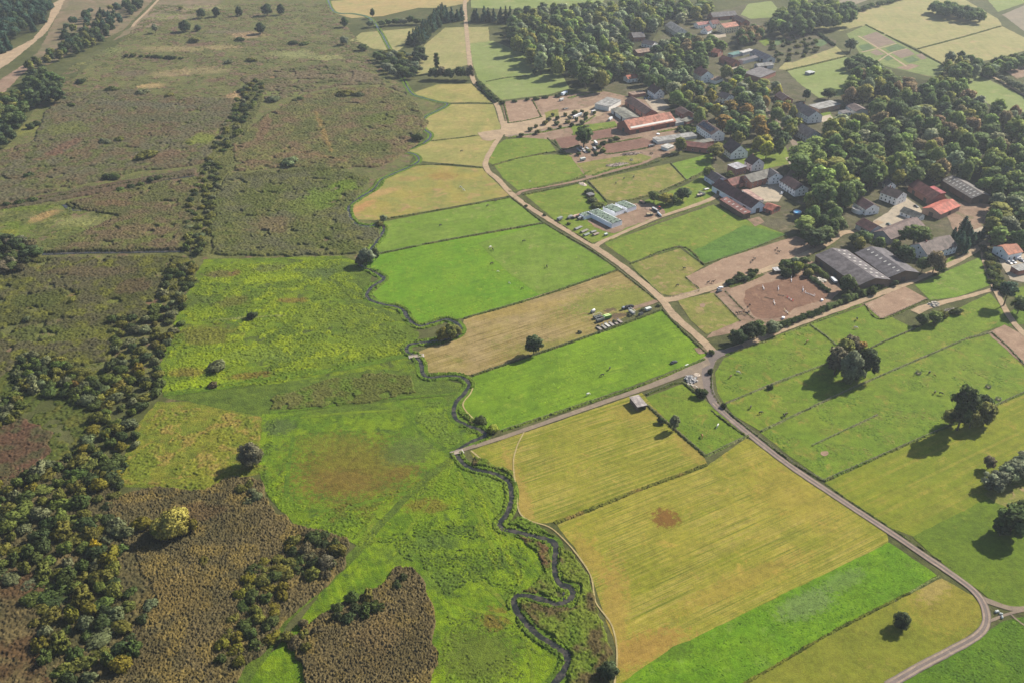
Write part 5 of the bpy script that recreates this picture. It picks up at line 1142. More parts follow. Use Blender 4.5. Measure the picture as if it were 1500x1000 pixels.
    scatter([(1190, 195), (1225, 178), (1240, 200), (1205, 205)], 8, (7, 11), (7, 10), ['round'], mix, 'village', seed=22)
    # top left
    scatter([(-20, -10), (74, -5), (68, 18), (42, 38), (10, 62), (-20, 75)], 7.5, (12, 16), (7, 9), ['scots', 'scots', 'pine'], ['blue green', 'dark green', 'blue green'], 'pines', seed=23)
    scatter([(90, 52), (100, 30), (120, 20), (150, 12), (172, 8), (178, 30), (150, 45), (120, 62), (95, 66)], 11, (7, 11), (6, 9), ['pine', 'round', 'scots'], ['blue green', 'dark green', 'olive green'], 'pines', seed=24)
    scatter([(180, 2), (208, 0), (206, 10), (190, 18)], 9, (7, 9), (7, 9), ['round'], ['dark green'], 'pines', seed=25)
    scatter([(100, 60), (140, 36), (160, 40), (150, 55), (120, 70), (90, 78), (60, 92), (30, 100)], 8, (7, 11), (6, 8), ['round', 'column'], ['olive green', 'deep green', 'dark green'], 'heath', seed=26)
    scatter([(38, 130), (45, 110), (62, 104), (84, 118), (86, 138), (62, 142), (46, 146)], 8, (9, 14), (10, 13), ['round', 'tall'], ['dark green', 'deep green'], 'heath', seed=27)
    scatter([(-10, 150), (20, 135), (40, 140), (42, 152), (28, 175), (-10, 178)], 8, (7, 10), (8, 11), ['round'], ['olive green', 'deep green'], 'heath', seed=28)
    scatter([(-10, 178), (14, 180), (16, 205), (-10, 212)], 8, (6, 9), (8, 10), ['round'], ['dark green'], 'heath', seed=29)
    scatter([(20, 176), (60, 176), (55, 185), (20, 184)], 8, (3, 4), (7, 9), ['bush'], ['dark green'], 'heath', seed=30)
    # conifer rows by the far road
    scatter_line([(604, 66), (618, 52), (632, 38), (648, 22)], 6, (11, 14), (7, 9), ['pine'], ['blue green', 'dark green'], 'row', jit=1.5, seed=31)
    scatter_line([(610, 68), (625, 54), (640, 40), (653, 24)], 6, (11, 14), (7, 9), ['pine'], ['blue green', 'dark green'], 'row', jit=1.5, seed=32)
    scatter_line([(655, 34), (676, 30)], 6, (12, 16), (7, 9), ['pine'], ['blue green'], 'row', jit=1.5, seed=33)
    scatter_line([(690, 32), (720, 33), (750, 34)], 6, (13, 17), (7, 9), ['pine'], ['blue green', 'dark green'], 'row', jit=1.5, seed=34)
    scatter_line([(545, 40), (575, 38), (610, 36)], 7, (6, 9), (8, 11), ['round'], ['deep green', 'grey green'], 'row', jit=2, seed=35)
    scatter_line([(634, 116), (655, 117), (672, 118), (688, 119)], 7, (9, 13), (9, 11), ['round', 'tall'], ['dark green', 'deep green', 'grey brown'], 'row', jit=1.5, seed=36)
    put(640, 106, 17, 5, 'column', 'deep green', 'tall thin poplar by the far tree row')
    scatter([(545, 80), (570, 74), (585, 76), (600, 82), (612, 100), (600, 112), (580, 108), (565, 98)], 8, (5, 8), (7, 10), ['round'], ['deep green', 'grey green', 'olive green', 'dark green'], 'stream', seed=37)
    scatter([(608, 72), (618, 74), (622, 86), (608, 88)], 8, (6, 9), (7, 9), ['round'], ['dark green'], 'stream', seed=38)
    # shrub belts of the marsh
    ol = ['olive green', 'deep green', 'grey green', 'dark green', 'olive green', 'mid green']
    B_ = ['bush', 'bush', 'low']
    scatter([(352, 132), (372, 114), (386, 128), (378, 150), (360, 166), (346, 200), (326, 224), (312, 214), (330, 182)], 6.8, (2, 3.8), (4.6, 7.5), B_, ol, 'belt', seed=40)
    scatter([(276, 292), (310, 226), (326, 240), (312, 300), (302, 345), (290, 374), (270, 370)], 5.6, (2, 3.6), (4.4, 7), B_, ol, 'belt', seed=41)
    scatter([(246, 388), (285, 382), (276, 430), (266, 470), (240, 520), (236, 568), (206, 590), (196, 660), (172, 700), (150, 690), (112, 662), (122, 640), (132, 600), (166, 520), (162, 466), (214, 460), (236, 430)], 4.7, (2, 4.4), (4, 7), B_, ol + ol + ['yellowish'], 'belt', seed=42)
    scatter([(22, 522), (50, 516), (110, 536), (150, 560), (130, 588), (90, 578), (22, 568)], 4, (2.4, 4), (4.5, 6.5), B_, ol, 'belt', seed=43)
    scatter([(-20, 590), (30, 570), (36, 600), (0, 620), (-20, 620)], 4, (2.4, 4), (4.5, 6.5), B_, ol, 'belt', seed=53)
    scatter([(-20, 708), (60, 682), (140, 652), (178, 700), (162, 740), (178, 790), (160, 850), (226, 882), (200, 930), (180, 975), (100, 1000), (44, 945), (52, 880), (-20, 838)], 4.2, (1.8, 5.2), (4, 8), B_, ol + ol + ol + ['yellowish', 'mid green', 'olive green'], 'scrub', seed=44, tries=5000)
    scatter([(330, 908), (368, 832), (400, 810), (430, 792), (420, 850), (410, 890), (402, 935), (346, 972), (316, 965)], 4, (2, 3.8), (4.4, 6), B_, ['yellowish', 'olive green', 'deep green', 'olive green', 'yellowish'], 'scrub', seed=45)
    scatter([(418, 792), (458, 776), (500, 792), (490, 830), (460, 850), (430, 832)], 3.8, (2.4, 4.5), (4.4, 6), B_, ['dark green', 'deep green', 'grey brown', 'olive green'], 'scrub', seed=46)
    scatter([(484, 906), (505, 870), (540, 866), (550, 890), (512, 906)], 3.6, (2.2, 4), (4, 5.5), B_, ['dark green', 'olive green', 'deep green'], 'scrub', seed=47)
    scatter([(418, 932), (440, 910), (466, 922), (452, 952)], 3.6, (2, 3.2), (4, 5), B_, ['grey brown', 'olive green', 'deep green'], 'scrub', seed=48)
    scatter([(340, 712), (372, 700), (385, 725), (360, 735)], 4, (2, 3.2), (4, 5), B_, ['olive green', 'grey green'], 'scrub', seed=49)
    put(590, 850, 2.6, 4, 'bush', 'dark green', 'dark bush near the tip of the pointed reed bed')
    put(582, 860, 2.6, 4.6, 'bush', 'dark green', 'second dark bush near the tip of the pointed reed bed')
    put(478, 832, 5, 6, 'round', 'grey brown', 'grey leafless looking tree at the edge of the ride')
    scatter([(-20, 345), (34, 345), (55, 368), (32, 392), (-20, 398)], 5, (3.5, 6), (6, 8), ['round', 'bush'], ['dark green', 'grey brown', 'deep green'], 'left', seed=50)
    for zz, ln in enumerate(([(8, 302), (30, 298), (46, 296)], [(175, 280), (200, 273), (235, 262)], [(186, 84), (220, 85), (265, 87)], [(160, 262), (170, 262)], [(45, 258), (40, 260)])):
        scatter_line(ln, 6, (2, 3.4), (5, 8), B_, ['dark green', 'deep green'], 'ditch', seed=60 + zz)
    for k, (x, y, w_) in enumerate(((118, 122, 14), (165, 133, 14), (210, 138, 15), (248, 142, 10), (430, 65, 14), (445, 66, 12), (335, 93, 10), (370, 90, 12), (352, 60, 12), (440, 147, 8), (400, 148, 16), (505, 140, 22), (525, 142, 14), (105, 157, 10), (155, 210, 12), (175, 207, 10), (240, 468, 7), (195, 470, 8), (40, 471, 5), (105, 445, 6))):
        put(x, y, 2.4 + .06 * w_, w_ * .8, 'bush', ['dark green', 'deep green', 'grey green', 'olive green'][k % 4])
    PLACED_lab = {'belt': 1}
    # gardens, yards and hedges of the village
    scatter([(1130, 60), (1170, 48), (1200, 60), (1195, 75), (1150, 90), (1130, 85)], 9, (2, 4), (4, 7), ['bush'], mix, 'garden', seed=70)
    scatter([(800, 168), (850, 160), (880, 165), (850, 180), (800, 190), (760, 200)], 8, (2, 4), (3, 5), ['bush'], mix, 'yard', seed=71)
    scatter([(960, 190), (1010, 184), (1020, 192), (985, 198), (960, 204), (950, 196)], 5, (2, 4), (4, 6), ['bush', 'round'], mix, 'yard', seed=72)
    scatter([(930, 160), (920, 178), (935, 180), (900, 178), (896, 168)], 6, (3, 5), (5, 7), ['bush', 'round'], mix, 'yard', seed=73)
    scatter([(880, 206), (905, 203), (905, 196), (900, 208), (835, 226), (890, 224)], 7, (2, 3.4), (4, 6), ['bush'], mix, 'yard', seed=74)
    scatter([(1045, 265), (1060, 252), (1075, 250), (1072, 262), (1058, 268)], 6, (3, 5), (4, 6), ['round', 'bush'], mix, 'yard', seed=75)
    scatter([(1235, 410), (1300, 412), (1330, 400), (1325, 410), (1260, 432), (1240, 436)], 4.5, (2.5, 5), (4, 6), ['bush', 'round'], mix, 'yard', seed=76)
    scatter([(1290, 330), (1310, 345), (1325, 365), (1300, 372), (1260, 358), (1240, 345), (1262, 340)], 7, (6, 9), (6, 8), ['round'], mix, 'village', seed=77)
    scatter([(1440, 360), (1455, 372), (1470, 410), (1478, 425), (1462, 425), (1448, 395)], 4, (2, 4), (4, 5), ['bush'], mix, 'hedge', seed=78)
    scatter([(1140, 390), (1175, 378), (1190, 388), (1200, 400), (1180, 402), (1150, 400)], 5, (3, 5), (5, 7), ['bush', 'round'], mix + ['bright green'], 'yard', seed=79)
    scatter([(1065, 412), (1085, 400), (1108, 393), (1106, 400), (1080, 414)], 4.5, (2, 3.6), (4, 5.5), ['bush'], ['deep green', 'dark green'], 'hedge', seed=80)
    scatter_line([(700, 124), (716, 140), (735, 152)], 6, (2, 3.4), (5, 6.5), ['bush'], ['dark green', 'deep green'], 'hedge', seed=81)
    scatter_line([(738, 152), (765, 149), (800, 144), (832, 140)], 9, (1.6, 2.6), (4, 6), ['bush'], ['dark green', 'deep green'], 'hedge', seed=82)
    scatter_line([(742, 290), (800, 318), (830, 330)], 16, (1, 1.6), (2, 3), ['bush'], ['deep green'], 'hedge', jit=.6, seed=83)
    scatter_line([(850, 486), (900, 470), (965, 447)], 9, (.9, 1.6), (2, 3.2), ['bush'], ['deep green', 'grey green'], 'hedge', jit=1, seed=84)
    put(735, 55, 3.5, 4, 'round', 'dark green')
    put(783, 110, 4.5, 5, 'round', 'dark green', 'small dark tree alone in the far green pasture')
# ================================================================= BUILDINGS
WHITE = alb(.80, .79, .76); CREAM = alb(.74, .64, .42); BRICK = alb(.30, .135, .095); GREY = alb(.45, .45, .45); WOOD = alb(.13, .085, .06); PALE = alb(.62, .60, .55)
R_BROWN = c(122, 92, 84); R_RED = c(150, 92, 82); R_ORANGE = c(208, 138, 112); R_GREY = c(128, 122, 122); R_LIGHT = c(176, 174, 168); R_DARK = c(92, 84, 92); R_TAN = c(176, 146, 124); R_PINK = c(204, 164, 150); R_BR = c(196, 100, 96); R_WHITE = c(226, 222, 214); R_GG = c(150, 148, 134)
M_glass = new_mat('window_glass', 0.15, 0.5)[0]; M_glass.node_tree.nodes['Principled BSDF'].inputs['Base Color'].default_value = (0.02, 0.025, 0.03, 1)
M_frame = plain(alb(.7, .7, .68), .6, .1)
M_door = plain(alb(.08, .06, .05), .7, .2)
M_brickt = plain(alb(.27, .12, .09), .9, .25, 2.0)
M_sky = plain(c(236, 232, 222), .5, .08)

def window(parent, x, y, z, w, h, axis, sgn):
    """frame and pane standing 4 cm proud of the wall; axis 'y' = long side, 'x' = gable"""
    f = MB(); p = MB(); t = .09
    def bx(m, u0, u1, z0, z1, d0, d1):
        if axis == 'y': m.box(x + u0, x + u1, min(y + sgn * d0, y + sgn * d1), max(y + sgn * d0, y + sgn * d1), z0, z1)
        else: m.box(min(x + sgn * d0, x + sgn * d1), max(x + sgn * d0, x + sgn * d1), y + u0, y + u1, z0, z1)
    for u0, u1, z0, z1 in ((-w / 2, -w / 2 + t, z, z + h), (w / 2 - t, w / 2, z, z + h), (-w / 2 + t, w / 2 - t, z, z + t), (-w / 2 + t, w / 2 - t, z + h - t, z + h)): bx(f, u0, u1, z0, z1, -.05, .05)
    fo = f.build('window', M_frame, parent)
    bx(p, -w / 2 + t, w / 2 - t, z + t, z + h - t, -.05, .02)
    p.build('pane', M_glass, fo)

def _box(x, y, dx, dy, L, w, ztop, by):
    pts = []
    nx, ny = -dy, dx
    for u in (-L / 2, L / 2):
        for v in (-w, w):
            pts.append((x + dx * u + nx * v, y + dy * u + ny * v))
    sx = [to_px(a, b, z) for a, b in pts for z in (1.5, ztop)]
    X = [q[0] for q in sx]; Y = [q[1] for q in sx]
    fx = [q[0] for q in pts]; fy = [q[1] for q in pts]
    x0, x1 = min(X), max(X); y0, y1 = min(Y), max(Y)
    BUILD_BOX.append((x0 + (x1 - x0) * .04, y0, x1 - (x1 - x0) * .04, y1 - (y1 - y0) * .16, y, min(fx), min(fy), max(fx), max(fy)))

GEO = {}
def gable(name, label, a, b, cpt, zr, ze, wall, roof, cat='house', win=1, kind='tile', chim=0, sky=None, base=None, gwin=2, half=None, panels=False, over=.45):
    if cat not in ('riding hall', 'barn', 'stable', 'shed'): zr *= 1.12; ze *= 1.12; half = half * 1.18 if half else None
    A, B_, C_ = P(a[0], a[1], zr), P(b[0], b[1], zr), P(cpt[0], cpt[1], ze)
    d = (B_ - A); L = d.to_2d().length; dx, dy = d.x / L, d.y / L
    cr = (C_.x - A.x) * dy - (C_.y - A.y) * dx
    w = half or min(9.5, max(3.0, abs(cr)))
    side = -1 if cr > 0 else 1                    # local +y or -y holds the slope one sees
    mx, my = (A.x + B_.x) / 2, (A.y + B_.y) / 2
    o = empty(name, (mx, my, 0), math.atan2(dy, dx), label, cat)
    _box(mx, my, dx, dy, L, w, zr, my)
    s = (zr - ze) / w; wo = w + over; zo = zr - s * wo
    GEO.update(o=o, L=L, w=w, s=s, zr=zr, side=side)
    mats = [plain(wall, .9, .14, .6)] + ([plain(base, .9, .2, .8)] if base else [])
    wb = MB().extr([(-w, -.2), (w, -.2), (w, ze - .24), (0, zr - .27), (-w, ze - .24)], -L / 2, L / 2)
    wb.build('wall', mats[0], o)
    rf = MB().extr([(-wo, zo), (-wo, zo - .2), (0, zr - .22), (wo, zo - .2), (wo, zo), (0, zr)], -L / 2 - .4, L / 2 + .4).build('roof', roofmat(roof, kind), o)
    for k in range(chim):
        x = -L * .28 + k * L * .5
        MB().box(x - .4, x + .4, -.35, .35, zr - .7, zr + 1.0).build('chimney', M_brickt, rf)
    if sky:                                       # translucent roof panels
        n, rows = sky[:2]
        for k in range(n):
            for q in range(rows):
                x = -L / 2 + L * (k + .5) / n; y0 = w * (.3 + .38 * q) * sky[2]
                sb = MB().obox(x, side * y0, zr - s * abs(y0) + .05, 1.0, 1.9, .06, rx=-side * sky[2] * math.atan(s)); sb.build('skylight', M_sky, rf)
    if panels:
        for k in range(4):
            x = -L * .34 + k * L * .2
            MB().obox(x, side * w * .5, zr - s * w * .5 + .09, L * .18, w * .72, .08, rx=-side * math.atan(s)).build('solar_panel', plain(alb(.012, .014, .03), .25, .1), rf)
    if win:
        rows = 2 if ze > 5.2 else 1
        n = max(1, int(L / 3.4)) if win == 1 else win
        for sg in (1, -1):
            for r_ in range(rows):
                for k in range(n):
                    if sg == side and r_ == 0 and k == n // 2 and n > 1:
                        x = -L / 2 + L * (k + .5) / n
                        MB().box(x - .55, x + .55, min(sg * (w - .05), sg * (w + .05)), max(sg * (w - .05), sg * (w + .05)), 0, 2.15).build('door', M_door, o); continue
                    window(o, -L / 2 + L * (k + .5) / n, sg * w, .9 + 2.7 * r_, 1.15, 1.4, 'y', sg)
        for sg in (1, -1):
            for r_ in range(rows + (1 if zr - ze > 2.6 else 0)):
                nn = gwin if r_ < rows else max(1, gwin - 1)
                sp = 2 * w / (nn + 1) if r_ < rows else 1.9
                for k in range(nn):
                    window(o, sg * L / 2, (k - (nn - 1) / 2) * sp * .9, .9 + 2.7 * r_, 1.0, 1.35, 'x', sg)
    else:
        for k in range(max(1, int(L / 14))):
            x = -L / 2 + L * (k + .5) / max(1, int(L / 14))
            MB().box(x - 1.7, x + 1.7, min(side * (w - .05), side * (w + .06)), max(side * (w - .05), side * (w + .06)), 0, min(3.2, ze - .6)).build('barn_door', M_door, o)
        for sg in (1, -1):
            MB().box(min(sg * (L / 2 - .05), sg * (L / 2 + .06)), max(sg * (L / 2 - .05), sg * (L / 2 + .06)), -1.7, 1.7, 0, min(3.4, ze - .5)).build('barn_door', M_door, o)
    return o

def flat(name, label, a, b, cpt, z, wall, roof, cat='shed', tilt=0.4, win=0, kind='sheet', wmax=24, sky=None, opn=False):
    A, B_, C_ = P(a[0], a[1], z), P(b[0], b[1], z), P(cpt[0], cpt[1], z)
    d = B_ - A; L = d.to_2d().length; dx, dy = d.x / L, d.y / L
    cr = (C_.x - A.x) * dy - (C_.y - A.y) * dx
    w = min(wmax, max(2.4, abs(cr))); sg = -1 if cr > 0 else 1
    mx = (A.x + B_.x) / 2 - dy * sg * w / 2; my = (A.y + B_.y) / 2 + dx * sg * w / 2
    o = empty(name, (mx, my, 0), math.atan2(dy, dx), label, cat)
    _box(mx, my, dx, dy, L, w / 2, z, my)
    z0, z1 = (z - tilt, z) if sg > 0 else (z, z - tilt)     # lower along the edge one sees
    wb = MB()
    if opn:                                        # open towards the camera side: three walls and posts
        f = -w / 2 if sg > 0 else w / 2
        wb.box(-L / 2, L / 2, -f - .12 if f < 0 else -f, -f if f < 0 else -f + .12, 0, z - tilt - .25)
        for x in (-L / 2, L / 2 - .12): wb.box(x, x + .12, -w / 2 + .13, w / 2 - .13, 0, z - tilt - .27)
        for x in np.linspace(-L / 2 + .3, L / 2 - .3, max(2, int(L / 4) + 1)): wb.box(x - .09, x + .09, f - .09 if f > 0 else f, f if f > 0 else f + .09, 0, z - tilt - .22)
    else:
        wb.extr([(-w / 2, -.2), (w / 2, -.2), (w / 2, z1 - .2), (-w / 2, z0 - .2)], -L / 2, L / 2)
    wb.build('wall', plain(wall, .9, .16, .6), o)
    rf = MB().extr([(-w / 2 - .35, z0 - .18), (w / 2 + .35, z1 - .18), (w / 2 + .35, z1), (-w / 2 - .35, z0)], -L / 2 - .35, L / 2 + .35).build('roof', roofmat(roof, kind), o)
    if sky:
        for k in range(sky):
            MB().obox(-L / 2 + L * (k + .5) / sky, 0, z - tilt / 2 + .04, .9, min(2.2, w * .5), .06, rx=math.atan2(z1 - z0, w)).build('skylight', M_sky, rf)
    for k in range(win):
        window(o, -L / 2 + L * (k + .5) / win, -sg * w / 2, .9, 1.1, 1.2, 'y', -sg)
    if not opn:
        MB().box(L / 2 - .05, L / 2 + .05, -.6, .6, 0, 2.1).build('door', M_door, o)
    return o

# --- the stables in the middle
flat('farm_shed', 'wide light grey flat roofed shed at the upper stable yard', (892, 156), (910, 146), (881, 147), 5, PALE, R_LIGHT, 'shed', sky=3, wmax=17)
gable('stable', 'pale green grey ridged stable beside the orange hall', (905, 157), (926, 171), (896, 160), 5, 3.8, PALE, R_GG, 'stable', 0, 'sheet', half=7)
gable('barn', 'long brown tiled barn behind the pale stable', (925, 141), (955, 161), (915, 149), 8, 4.5, BRICK, R_BROWN, 'barn', 0, half=6.5)
gable('riding_hall', 'orange roofed riding hall with white strip along the eaves', (914, 176.5), (981, 164), (924, 191), 10.4, 4.8, alb(.24, .09, .06), R_ORANGE, 'riding hall', 0, 'sheet', half=10)
hs = GEO; MB().obox(0, hs['side'] * hs['w'] * .84, hs['zr'] - hs['s'] * hs['w'] * .84 + .06, hs['L'] * .93, 2.0, .08, rx=-hs['side'] * math.atan(hs['s'])).build('skylight', M_sky, [q for q in hs['o'].children if q.name.startswith('roof')][0])
gable('farmhouse', 'white gabled farmhouse by the upper stable yard', (956, 123), (967, 130), (957, 138), 9, 5, WHITE, R_BROWN, half=4.4, chim=1)
flat('outbuilding', 'tan roofed outbuilding left of the white farmhouse', (927, 138.6), (946, 135.5), (926, 132), 3.6, BRICK, R_TAN, 'outbuilding', wmax=8)
gable('cottage', 'small white cottage with orange red roof at the wood edge', (917, 110.5), (932, 108.5), (918, 115), 6, 3.8, WHITE, c(206, 122, 92), half=4)
gable('villa', 'tall white house with brown red roof among the trees', (1025, 97), (1037, 104), (1020, 112), 11, 6.5, WHITE, R_RED, half=6, chim=1)
flat('outbuilding', 'tan roofed annex right of the tall white house', (1049, 118), (1060, 113.5), (1047, 110), 4, WHITE, R_TAN, 'outbuilding', wmax=7)
gable('house', 'grey roofed house at the edge of the wood', (925, 48), (942, 47), (927, 57), 8, 4.5, BRICK, R_GREY, half=6.5)
gable('house', 'big pale grey roofed house left of the cream one', (983, 31), (1000, 42), (971, 38), 9, 5, PALE, R_LIGHT, half=6.5)
gable('house', 'low slate roofed house below the wood edge house', (944, 58), (960, 61), (946, 65), 6.5, 4, WHITE, R_DARK, half=5)
gable('house', 'tan roofed long house on the wood lane', (930, 73), (950, 70), (932, 81), 6, 3.8, BRICK, R_TAN, half=5)
gable('barn', 'long grey brown barn at the far green field', (1041, 19), (1076, 16), (1043, 26), 9, 5, BRICK, R_GREY, 'barn', 0, half=7)
gable('barn', 'brown barn joining the long far barn at its right end', (1079, 22), (1093, 29), (1077, 28), 8, 4.5, BRICK, R_BROWN, 'barn', 0, half=5.5)
gable('house', 'low white house with pale red roof left of the cream house', (1020, 33), (1038, 31), (1022, 38), 6, 4, WHITE, c(204, 138, 128), half=4.5)
gable('house', 'dark red roofed house between low white and cream houses', (1041, 30), (1052, 29), (1043, 38), 8, 5, WHITE, R_RED, half=4.5)
gable('villa', 'cream house with hipped orange roof in the upper village', (1056, 35), (1077, 32), (1057, 44), 9.5, 6.5, CREAM, c(212, 144, 118), 'house', half=6.5)
gable('house', 'small white gabled house in front of the dark red roof', (1039, 37.5), (1032, 40.5), (1037, 46), 7, 3.6, WHITE, R_RED, half=4)
gable('house', 'orange roofed house above the brick farm', (1046, 71), (1056, 73), (1046, 78), 6.5, 4, BRICK, c(206, 132, 110), half=4.5)
gable('barn', 'dark red brick barn of the upper farm', (1059, 81), (1079, 88), (1058, 88), 7.5, 4.5, BRICK, R_RED, 'barn', 0, half=5)
flat('lean_to', 'long teal green lean-to roof behind the brick barn', (1074, 80.5), (1089, 76.5), (1072, 77), 3.4, GREY, c(110, 158, 150), 'lean-to', wmax=8)
gable('barn', 'slate blue barn at the right of the upper farm yard', (1106, 71.5), (1130, 82), (1101, 77), 8, 4.5, GREY, c(118, 120, 134), 'barn', 0, half=6)
flat('shed', 'white edged shed at the back of the upper farm yard', (1089, 77), (1104, 73), (1088, 73.5), 4, GREY, R_WHITE, wmax=6)
flat('shed', 'low grey flat roofed shed inside the upper farm yard', (1089, 89), (1113, 83), (1087, 86), 4.2, GREY, R_GREY, wmax=9)
flat('barn', 'wide grey roofed barn at the front of the upper farm', (1114, 112), (1137, 103), (1096, 104), 6, BRICK, R_GREY, 'barn', tilt=1.4)
gable('shed', 'pale ridged shed behind the wide grey barn', (1108, 93), (1131, 91), (1108, 98), 6, 4, GREY, R_LIGHT, 'shed', 0, 'sheet', half=4)
gable('house', 'white house with violet dark roof in the trees', (1057, 134), (1070, 138), (1056, 143), 8, 5, WHITE, R_DARK, half=5)
gable('house', 'brown roofed cottage hidden right of the yard', (997, 156), (1008, 163), (992, 161), 6, 3.8, BRICK, R_BROWN, half=4.5)
gable('villa', 'white house with dark solar panels on its roof', (1031, 175.5), (1053, 190), (1028, 186), 9.5, 6, WHITE, c(150, 120, 108), 'house', half=5.5, panels=True, chim=1)
flat('stable', 'long low light grey shed in front of the orange hall', (964, 207), (1021, 198), (961, 201), 3, PALE, R_LIGHT, 'shed', wmax=9)
gable('outbuilding', 'red brick outbuilding with stone foot by the grass', (1002, 206), (1044, 211), (1004, 216), 6, 4, BRICK, R_RED, 'outbuilding', 4, half=5)
flat('outbuilding', 'pale flat roofed wing behind the brick outbuilding', (1021, 210.5), (1046, 205.5), (1017, 207), 4.4, BRICK, R_GG, 'outbuilding', wmax=7)
flat('shed', 'small white roofed shed left of the domed tank', (978, 217), (988, 213), (975, 210), 3, PALE, R_WHITE, wmax=7)
gable('house', 'dark roofed house with tall white gable and three windows', (1072, 203), (1085, 213), (1061, 209), 10.5, 5, WHITE, c(108, 84, 84), half=6.5, gwin=3)
flat('house', 'brick house with light flat roof in the lower village', (1079, 247), (1094, 243), (1074, 237), 6.4, alb(.34, .17, .13), c(206, 204, 208), 'house', win=3, wmax=10)
gable('house', 'white gabled house with brown roof next to the flat roofed one', (1101, 226), (1112, 232), (1097, 233), 9.5, 5.5, WHITE, R_BROWN, half=5, chim=1)
gable('outbuilding', 'dark roofed outbuilding at the back of the big barn', (1042, 249), (1058, 259), (1035, 258), 7, 4, alb(.5, .52, .58), R_DARK, 'outbuilding', 2, half=5)
gable('barn', 'big barn with long dark brown red roof and pale gable', (1054, 262), (1112, 294.5), (1046, 272), 9.2, 5, alb(.72, .74, .78), c(112, 74, 76), 'barn', 0, half=6.2)
flat('lean_to', 'red brown lean-to with small skylights in front of the big barn', (1055, 290.5), (1090, 312.5), (1060, 286), 4.7, WOOD, c(158, 104, 94), 'lean-to', wmax=6.5, sky=6, tilt=.9)
flat('lean_to', 'pale pink flat lean-to on the yard side of the big barn', (1096, 277), (1119, 292), (1088, 279), 5, PALE, R_PINK, 'lean-to', wmax=7)
gable('barn', 'grey green roofed brick barn behind the pale yard', (1092, 257), (1127, 247), (1097, 266), 9, 5.6, BRICK, c(138, 134, 124), 'barn', 5, 'sheet', half=6.5)
gable('barn', 'low brown red barn between big barn and grey green roof', (1066, 263), (1083, 258), (1079, 272), 7, 4, BRICK, R_RED, 'barn', 0, half=5.5)
gable('house', 'white walled end house of the grey green barn', (1128, 246), (1138, 253), (1126, 252), 8.5, 5.5, WHITE, R_GREY, half=5)
gable('house', 'long brown roofed house with white walls right of the pale yard', (1153, 256.5), (1176, 271), (1144, 266), 8, 5, WHITE, c(112, 82, 80), half=5)
gable('outbuilding', 'orange roofed low outbuilding left of the blue pool', (1124, 297), (1138, 302), (1122, 305), 4.8, 3, BRICK, c(196, 116, 94), 'outbuilding', 2, half=4.5)
gable('house', 'white house with dark brown roof beside the sunny yard', (1299, 272.5), (1323, 281), (1290, 281), 8.5, 5.4, WHITE, c(104, 86, 82), half=5.5, chim=1)
gable('barn', 'brick barn with long dull red roof', (1344, 263), (1378, 284), (1337, 271), 9, 5, BRICK, R_RED, 'barn', 0, half=6.5)
flat('lean_to', 'bright red flat roofed lean-to behind the brick barn', (1362, 273.5), (1379, 283), (1367, 272), 5.5, BRICK, c(214, 104, 104), 'lean-to', wmax=5)
gable('long_shed', 'long weathered grey shed at the right of the village', (1395, 257), (1440, 283.5), (1381, 265), 8, 5, WOOD, c(134, 126, 120), 'shed', 0, 'sheet', half=8.5, sky=(9, 2, 1))
gable('barn', 'barn with bright orange roof', (1366, 304.5), (1395, 292), (1373, 319), 7, 4.4, alb(.3, .2, .15), c(220, 118, 94), 'barn', 0, half=7)
gable('stable', 'pale roofed stable with white front in the sunny yard', (1325, 303), (1351, 313), (1318, 306), 5.8, 3.4, WHITE, R_GG, 'stable', 4, 'sheet', half=4)
gable('barn', 'long mauve brown barn closing the sunny yard', (1294, 338), (1343, 318.5), (1301, 352), 8, 4.4, alb(.34, .3, .3), c(140, 116, 108), 'barn', 0, half=7)
gable('barn', 'red brown barn at the left corner of the sunny yard', (1265, 319), (1286, 330), (1257, 330), 7.5, 4.2, alb(.5, .5, .5), c(130, 88, 84), 'barn', 0, half=6)
gable('house', 'long grey roofed house beside the lane junction', (1347, 357), (1391, 344.5), (1358, 369), 9, 5, alb(.6, .6, .6), c(140, 124, 116), half=6.5, chim=1)
gable('house', 'white house with orange roof at the right edge', (1468, 361), (1489, 357), (1471, 370), 7, 4.4, WHITE, c(216, 140, 106), half=5.5)
flat('outbuilding', 'grey flat roofed brick outbuilding at the right edge', (1493, 396), (1516, 391), (1481, 390), 4, BRICK, R_LIGHT, 'outbuilding', wmax=11)
gable('riding_hall', 'left half of the double grey riding hall with pale skylights', (1219, 363.6), (1282, 407), (1204, 378), 8.2, 5, WOOD, c(118, 110, 112), 'riding hall', 0, 'sheet', half=12, sky=(8, 2, -1))
gable('riding_hall', 'right half of the double grey riding hall', (1276, 361), (1326, 396), (1256, 374), 8.2, 5, WOOD, c(114, 108, 112), 'riding hall', 0, 'sheet', half=11.2, sky=(8, 1, 1))
flat('shed', 'small tan roofed shed at the right corner of the double hall', (1324, 397), (1335, 393), (1314, 389), 3.4, WOOD, R_TAN, wmax=8)
gable('house', 'dark red roofed house with curved white terrace', (1262, 288), (1280, 299), (1258, 295), 7.5, 4.6, WHITE, c(112, 80, 86), half=5)
tr = MB(); hs = dict(GEO)
for k in range(14):
    a = PI * (k + .5) / 14; tr.obox(math.cos(a) * 5, hs['side'] * (hs['w'] + .6 + math.sin(a) * 4.2), 1.6, .3, 1.25, 3.2, rz=math.atan2(hs['side'] * math.cos(a) * 4.2, -math.sin(a) * 5) + PI / 2)
tr.build('terrace_wall', plain(WHITE, .9, .1), hs['o'])
MB().tube([(0, hs['side'] * (hs['w'] + .2), 0.3), (0, hs['side'] * (hs['w'] + .2), 2.6)], 4.1, 20).build('terrace', plain(alb(.4, .34, .32), .9, .2), hs['o'])
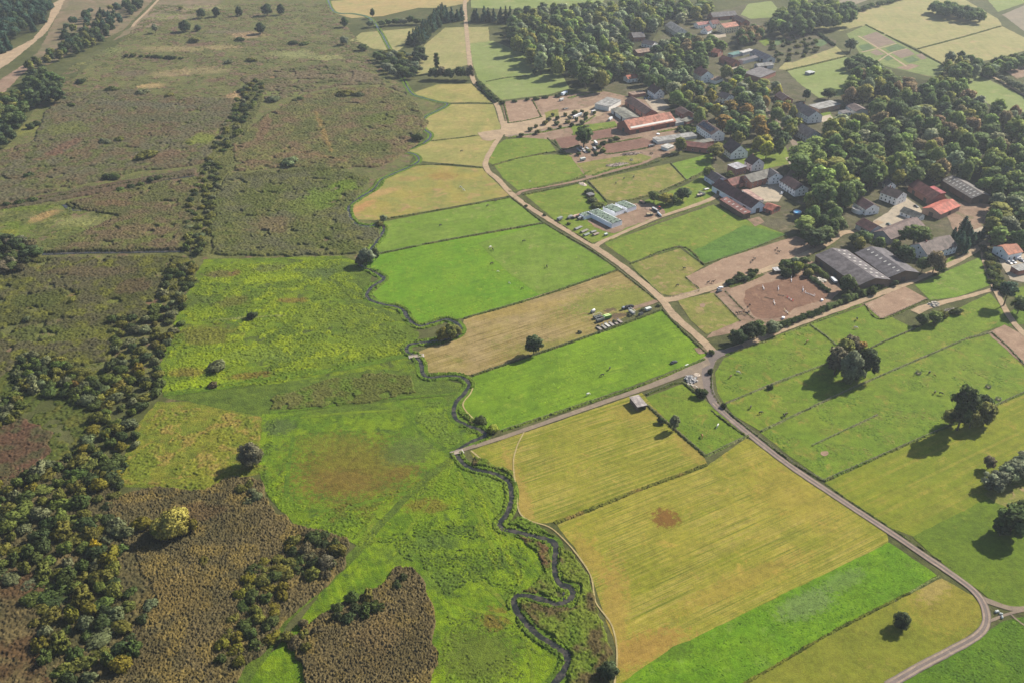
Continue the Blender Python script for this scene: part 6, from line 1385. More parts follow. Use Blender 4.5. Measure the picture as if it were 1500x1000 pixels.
gable('house', 'tiny white gabled house behind the brown roofed one', (1301, 262), (1307, 267), (1297, 266), 5.4, 3, WHITE, R_GREY, half=3.2, win=1)
gable('villa', 'white house with long dark roof and pale ridge by the courtyard', (1173, 149), (1196, 163), (1167, 157), 10, 6, WHITE, c(104, 100, 106), 'house', half=6, chim=1)
flat('outbuilding', 'grey flat roofed brick wing behind the courtyard', (1200, 159.5), (1232, 152), (1192, 150), 5, alb(.3, .19, .14), R_LIGHT, 'outbuilding', win=5, wmax=13)
gable('outbuilding', 'brown roofed outbuilding right of the courtyard', (1249, 150), (1264, 159), (1242, 155), 6, 3.8, PALE, c(138, 118, 112), 'outbuilding', 3, half=5.5)
flat('outbuilding', 'white walled low building at the courtyard corner', (1235, 165.5), (1247, 164), (1233, 158), 3.4, WHITE, R_GREY, 'outbuilding', win=3, wmax=7)
gable('house', 'grey ridged house below the courtyard house', (1175, 181), (1196, 192), (1168, 191), 9, 5, alb(.55, .56, .6), R_GREY, half=6)
gable('house', 'brown roofed house hidden left of the courtyard house', (1143, 134), (1155, 142), (1138, 141), 7, 4.4, BRICK, c(120, 92, 90), half=4.5)
flat('shed', 'small flat pale roofed shed right of the orange hall', (1006, 178), (1018, 173), (1003, 172.5), 3.6, BRICK, R_GG, wmax=7)
flat('shed', 'flat grey carport at the right end of the orange hall', (990, 180), (1004, 177), (985, 171), 3.4, GREY, R_LIGHT, wmax=9)
flat('field_shelter', 'white roofed field shelter in the far paddock', (1186, 107), (1194, 105), (1185, 103.5), 3, alb(.3, .3, .3), c(232, 236, 232), 'field shelter', opn=True, wmax=6)
flat('field_shelter', 'weathered grey field shelter beside the lane', (934.5, 594.5), (947, 591.5), (925, 580.5), 3.3, WOOD, c(196, 184, 178), 'field shelter', opn=True, tilt=.3, wmax=9)
flat('hut', 'small grey hut in the bushes behind the bale stacks', (864, 286), (871, 284), (863, 281), 2.6, WOOD, c(150, 148, 148), 'hut', wmax=4)
flat('hut', 'dark hut with white roof at the top of the riding arena', (1136, 396), (1143, 395), (1135, 392), 2.8, WOOD, c(226, 224, 222), 'hut', wmax=4)

# ================================================================= SMALLER THINGS
def at(px, dirpx, z=0.0):
    p = P(px[0], px[1]); q = P(px[0] + dirpx[0], px[1] + dirpx[1])
    return p, math.atan2(q.y - p.y, q.x - p.x)

M_tyre = plain(alb(.02, .02, .02), .9, .2)
def paint(r, g, b): return plain(alb(r, g, b), .35, .06, .8, spec=.5)
M_carglass = M_glass

def car(label, px, dirpx, col, van=False, cat='car'):
    p, rz = at(px, dirpx)
    o = empty('van' if van else 'car', (p.x, p.y, 0), rz, label, cat)
    L, W, H = (5.2, 1.95, 2.2) if van else (4.3, 1.75, 1.45)
    m = MB()
    if van: prof = [(-L / 2, .35), (L / 2, .35), (L / 2, 1.0), (L / 2 - .75, 1.15), (L / 2 - 1.35, H), (-L / 2 + .05, H)]
    else: prof = [(-L / 2, .35), (L / 2, .35), (L / 2, .75), (L / 2 - .15, .85), (L / 2 - 1.15, .95), (-L / 2 + .5, .98), (-L / 2, .92)]
    bm = m.bm
    for sgn in (1,):
        A = [bm.verts.new((x, -W / 2, z)) for x, z in prof]; B2 = [bm.verts.new((x, W / 2, z)) for x, z in prof]
        bm.faces.new(A); bm.faces.new(B2[::-1])
        for k in range(len(prof)): bm.faces.new([A[k], B2[k], B2[(k + 1) % len(prof)], A[(k + 1) % len(prof)]])
    m.build('body', paint(*col), o, bevel=.06)
    if not van:
        cb = MB(); b2 = cb.bm
        lo = [(-L / 2 + .55, .97), (L / 2 - 1.2, .95)]; hi = [(-L / 2 + 1.0, 1.38), (L / 2 - 1.95, 1.38)]
        v = []
        for yy, inn in ((-W / 2 + .06, .16), (W / 2 - .06, -.16)):
            v.append([b2.verts.new((lo[0][0], yy, lo[0][1])), b2.verts.new((lo[1][0], yy, lo[1][1])), b2.verts.new((hi[1][0], yy + inn, hi[1][1])), b2.verts.new((hi[0][0], yy + inn, hi[0][1]))])
        b2.faces.new(v[0]); b2.faces.new(v[1][::-1])
        for k in range(4): b2.faces.new([v[0][k], v[1][k], v[1][(k + 1) % 4], v[0][(k + 1) % 4]])
        cb.build('windows', M_carglass, o)
        MB().box(hi[0][0] - .02, hi[1][0] + .02, -W / 2 + .2, W / 2 - .2, 1.385, 1.43).build('roof', paint(*col), o)
    else:
        MB().obox(L / 2 - 1.02, 0, 1.62, .06, W * .82, .85, ry=-.52).build('windscreen', M_carglass, o)
    for x in (-L / 2 + .85, L / 2 - .85):
        for y in (-W / 2 + .08, W / 2 - .08):
            MB().tube([(x, y - .1, .33), (x, y + .1, .33)], .33, 10).build('wheel', M_tyre, o)
    return o

def wheels(o, xs, W, r=.38):
    for x in xs:
        for y in (-W / 2 + .1, W / 2 - .1):
            MB().tube([(x, y - .12, r), (x, y + .12, r)], r, 10).build('wheel', M_tyre, o)

def trailer(label, a, b, W, kind, col, col2=None, cat='trailer', H=None, L=None):
    A, B_ = P(*a), P(*b); d = B_ - A; LL = L or max(2.6, d.to_2d().length)
    o = empty({'flat': 'trailer', 'box': 'box_trailer', 'tank': 'tank_trailer', 'load': 'loaded_trailer', 'frame': 'cage_trailer'}[kind], ((A.x + B_.x) / 2, (A.y + B_.y) / 2, 0), math.atan2(d.y, d.x), label, cat)
    col = tuple(q * (.6 if kind == 'flat' else .8) for q in col[:3]) + (1.0,)
    mt = plain(col, .8, .2, 1.0); m2 = plain(col2 or alb(.06, .06, .06), .8, .2, 1.0)
    MB().box(-LL / 2, LL / 2, -W / 2, W / 2, .62, .78).build('chassis', m2, o)
    MB().tube([(LL / 2, -W * .3, .6), (LL / 2 + 1.2, 0, .5)], .06, 5).tube([(LL / 2, W * .3, .6), (LL / 2 + 1.2, 0, .5)], .06, 5).build('drawbar', m2, o)
    h = H or 1.9
    if kind == 'flat':
        b_ = MB().box(-LL / 2, LL / 2, -W / 2, W / 2, .785, .86)
        b_.box(-LL / 2, -LL / 2 + .08, -W / 2, W / 2, .865, 1.5)
        b_.build('deck', mt, o)
    elif kind == 'box': MB().box(-LL / 2, LL / 2, -W / 2, W / 2, .785, .785 + h).build('box_body', mt, o, bevel=.08)
    elif kind == 'tank': MB().tube([(-LL / 2 + .1, 0, 1.5), (-LL / 2 + .3, 0, 1.5), (LL / 2 - .3, 0, 1.5), (LL / 2 - .1, 0, 1.5)], [.4, .7, .7, .4], 12).build('tank', mt, o, smooth=True)
    elif kind == 'load':
        MB().box(-LL / 2, LL / 2, -W / 2, W / 2, .785, 1.5).build('side_boards', m2, o)
        r = random.Random(label); l = MB()
        for k in range(7): l.obox(r.uniform(-LL * .38, LL * .38), r.uniform(-W * .25, W * .25), 1.6 + r.uniform(0, .25), LL * .28, W * .5, .5, r.uniform(-.5, .5), r.uniform(-.2, .2))
        l.build('load', mt, o)
    elif kind == 'frame':
        f = MB()
        for y in (-W / 2, W / 2 - .1): f.box(-LL / 2, LL / 2, y, y + .1, h + .68, h + .8)
        for x in (-LL / 2, LL / 2 - .1): f.box(x, x + .1, -W / 2 + .1, W / 2 - .1, h + .68, h + .8)
        for x in np.linspace(-LL / 2, LL / 2 - .08, 6):
            for y in (-W / 2, W / 2 - .08): f.box(x, x + .08, y, y + .08, .785, h + .68)
        f.build('cage', mt, o)
        MB().box(-LL / 2 + .12, LL / 2 - .12, -W / 2 + .12, W / 2 - .12, .785, 1.5).build('load', m2, o)
    wheels(o, (-.55, .35) if LL > 4 else (0,), W + .1)
    return o

def tractor(label, px, dirpx, col):
    p, rz = at(px, dirpx); o = empty('tractor', (p.x, p.y, 0), rz, label, 'tractor')
    m = plain(alb(*col), .5, .1)
    MB().box(.1, 2.1, -.42, .42, .8, 1.55).build('bonnet', m, o, bevel=.08)
    MB().box(-1.3, 0.08, -.75, .75, .9, 1.45).build('mudguards', m, o, bevel=.06)
    MB().box(-1.15, .0, -.65, .65, 1.455, 2.5).build('cab', M_carglass, o, bevel=.05)
    MB().box(-1.25, .1, -.72, .72, 2.505, 2.62).build('cab_roof', m, o)
    for y in (-.85, .85):
        MB().tube([(-.75, y - .22, .82), (-.75, y + .22, .82)], .82, 14).build('wheel', M_tyre, o)
        MB().tube([(1.5, y * .9 - .15, .52), (1.5, y * .9 + .15, .52)], .52, 12).build('wheel', M_tyre, o)

# --- cars and vans
car('dark blue car, left of three parked in the stable yard', (945, 145), (3, -3), (.03, .05, .10))
car('silver blue car, middle of three parked in the stable yard', (950, 144.3), (3, -3), (.35, .42, .52))
car('white car, right of three parked in the stable yard', (955, 143.6), (3, -3), (.5, .53, .56))
car('white car on the sandy lane left of the riding arena', (1055, 423), (5, -2), (.55, .55, .55))
car('black car parked on the grass beside the lane fence', (987, 531.5), (5, -2), (.03, .03, .035))
car('white car in the pale yard of the big barn', (1124, 269), (6, -2), (.8, .8, .78))
car('white car in the barn shadow of the pale yard', (1145, 284), (2, -3), (.5, .53, .56))
car('dark car with pale roof at the back of the sunny yard', (1342, 303.5), (4, 2), (.05, .05, .05))
car('dark green car in front of the mauve brown barn', (1302, 330), (4, 2), (.05, .08, .06))
car('white car nearest the orange roofed house at the right edge', (1478, 386), (4, 2), (.55, .55, .55))
car('silver car in the row by the right hand white house', (1484, 385), (4, 2), (.45, .47, .5))
car('white van in the row by the right hand white house', (1491, 380), (5, -2), (.6, .6, .6), True, 'van')
car('grey car last in the row by the right hand white house', (1497, 383), (4, 2), (.3, .3, .32))
car('white car in front of the grey ridged house', (1157, 198), (3, 2), (.55, .55, .55))
car('long white roofed van on the shady village lane', (1164, 231), (3, 3), (.8, .8, .75), True, 'van')
car('dark car below the white car on the arena lane', (1053, 428), (5, -2), (.03, .03, .03))
# --- trailers and machines
trailer('pale caravan like box trailer at the corner of the far paddock', (823, 141), (830, 137.5), 2.4, 'box', alb(.55, .62, .7), H=2.3)
trailer('small white box trailer below the caravan', (820, 149), (825, 147), 1.8, 'box', alb(.5, .5, .48), H=1.6)
trailer('white horse box, left of the two under the yard bushes', (840, 174.5), (846, 172), 2.0, 'box', alb(.6, .6, .6), H=2.0)
trailer('white horse box, right of the two under the yard bushes', (846, 171.5), (852, 169.5), 2.0, 'box', alb(.56, .58, .58), H=2.0)
trailer('grey horse box beside the two white ones', (855, 171), (861, 169), 2.0, 'box', alb(.5, .5, .52), H=1.9)
trailer('white horse box alone on the yard bend', (866.5, 167), (872, 165.5), 2.0, 'box', alb(.6, .58, .56), H=2.0)
trailer('dark trailer left of the yard conifers', (825, 161), (832, 159.5), 2.2, 'flat', alb(.2, .2, .2))
trailer('white trailer by the shrubs left of the orange hall', (892, 178), (896, 175), 1.9, 'box', alb(.6, .6, .6), H=1.8)
for k, (x, y) in enumerate(((848, 221), (853, 218.5), (857, 223), (861, 219))):
    trailer(['leftmost', 'second', 'third', 'rightmost'][k] + ' grey flat trailer parked under the large dark tree', (x - 2.5, y - 2), (x + 2.5, y + 2), 2.0, 'flat', alb(.48, .47, .47))
trailer('white box trailer right of the large dark tree', (871, 210), (874, 214), 2.0, 'box', alb(.6, .6, .6), H=2)
trailer('grey loaded trailer right of the large dark tree', (869, 218), (873, 222), 2.1, 'load', alb(.45, .45, .45))
trailer('pale box trailer on the grass below the large dark tree', (850, 236.5), (857, 235), 2.2, 'box', alb(.5, .53, .5), H=1.8)
trailer('dark loaded trailer at the end of the plum brown field', (950, 216.5), (958, 214.5), 2.1, 'load', alb(.2, .2, .2))
trailer('white trailer left of the long low shed', (957, 206), (963, 204.5), 2.0, 'box', alb(.5, .48, .46), H=1.6)
trailer('long grey flat trailer, upper left of five by the road', (842, 337.5), (852, 333), 2.3, 'flat', alb(.3, .3, .29))
trailer('tan grey flat trailer, second of five by the road', (851, 342), (861, 337.5), 2.3, 'flat', alb(.3, .27, .23))
trailer('pale green flat trailer, nearest the road of five', (855, 346.5), (863.5, 343), 2.3, 'flat', alb(.28, .32, .28))
trailer('grey flat trailer, farther right of five by the road', (865, 342), (873, 339.5), 2.3, 'flat', alb(.3, .3, .28))
trailer('tan flat trailer, rightmost of five by the road', (868.5, 345.8), (877, 342.5), 2.3, 'flat', alb(.34, .26, .21))
trailer('dark loaded trailer, leftmost of the row behind the five flat trailers', (832, 322), (838, 318.5), 2.2, 'load', alb(.3, .3, .28))
trailer('pinkish loaded trailer in the row behind the five flat trailers', (839.5, 321), (845, 317.5), 2.2, 'load', alb(.5, .36, .28))
trailer('orange loaded trailer in the row behind the five flat trailers', (844.5, 319.5), (850, 316.5), 2.2, 'load', alb(.5, .28, .18))
trailer('grey loaded trailer at the right of the row behind the five', (847, 323), (853, 320), 2.2, 'load', alb(.35, .35, .35))
trailer('dark grey trailer beside the road left of the loaded ones', (817, 324), (823, 321), 2.2, 'box', alb(.2, .22, .22), H=1.4)
trailer('small white box right of the five flat trailers', (886, 346), (889, 345), 1.6, 'box', alb(.5, .55, .5), H=1)
trailer('grey trailer beside the red tractor', (956, 307), (964, 312), 2.2, 'load', alb(.42, .42, .42))
tractor('red tractor on the dirt right of the bale stacks', (965, 308), (-5, 2), (.28, .03, .025))
trailer('white topped dark tank trailer by the farm track', (963, 314), (968, 319), 2.1, 'tank', alb(.6, .64, .66))
trailer('wooden trailer with tan load right of the bale stacks', (947, 317), (956, 316), 2.4, 'load', alb(.5, .4, .24))
trailer('brown trailer at the far end of the bale yard', (937, 297), (945, 300), 2.2, 'load', alb(.42, .27, .2))
trailer('tan trailer left of the big barn entrance', (1021, 289), (1029, 287), 2.3, 'load', alb(.5, .42, .34))
trailer('dark cage trailer on the grass at the barn entrance', (1024, 284), (1032, 287), 2.2, 'frame', alb(.4, .4, .42))
trailer('white flat trailer by the barn entrance track', (1031, 279), (1038, 277.5), 2.0, 'flat', alb(.75, .73, .7))
trailer('dark cage wagon with grey frame, farther of two on the stubble', (869.5, 467.5), (880.5, 464.5), 2.3, 'frame', alb(.5, .52, .5), alb(.03, .035, .03))
trailer('dark cage wagon with white frame, nearer of two on the stubble', (873.5, 472.5), (884, 469.5), 2.3, 'frame', alb(.6, .6, .58), alb(.03, .035, .03))
gm = trailer('green forage wagon with pale yellow stripes on the stubble', (883.5, 468), (894.5, 465.5), 2.5, 'box', alb(.10, .26, .03), cat='wagon', H=1.7)
for y in (-.75, .75): MB().box(-1.7, 1.7, y - .28, y + .28, 2.49, 2.6).build('pale_stripe', plain(alb(.62, .68, .32), .6, .1), gm)
for k, (x, y) in enumerate(((877.5, 482), (884.5, 480), (889.5, 477.5), (895.5, 475.8), (901.5, 473.8), (907.5, 471.5))):
    trailer(['leftmost', 'second', 'third, whitest', 'fourth', 'fifth', 'rightmost'][k] + ' of six narrow pale trailers along the stubble fence', (x - 3.2, y - 2.4), (x + 3.2, y + 2.4), 1.7, 'flat', [alb(.34, .3, .26), alb(.32, .3, .26), alb(.62, .6, .56), alb(.38, .34, .3), alb(.34, .29, .25), alb(.36, .3, .26)][k], alb(.08, .07, .06))
trailer('small dark wagon with white tank on the stubble', (866, 459.5), (871, 456.5), 1.9, 'tank', alb(.6, .6, .58))
trailer('black plough wagon near the stubble gate', (915, 453), (927, 450.5), 2.2, 'load', alb(.03, .03, .035), alb(.03, .03, .035))
trailer('grey dark cart left of the black plough wagon', (911.5, 454.5), (915.5, 452.5), 1.7, 'load', alb(.25, .28, .32))
trailer('white slatted trailer below the black plough wagon', (922, 456.5), (928.5, 461.5), 2.1, 'frame', alb(.75, .75, .72), alb(.3, .3, .28))
trailer('white box trailer by the fence right of the plough wagon', (945.5, 456.5), (953, 454), 2.1, 'box', alb(.52, .55, .5), H=1.3)
trailer('dark harrow cart by the fence below the white box trailer', (936, 463.5), (941, 461), 1.8, 'load', alb(.06, .07, .07))
trailer('white box trailer behind the riding arena hedge', (1218, 409.5), (1224, 416), 2.2, 'box', alb(.6, .6, .6), H=1.3)

# --- bale stacks wrapped in white with green nets
def bale_stack(label, a, b, cpt, H, nx, ny, group='green topped bale stacks'):
    A, B_, C_ = P(*a), P(*b), P(*cpt)
    d = B_ - A; L = d.to_2d().length; dx, dy = d.x / L, d.y / L
    cr = (C_.x - A.x) * dy - (C_.y - A.y) * dx; w = abs(cr); sg = -1 if cr > 0 else 1
    mx = (A.x + B_.x) / 2 - dy * sg * w / 2; my = (A.y + B_.y) / 2 + dx * sg * w / 2
    o = empty('bale_stack', (mx, my, 0), math.atan2(dy, dx), label, 'bale stack', group)
    _box(mx, my, dx, dy, L, w / 2, H, my)
    b_ = MB(); rr = random.Random(label)
    bl, bw = L / nx, w / ny
    for i in range(nx):
        for j in range(ny):
            for k in range(3):
                b_.obox(-L / 2 + bl * (i + .5), -w / 2 + bw * (j + .5), H / 3 * (k + .5), bl - .03, bw - .03, H / 3 - .02, rz=rr.uniform(-.02, .02))
    b_.build('wrapped_bales', plain(alb(.78, .80, .84), .45, .12, .7), o)
    g_ = MB(); n1, n2 = max(3, int(L / .8)), max(3, int(w / .8))
    vs = [[g_.bm.verts.new((-L / 2 - .05 + (L + .1) * i / n1, -w / 2 - .05 + (w + .1) * j / n2, H + .12 + rr.uniform(-.06, .16) - (0.35 if i in (0, n1) or j in (0, n2) else 0))) for j in range(n2 + 1)] for i in range(n1 + 1)]
    for i in range(n1):
        for j in range(n2): g_.bm.faces.new([vs[i][j], vs[i + 1][j], vs[i + 1][j + 1], vs[i][j + 1]])
    g_.build('green_net', plain(c(128, 160, 138), .85, .25, .6), o)
    mw = plain(c(58, 70, 66), .9, .2)
    for k in range(min(40, int(L * w / 7))):
        x, y = rr.uniform(-L / 2 + .4, L / 2 - .4), rr.uniform(-w / 2 + .4, w / 2 - .4)
        MB().tube([(x, y, H + .26), (x, y, H + .44)], .38, 8).build('weight', mw, o)
    for x in np.linspace(-L / 2 + .4, L / 2 - .4, int(L / 1.2) + 1):
        for y in (-w / 2 + .1, w / 2 - .1): MB().obox(x, y, H + .1, .6, .35, .25).build('weight', mw, o)
bale_stack('longest bale stack, nearest the road, white sided with green top', (896, 335), (911, 330), (872, 313), 3.6, 4, 9)
bale_stack('middle bale stack, white sided with green top', (901, 317.5), (914.5, 312.5), (889, 307), 3.2, 4, 6)
bale_stack('far right bale stack, white sided with green top', (919, 312), (932, 307.5), (908, 301), 3.2, 4, 6)
bale_stack('small grey topped bale stack left of the three green ones', (856, 322.5), (869, 318.5), (852, 317), 2.6, 5, 2)

# --- tanks, drums, pool, feeders
def lathe_thing(name, label, cat, px, parts):
    p = P(*px); o = empty(name, (p.x, p.y, 0), 0, label, cat)
    for nm, mb, mt in parts: mb.build(nm, mt, o, smooth=False)
    return o
lathe_thing('domed_tank', 'white domed tank beside the brick outbuilding', 'tank', (1006, 216), [('shell', MB().tube([(0, 0, 0), (0, 0, 4.2)], 1.5, 16), paint(.7, .74, .78)), ('dome', MB().dome(0, 0, 4.21, 1.5, 1.5, 1.2, 16, 5), paint(.82, .84, .86))])
def pool():
    p = P(1168, 312); o = empty('pool', (p.x, p.y, 0), 0, 'round bright blue garden pool among the trees', 'pool')
    MB().tube([(0, 0, 0), (0, 0, 1.0)], 2.9, 24).build('wall', paint(.10, .33, .62), o)
    m_, nt_, bs_ = new_mat('pool_water', .08, .5); bs_.inputs['Base Color'].default_value = (.06, .36, .62, 1)
    MB().tube([(0, 0, 1.005), (0, 0, 1.03)], 2.6, 24).build('water', m_, o)
    r_ = MB()
    for k in range(24):
        a0 = 2 * PI * k / 24; r_.obox(2.78 * math.cos(a0 + .13), 2.78 * math.sin(a0 + .13), 1.06, .3, .78, .08, rz=a0 + .13)
    r_.build('rim', paint(.75, .8, .85), o)
pool()
for q in ((1168, 311, 9), (1210, 452, 3)):
    p = P(q[0], q[1]); BUILD_BOX.append((q[0] - q[2], q[1] - q[2], q[0] + q[2], q[1] + q[2], p.y, p.x - 3, p.y - 3, p.x + 3, p.y + 3))
def ring_feeder(label, px, col=(.05, .05, .05)):
    p = P(*px); o = empty('hay_feeder', (p.x, p.y, 0), 0, label, 'hay feeder', 'round hay feeders')
    m_ = MB(); n = 18; R_ = 1.35
    for z in (.25, .75, 1.2):
        m_.tube([(R_ * math.cos(2 * PI * k / n), R_ * math.sin(2 * PI * k / n), z) for k in range(n + 1)], .09, 5)
    for k in range(n): m_.tube([(R_ * math.cos(2 * PI * k / n), R_ * math.sin(2 * PI * k / n), 0), (R_ * math.cos(2 * PI * k / n), R_ * math.sin(2 * PI * k / n), 1.2)], .06, 4)
    m_.build('ring', plain(alb(*col), .7, .2), o)
    h_ = MB().dome(0, 0, 0, .8, .8, .55, 10, 4); h_.build('hay', plain(alb(.4, .33, .2), .95, .3, 3), o)
ring_feeder('round hay feeder left of the two dark horses in the right pasture', (1345, 547))
ring_feeder('round hay feeder farthest right in the open pasture', (1447, 567))
ring_feeder('round hay feeder against the right pasture fence', (1462, 585), (.1, .1, .09))
ring_feeder('round hay feeder beside the large dark tree in the yards', (861, 186), (.04, .05, .05))
ring_feeder('round hay feeder on the brown ground below the low shed', (954, 226), (.04, .04, .04))
ring_feeder('round hay feeder at the end of the heaps track', (925, 235.5), (.2, .2, .2))
def drum(label, px, col=(.8, .8, .82), r=.6, h=1.2, name='drum', cat='drum'):
    p = P(*px); o = empty(name, (p.x, p.y, 0), 0, label, cat)
    MB().tube([(0, 0, 0), (0, 0, .05), (0, 0, h - .05), (0, 0, h)], [r * .94, r, r, r * .92], 14).build('shell', paint(*col), o)
    MB().tube([(.2, 0, h + .005), (.2, 0, h + .1)], .14, 8).build('cap', M_tyre, o)
drum('white drum beside the dark bush at the lane bend', (1026, 579))
drum('white water barrel at the right side of the riding arena', (1204, 441), r=.8)
drum('white water barrel at the lower corner of the riding arena', (1147, 467), r=.9)
drum('pale water barrel behind the orange hall garden', (964, 197), (.66, .7, .72), 1.5, .7, 'water_barrel', 'water barrel')

# --- heaps
def heap(name, label, cat, px, rx, ry, h, col, n=60, rz=0, seed=1, lo=.3, hi=.9):
    p = P(*px); r = random.Random(seed); m_ = MB()
    m_.dome(0, 0, -.05, rx * .85, ry * .85, h * .7, 14, 5)
    for k in range(n):
        a = r.uniform(0, 2 * PI); q = math.sqrt(r.random()); x, y = rx * q * math.cos(a), ry * q * math.sin(a)
        s = r.uniform(lo, hi)
        m_.obox(x, y, h * .72 * math.sqrt(max(0, 1 - q * q)) + s * .2, s, s * r.uniform(.4, .9), s * r.uniform(.3, .7), r.uniform(0, 3), r.uniform(-.5, .5), r.uniform(-.5, .5))
    o = m_.build(name, plain(col, .95, .3, 1.2)); o.location = (p.x, p.y, 0); o.rotation_euler = (0, 0, rz)
    return tag(o, label, cat)
heap('rubble_heap', 'grey rubble heap with slabs beside the lane junction', 'rubble heap', (1012, 556), 3.2, 3.6, 1.4, alb(.30, .29, .28), 70, .4, 3, .4, 1.4)
heap('gravel_heap', 'pale gravel heap behind the rubble by the lane', 'gravel heap', (1021, 549), 2.4, 2.4, .9, alb(.46, .38, .30), 30, 0, 4, .15, .4)
heap('stone_row', 'curved row of pale stones below the rubble heap', 'stone row', (1013, 564), 3.6, .7, .4, alb(.5, .46, .38), 30, -.55, 5, .3, .7)
heap('log_pile', 'pale log and branch pile beyond the sandy ring', 'log pile', (1368, 447), 4.0, 3, 1.3, alb(.42, .38, .32), 40, .3, 6, .4, 1.2)
heap('log_pile', 'dark brush pile left of the track in the right pasture', 'log pile', (1392, 456), 4.0, 2.2, 1.2, alb(.2, .18, .14), 40, .3, 7, .4, 1.2)
heap('soil_heap', 'brown soil heap on the dirt right of the bale stacks', 'soil heap', (952, 306), 4, 3.4, 1.0, alb(.34, .24, .18), 40, 0, 8, .2, .6)
heap('soil_heap', 'tan heap between road and fence behind the pasture bushes', 'soil heap', (853, 270), 3, 6, .9, alb(.4, .33, .27), 40, .6, 9, .2, .7)
heap('manure_heap', 'long dark manure heap below the plum brown field', 'manure heap', (925, 226), 10, 3.6, 1.2, alb(.16, .12, .1), 90, .3, 10, .3, .9)
heap('manure_heap', 'long brown heap beside the paddock north track', 'manure heap', (905, 242), 12, 4, 1.4, alb(.24, .19, .16), 90, .3, 11, .3, .9)
heap('wood_pile', 'pale heap of timber behind the riding arena', 'timber heap', (1200, 411), 4.5, 2.4, 1.0, alb(.6, .54, .44), 50, -.5, 12, .4, 1.4)
for k, (x, y, s) in enumerate(((1460, 896, 1.5), (1466, 899.5, 1.2), (1467.5, 904, 1.1))):
    p = P(x, y); o = MB().obox(0, 0, .4, s, s * .55, .8, rz=.3 * k).obox(.1, 0, .86, s * .6, s * .4, .1, rz=.3 * k).build('concrete_block', plain(alb(.42, .44, .42), .9, .25, 2), bevel=.05)
    o.location = (p.x, p.y, 0); o.rotation_euler = (0, 0, [.3, -.6, .8][k]); tag(o, ['longest grey concrete block inside the lane bend', 'middle grey concrete block inside the lane bend', 'nearest grey concrete block inside the lane bend'][k], 'concrete block')
p = P(1006, 535); o = MB().obox(0, 0, .3, 2.2, .7, .6).obox(0, 0, .62, 1.9, .45, .04).build('water_trough', plain(alb(.5, .52, .46), .8, .2)); o.location = (p.x, p.y, 0); o.rotation_euler = (0, 0, .6); tag(o, 'pale water trough in the grass strip above the lane', 'water trough')

# --- two little bridges
def bridge(label, a, b, W, rail):
    A, B_ = P(*a), P(*b); d = B_ - A; L = d.to_2d().length
    o = empty('bridge', ((A.x + B_.x) / 2, (A.y + B_.y) / 2, 0), math.atan2(d.y, d.x), label, 'bridge')
    dk = MB(); n = int(L / .3)
    for k in range(n): dk.box(-L / 2 + k * L / n, -L / 2 + (k + 1) * L / n - .03, -W / 2, W / 2, .42, .5)
    dk.build('deck', plain(c(206, 188, 168), .9, .25, 2.5), o)
    bm_ = MB()
    for y in (-W / 2 + .25, W / 2 - .25): bm_.box(-L / 2, L / 2, y - .14, y + .14, .16, .41)
    bm_.build('beam', plain(alb(.2, .17, .14), .9, .2), o)
    for y in (-W / 2 + .06, W / 2 - .06): MB().box(-L / 2, L / 2, y - .08, y + .08, .505, .505 + rail).build('kerb', plain(alb(.36, .3, .25), .9, .2), o)
    for x in (-L / 2 - .15, L / 2 + .15): MB().box(x - .25, x + .25, -W / 2 - .3, W / 2 + .3, 0, .41).build('abutment', plain(alb(.35, .33, .3), .9, .2), o)
bridge('upper wooden bridge by the stubble field corner', (600, 523.5), (620, 521), 2.8, .18)
bridge('lower plank bridge at the end of the lane', (661.5, 665), (677.5, 661), 2.6, .2)

# --- show jumps in the arena
def jump(label, px, dirpx, cols, W=3.0, poles=3, wing=1.6):
    p, rz = at(px, dirpx); o = empty('show_jump', (p.x, p.y, 0), rz, label, 'show jump', 'show jumps in the riding arena')
    for s in (-1, 1):
        w_ = MB(); x = s * (W / 2 + .35)
        for dx_ in (-.3, .3): w_.box(x + dx_ - .05, x + dx_ + .05, -.05, .05, 0, wing)
        for z in (.3, .8, wing - .1): w_.box(x - .245, x + .245, -.045, .045, z, z + .1)
        w_.box(x - .4, x + .4, -.35, .35, 0.0, .06)
        w_.build('stand', plain(alb(*cols[0]), .6, .1), o)
    for k in range(poles):
        for q in range(5):
            pass
        mp = MB(); seg = 5
        for q in range(seg):
            mp.tube([(-W / 2 + W * q / seg, .1 * k, .35 + .3 * k), (-W / 2 + W * (q + 1) / seg, .1 * k, .35 + .3 * k)], .07, 6, mi=q % 2)
        mp.build('pole', [plain(alb(*cols[0]), .6, .1), plain(alb(*cols[1]), .6, .1)], o)
Wt = (.85, .85, .85)
jump('white jump at the left of the arena', (1118, 423), (3, 6), (Wt, (.5, .5, .45)))
jump('white jump left of the arena middle', (1140, 424), (1, 6), (Wt, (.2, .3, .5)))
jump('tall white winged jump at the back of the arena', (1159, 412), (1, 6), (Wt, (.7, .7, .7)), wing=2.4)
jump('white cross shaped jump right of the arena middle', (1176, 426), (1, 7), (Wt, (.3, .4, .6)), wing=2.2)
jump('long white rail jump at the right of the arena', (1186, 432), (8, 3), (Wt, Wt), W=5.5, poles=2)
jump('white and tan jump in the front of the arena', (1134, 445), (3, 7), (Wt, (.6, .45, .25)))
jump('red and white jump in the arena middle', (1157, 439), (8, 5), ((.6, .1, .08), Wt), W=4.5)
jump('yellow and white jump at the lower edge of the arena', (1152, 458), (6, 5), ((.75, .62, .35), Wt), W=4)
jump('low dark green jump left of the red one', (1126, 438), (8, 2), ((.03, .06, .04), (.05, .08, .06)), W=4, poles=2, wing=.9)
jump('low dark box jump behind the red one', (1144, 434), (6, 1), ((.05, .05, .06), (.08, .08, .08)), W=2.4, poles=2, wing=.8)

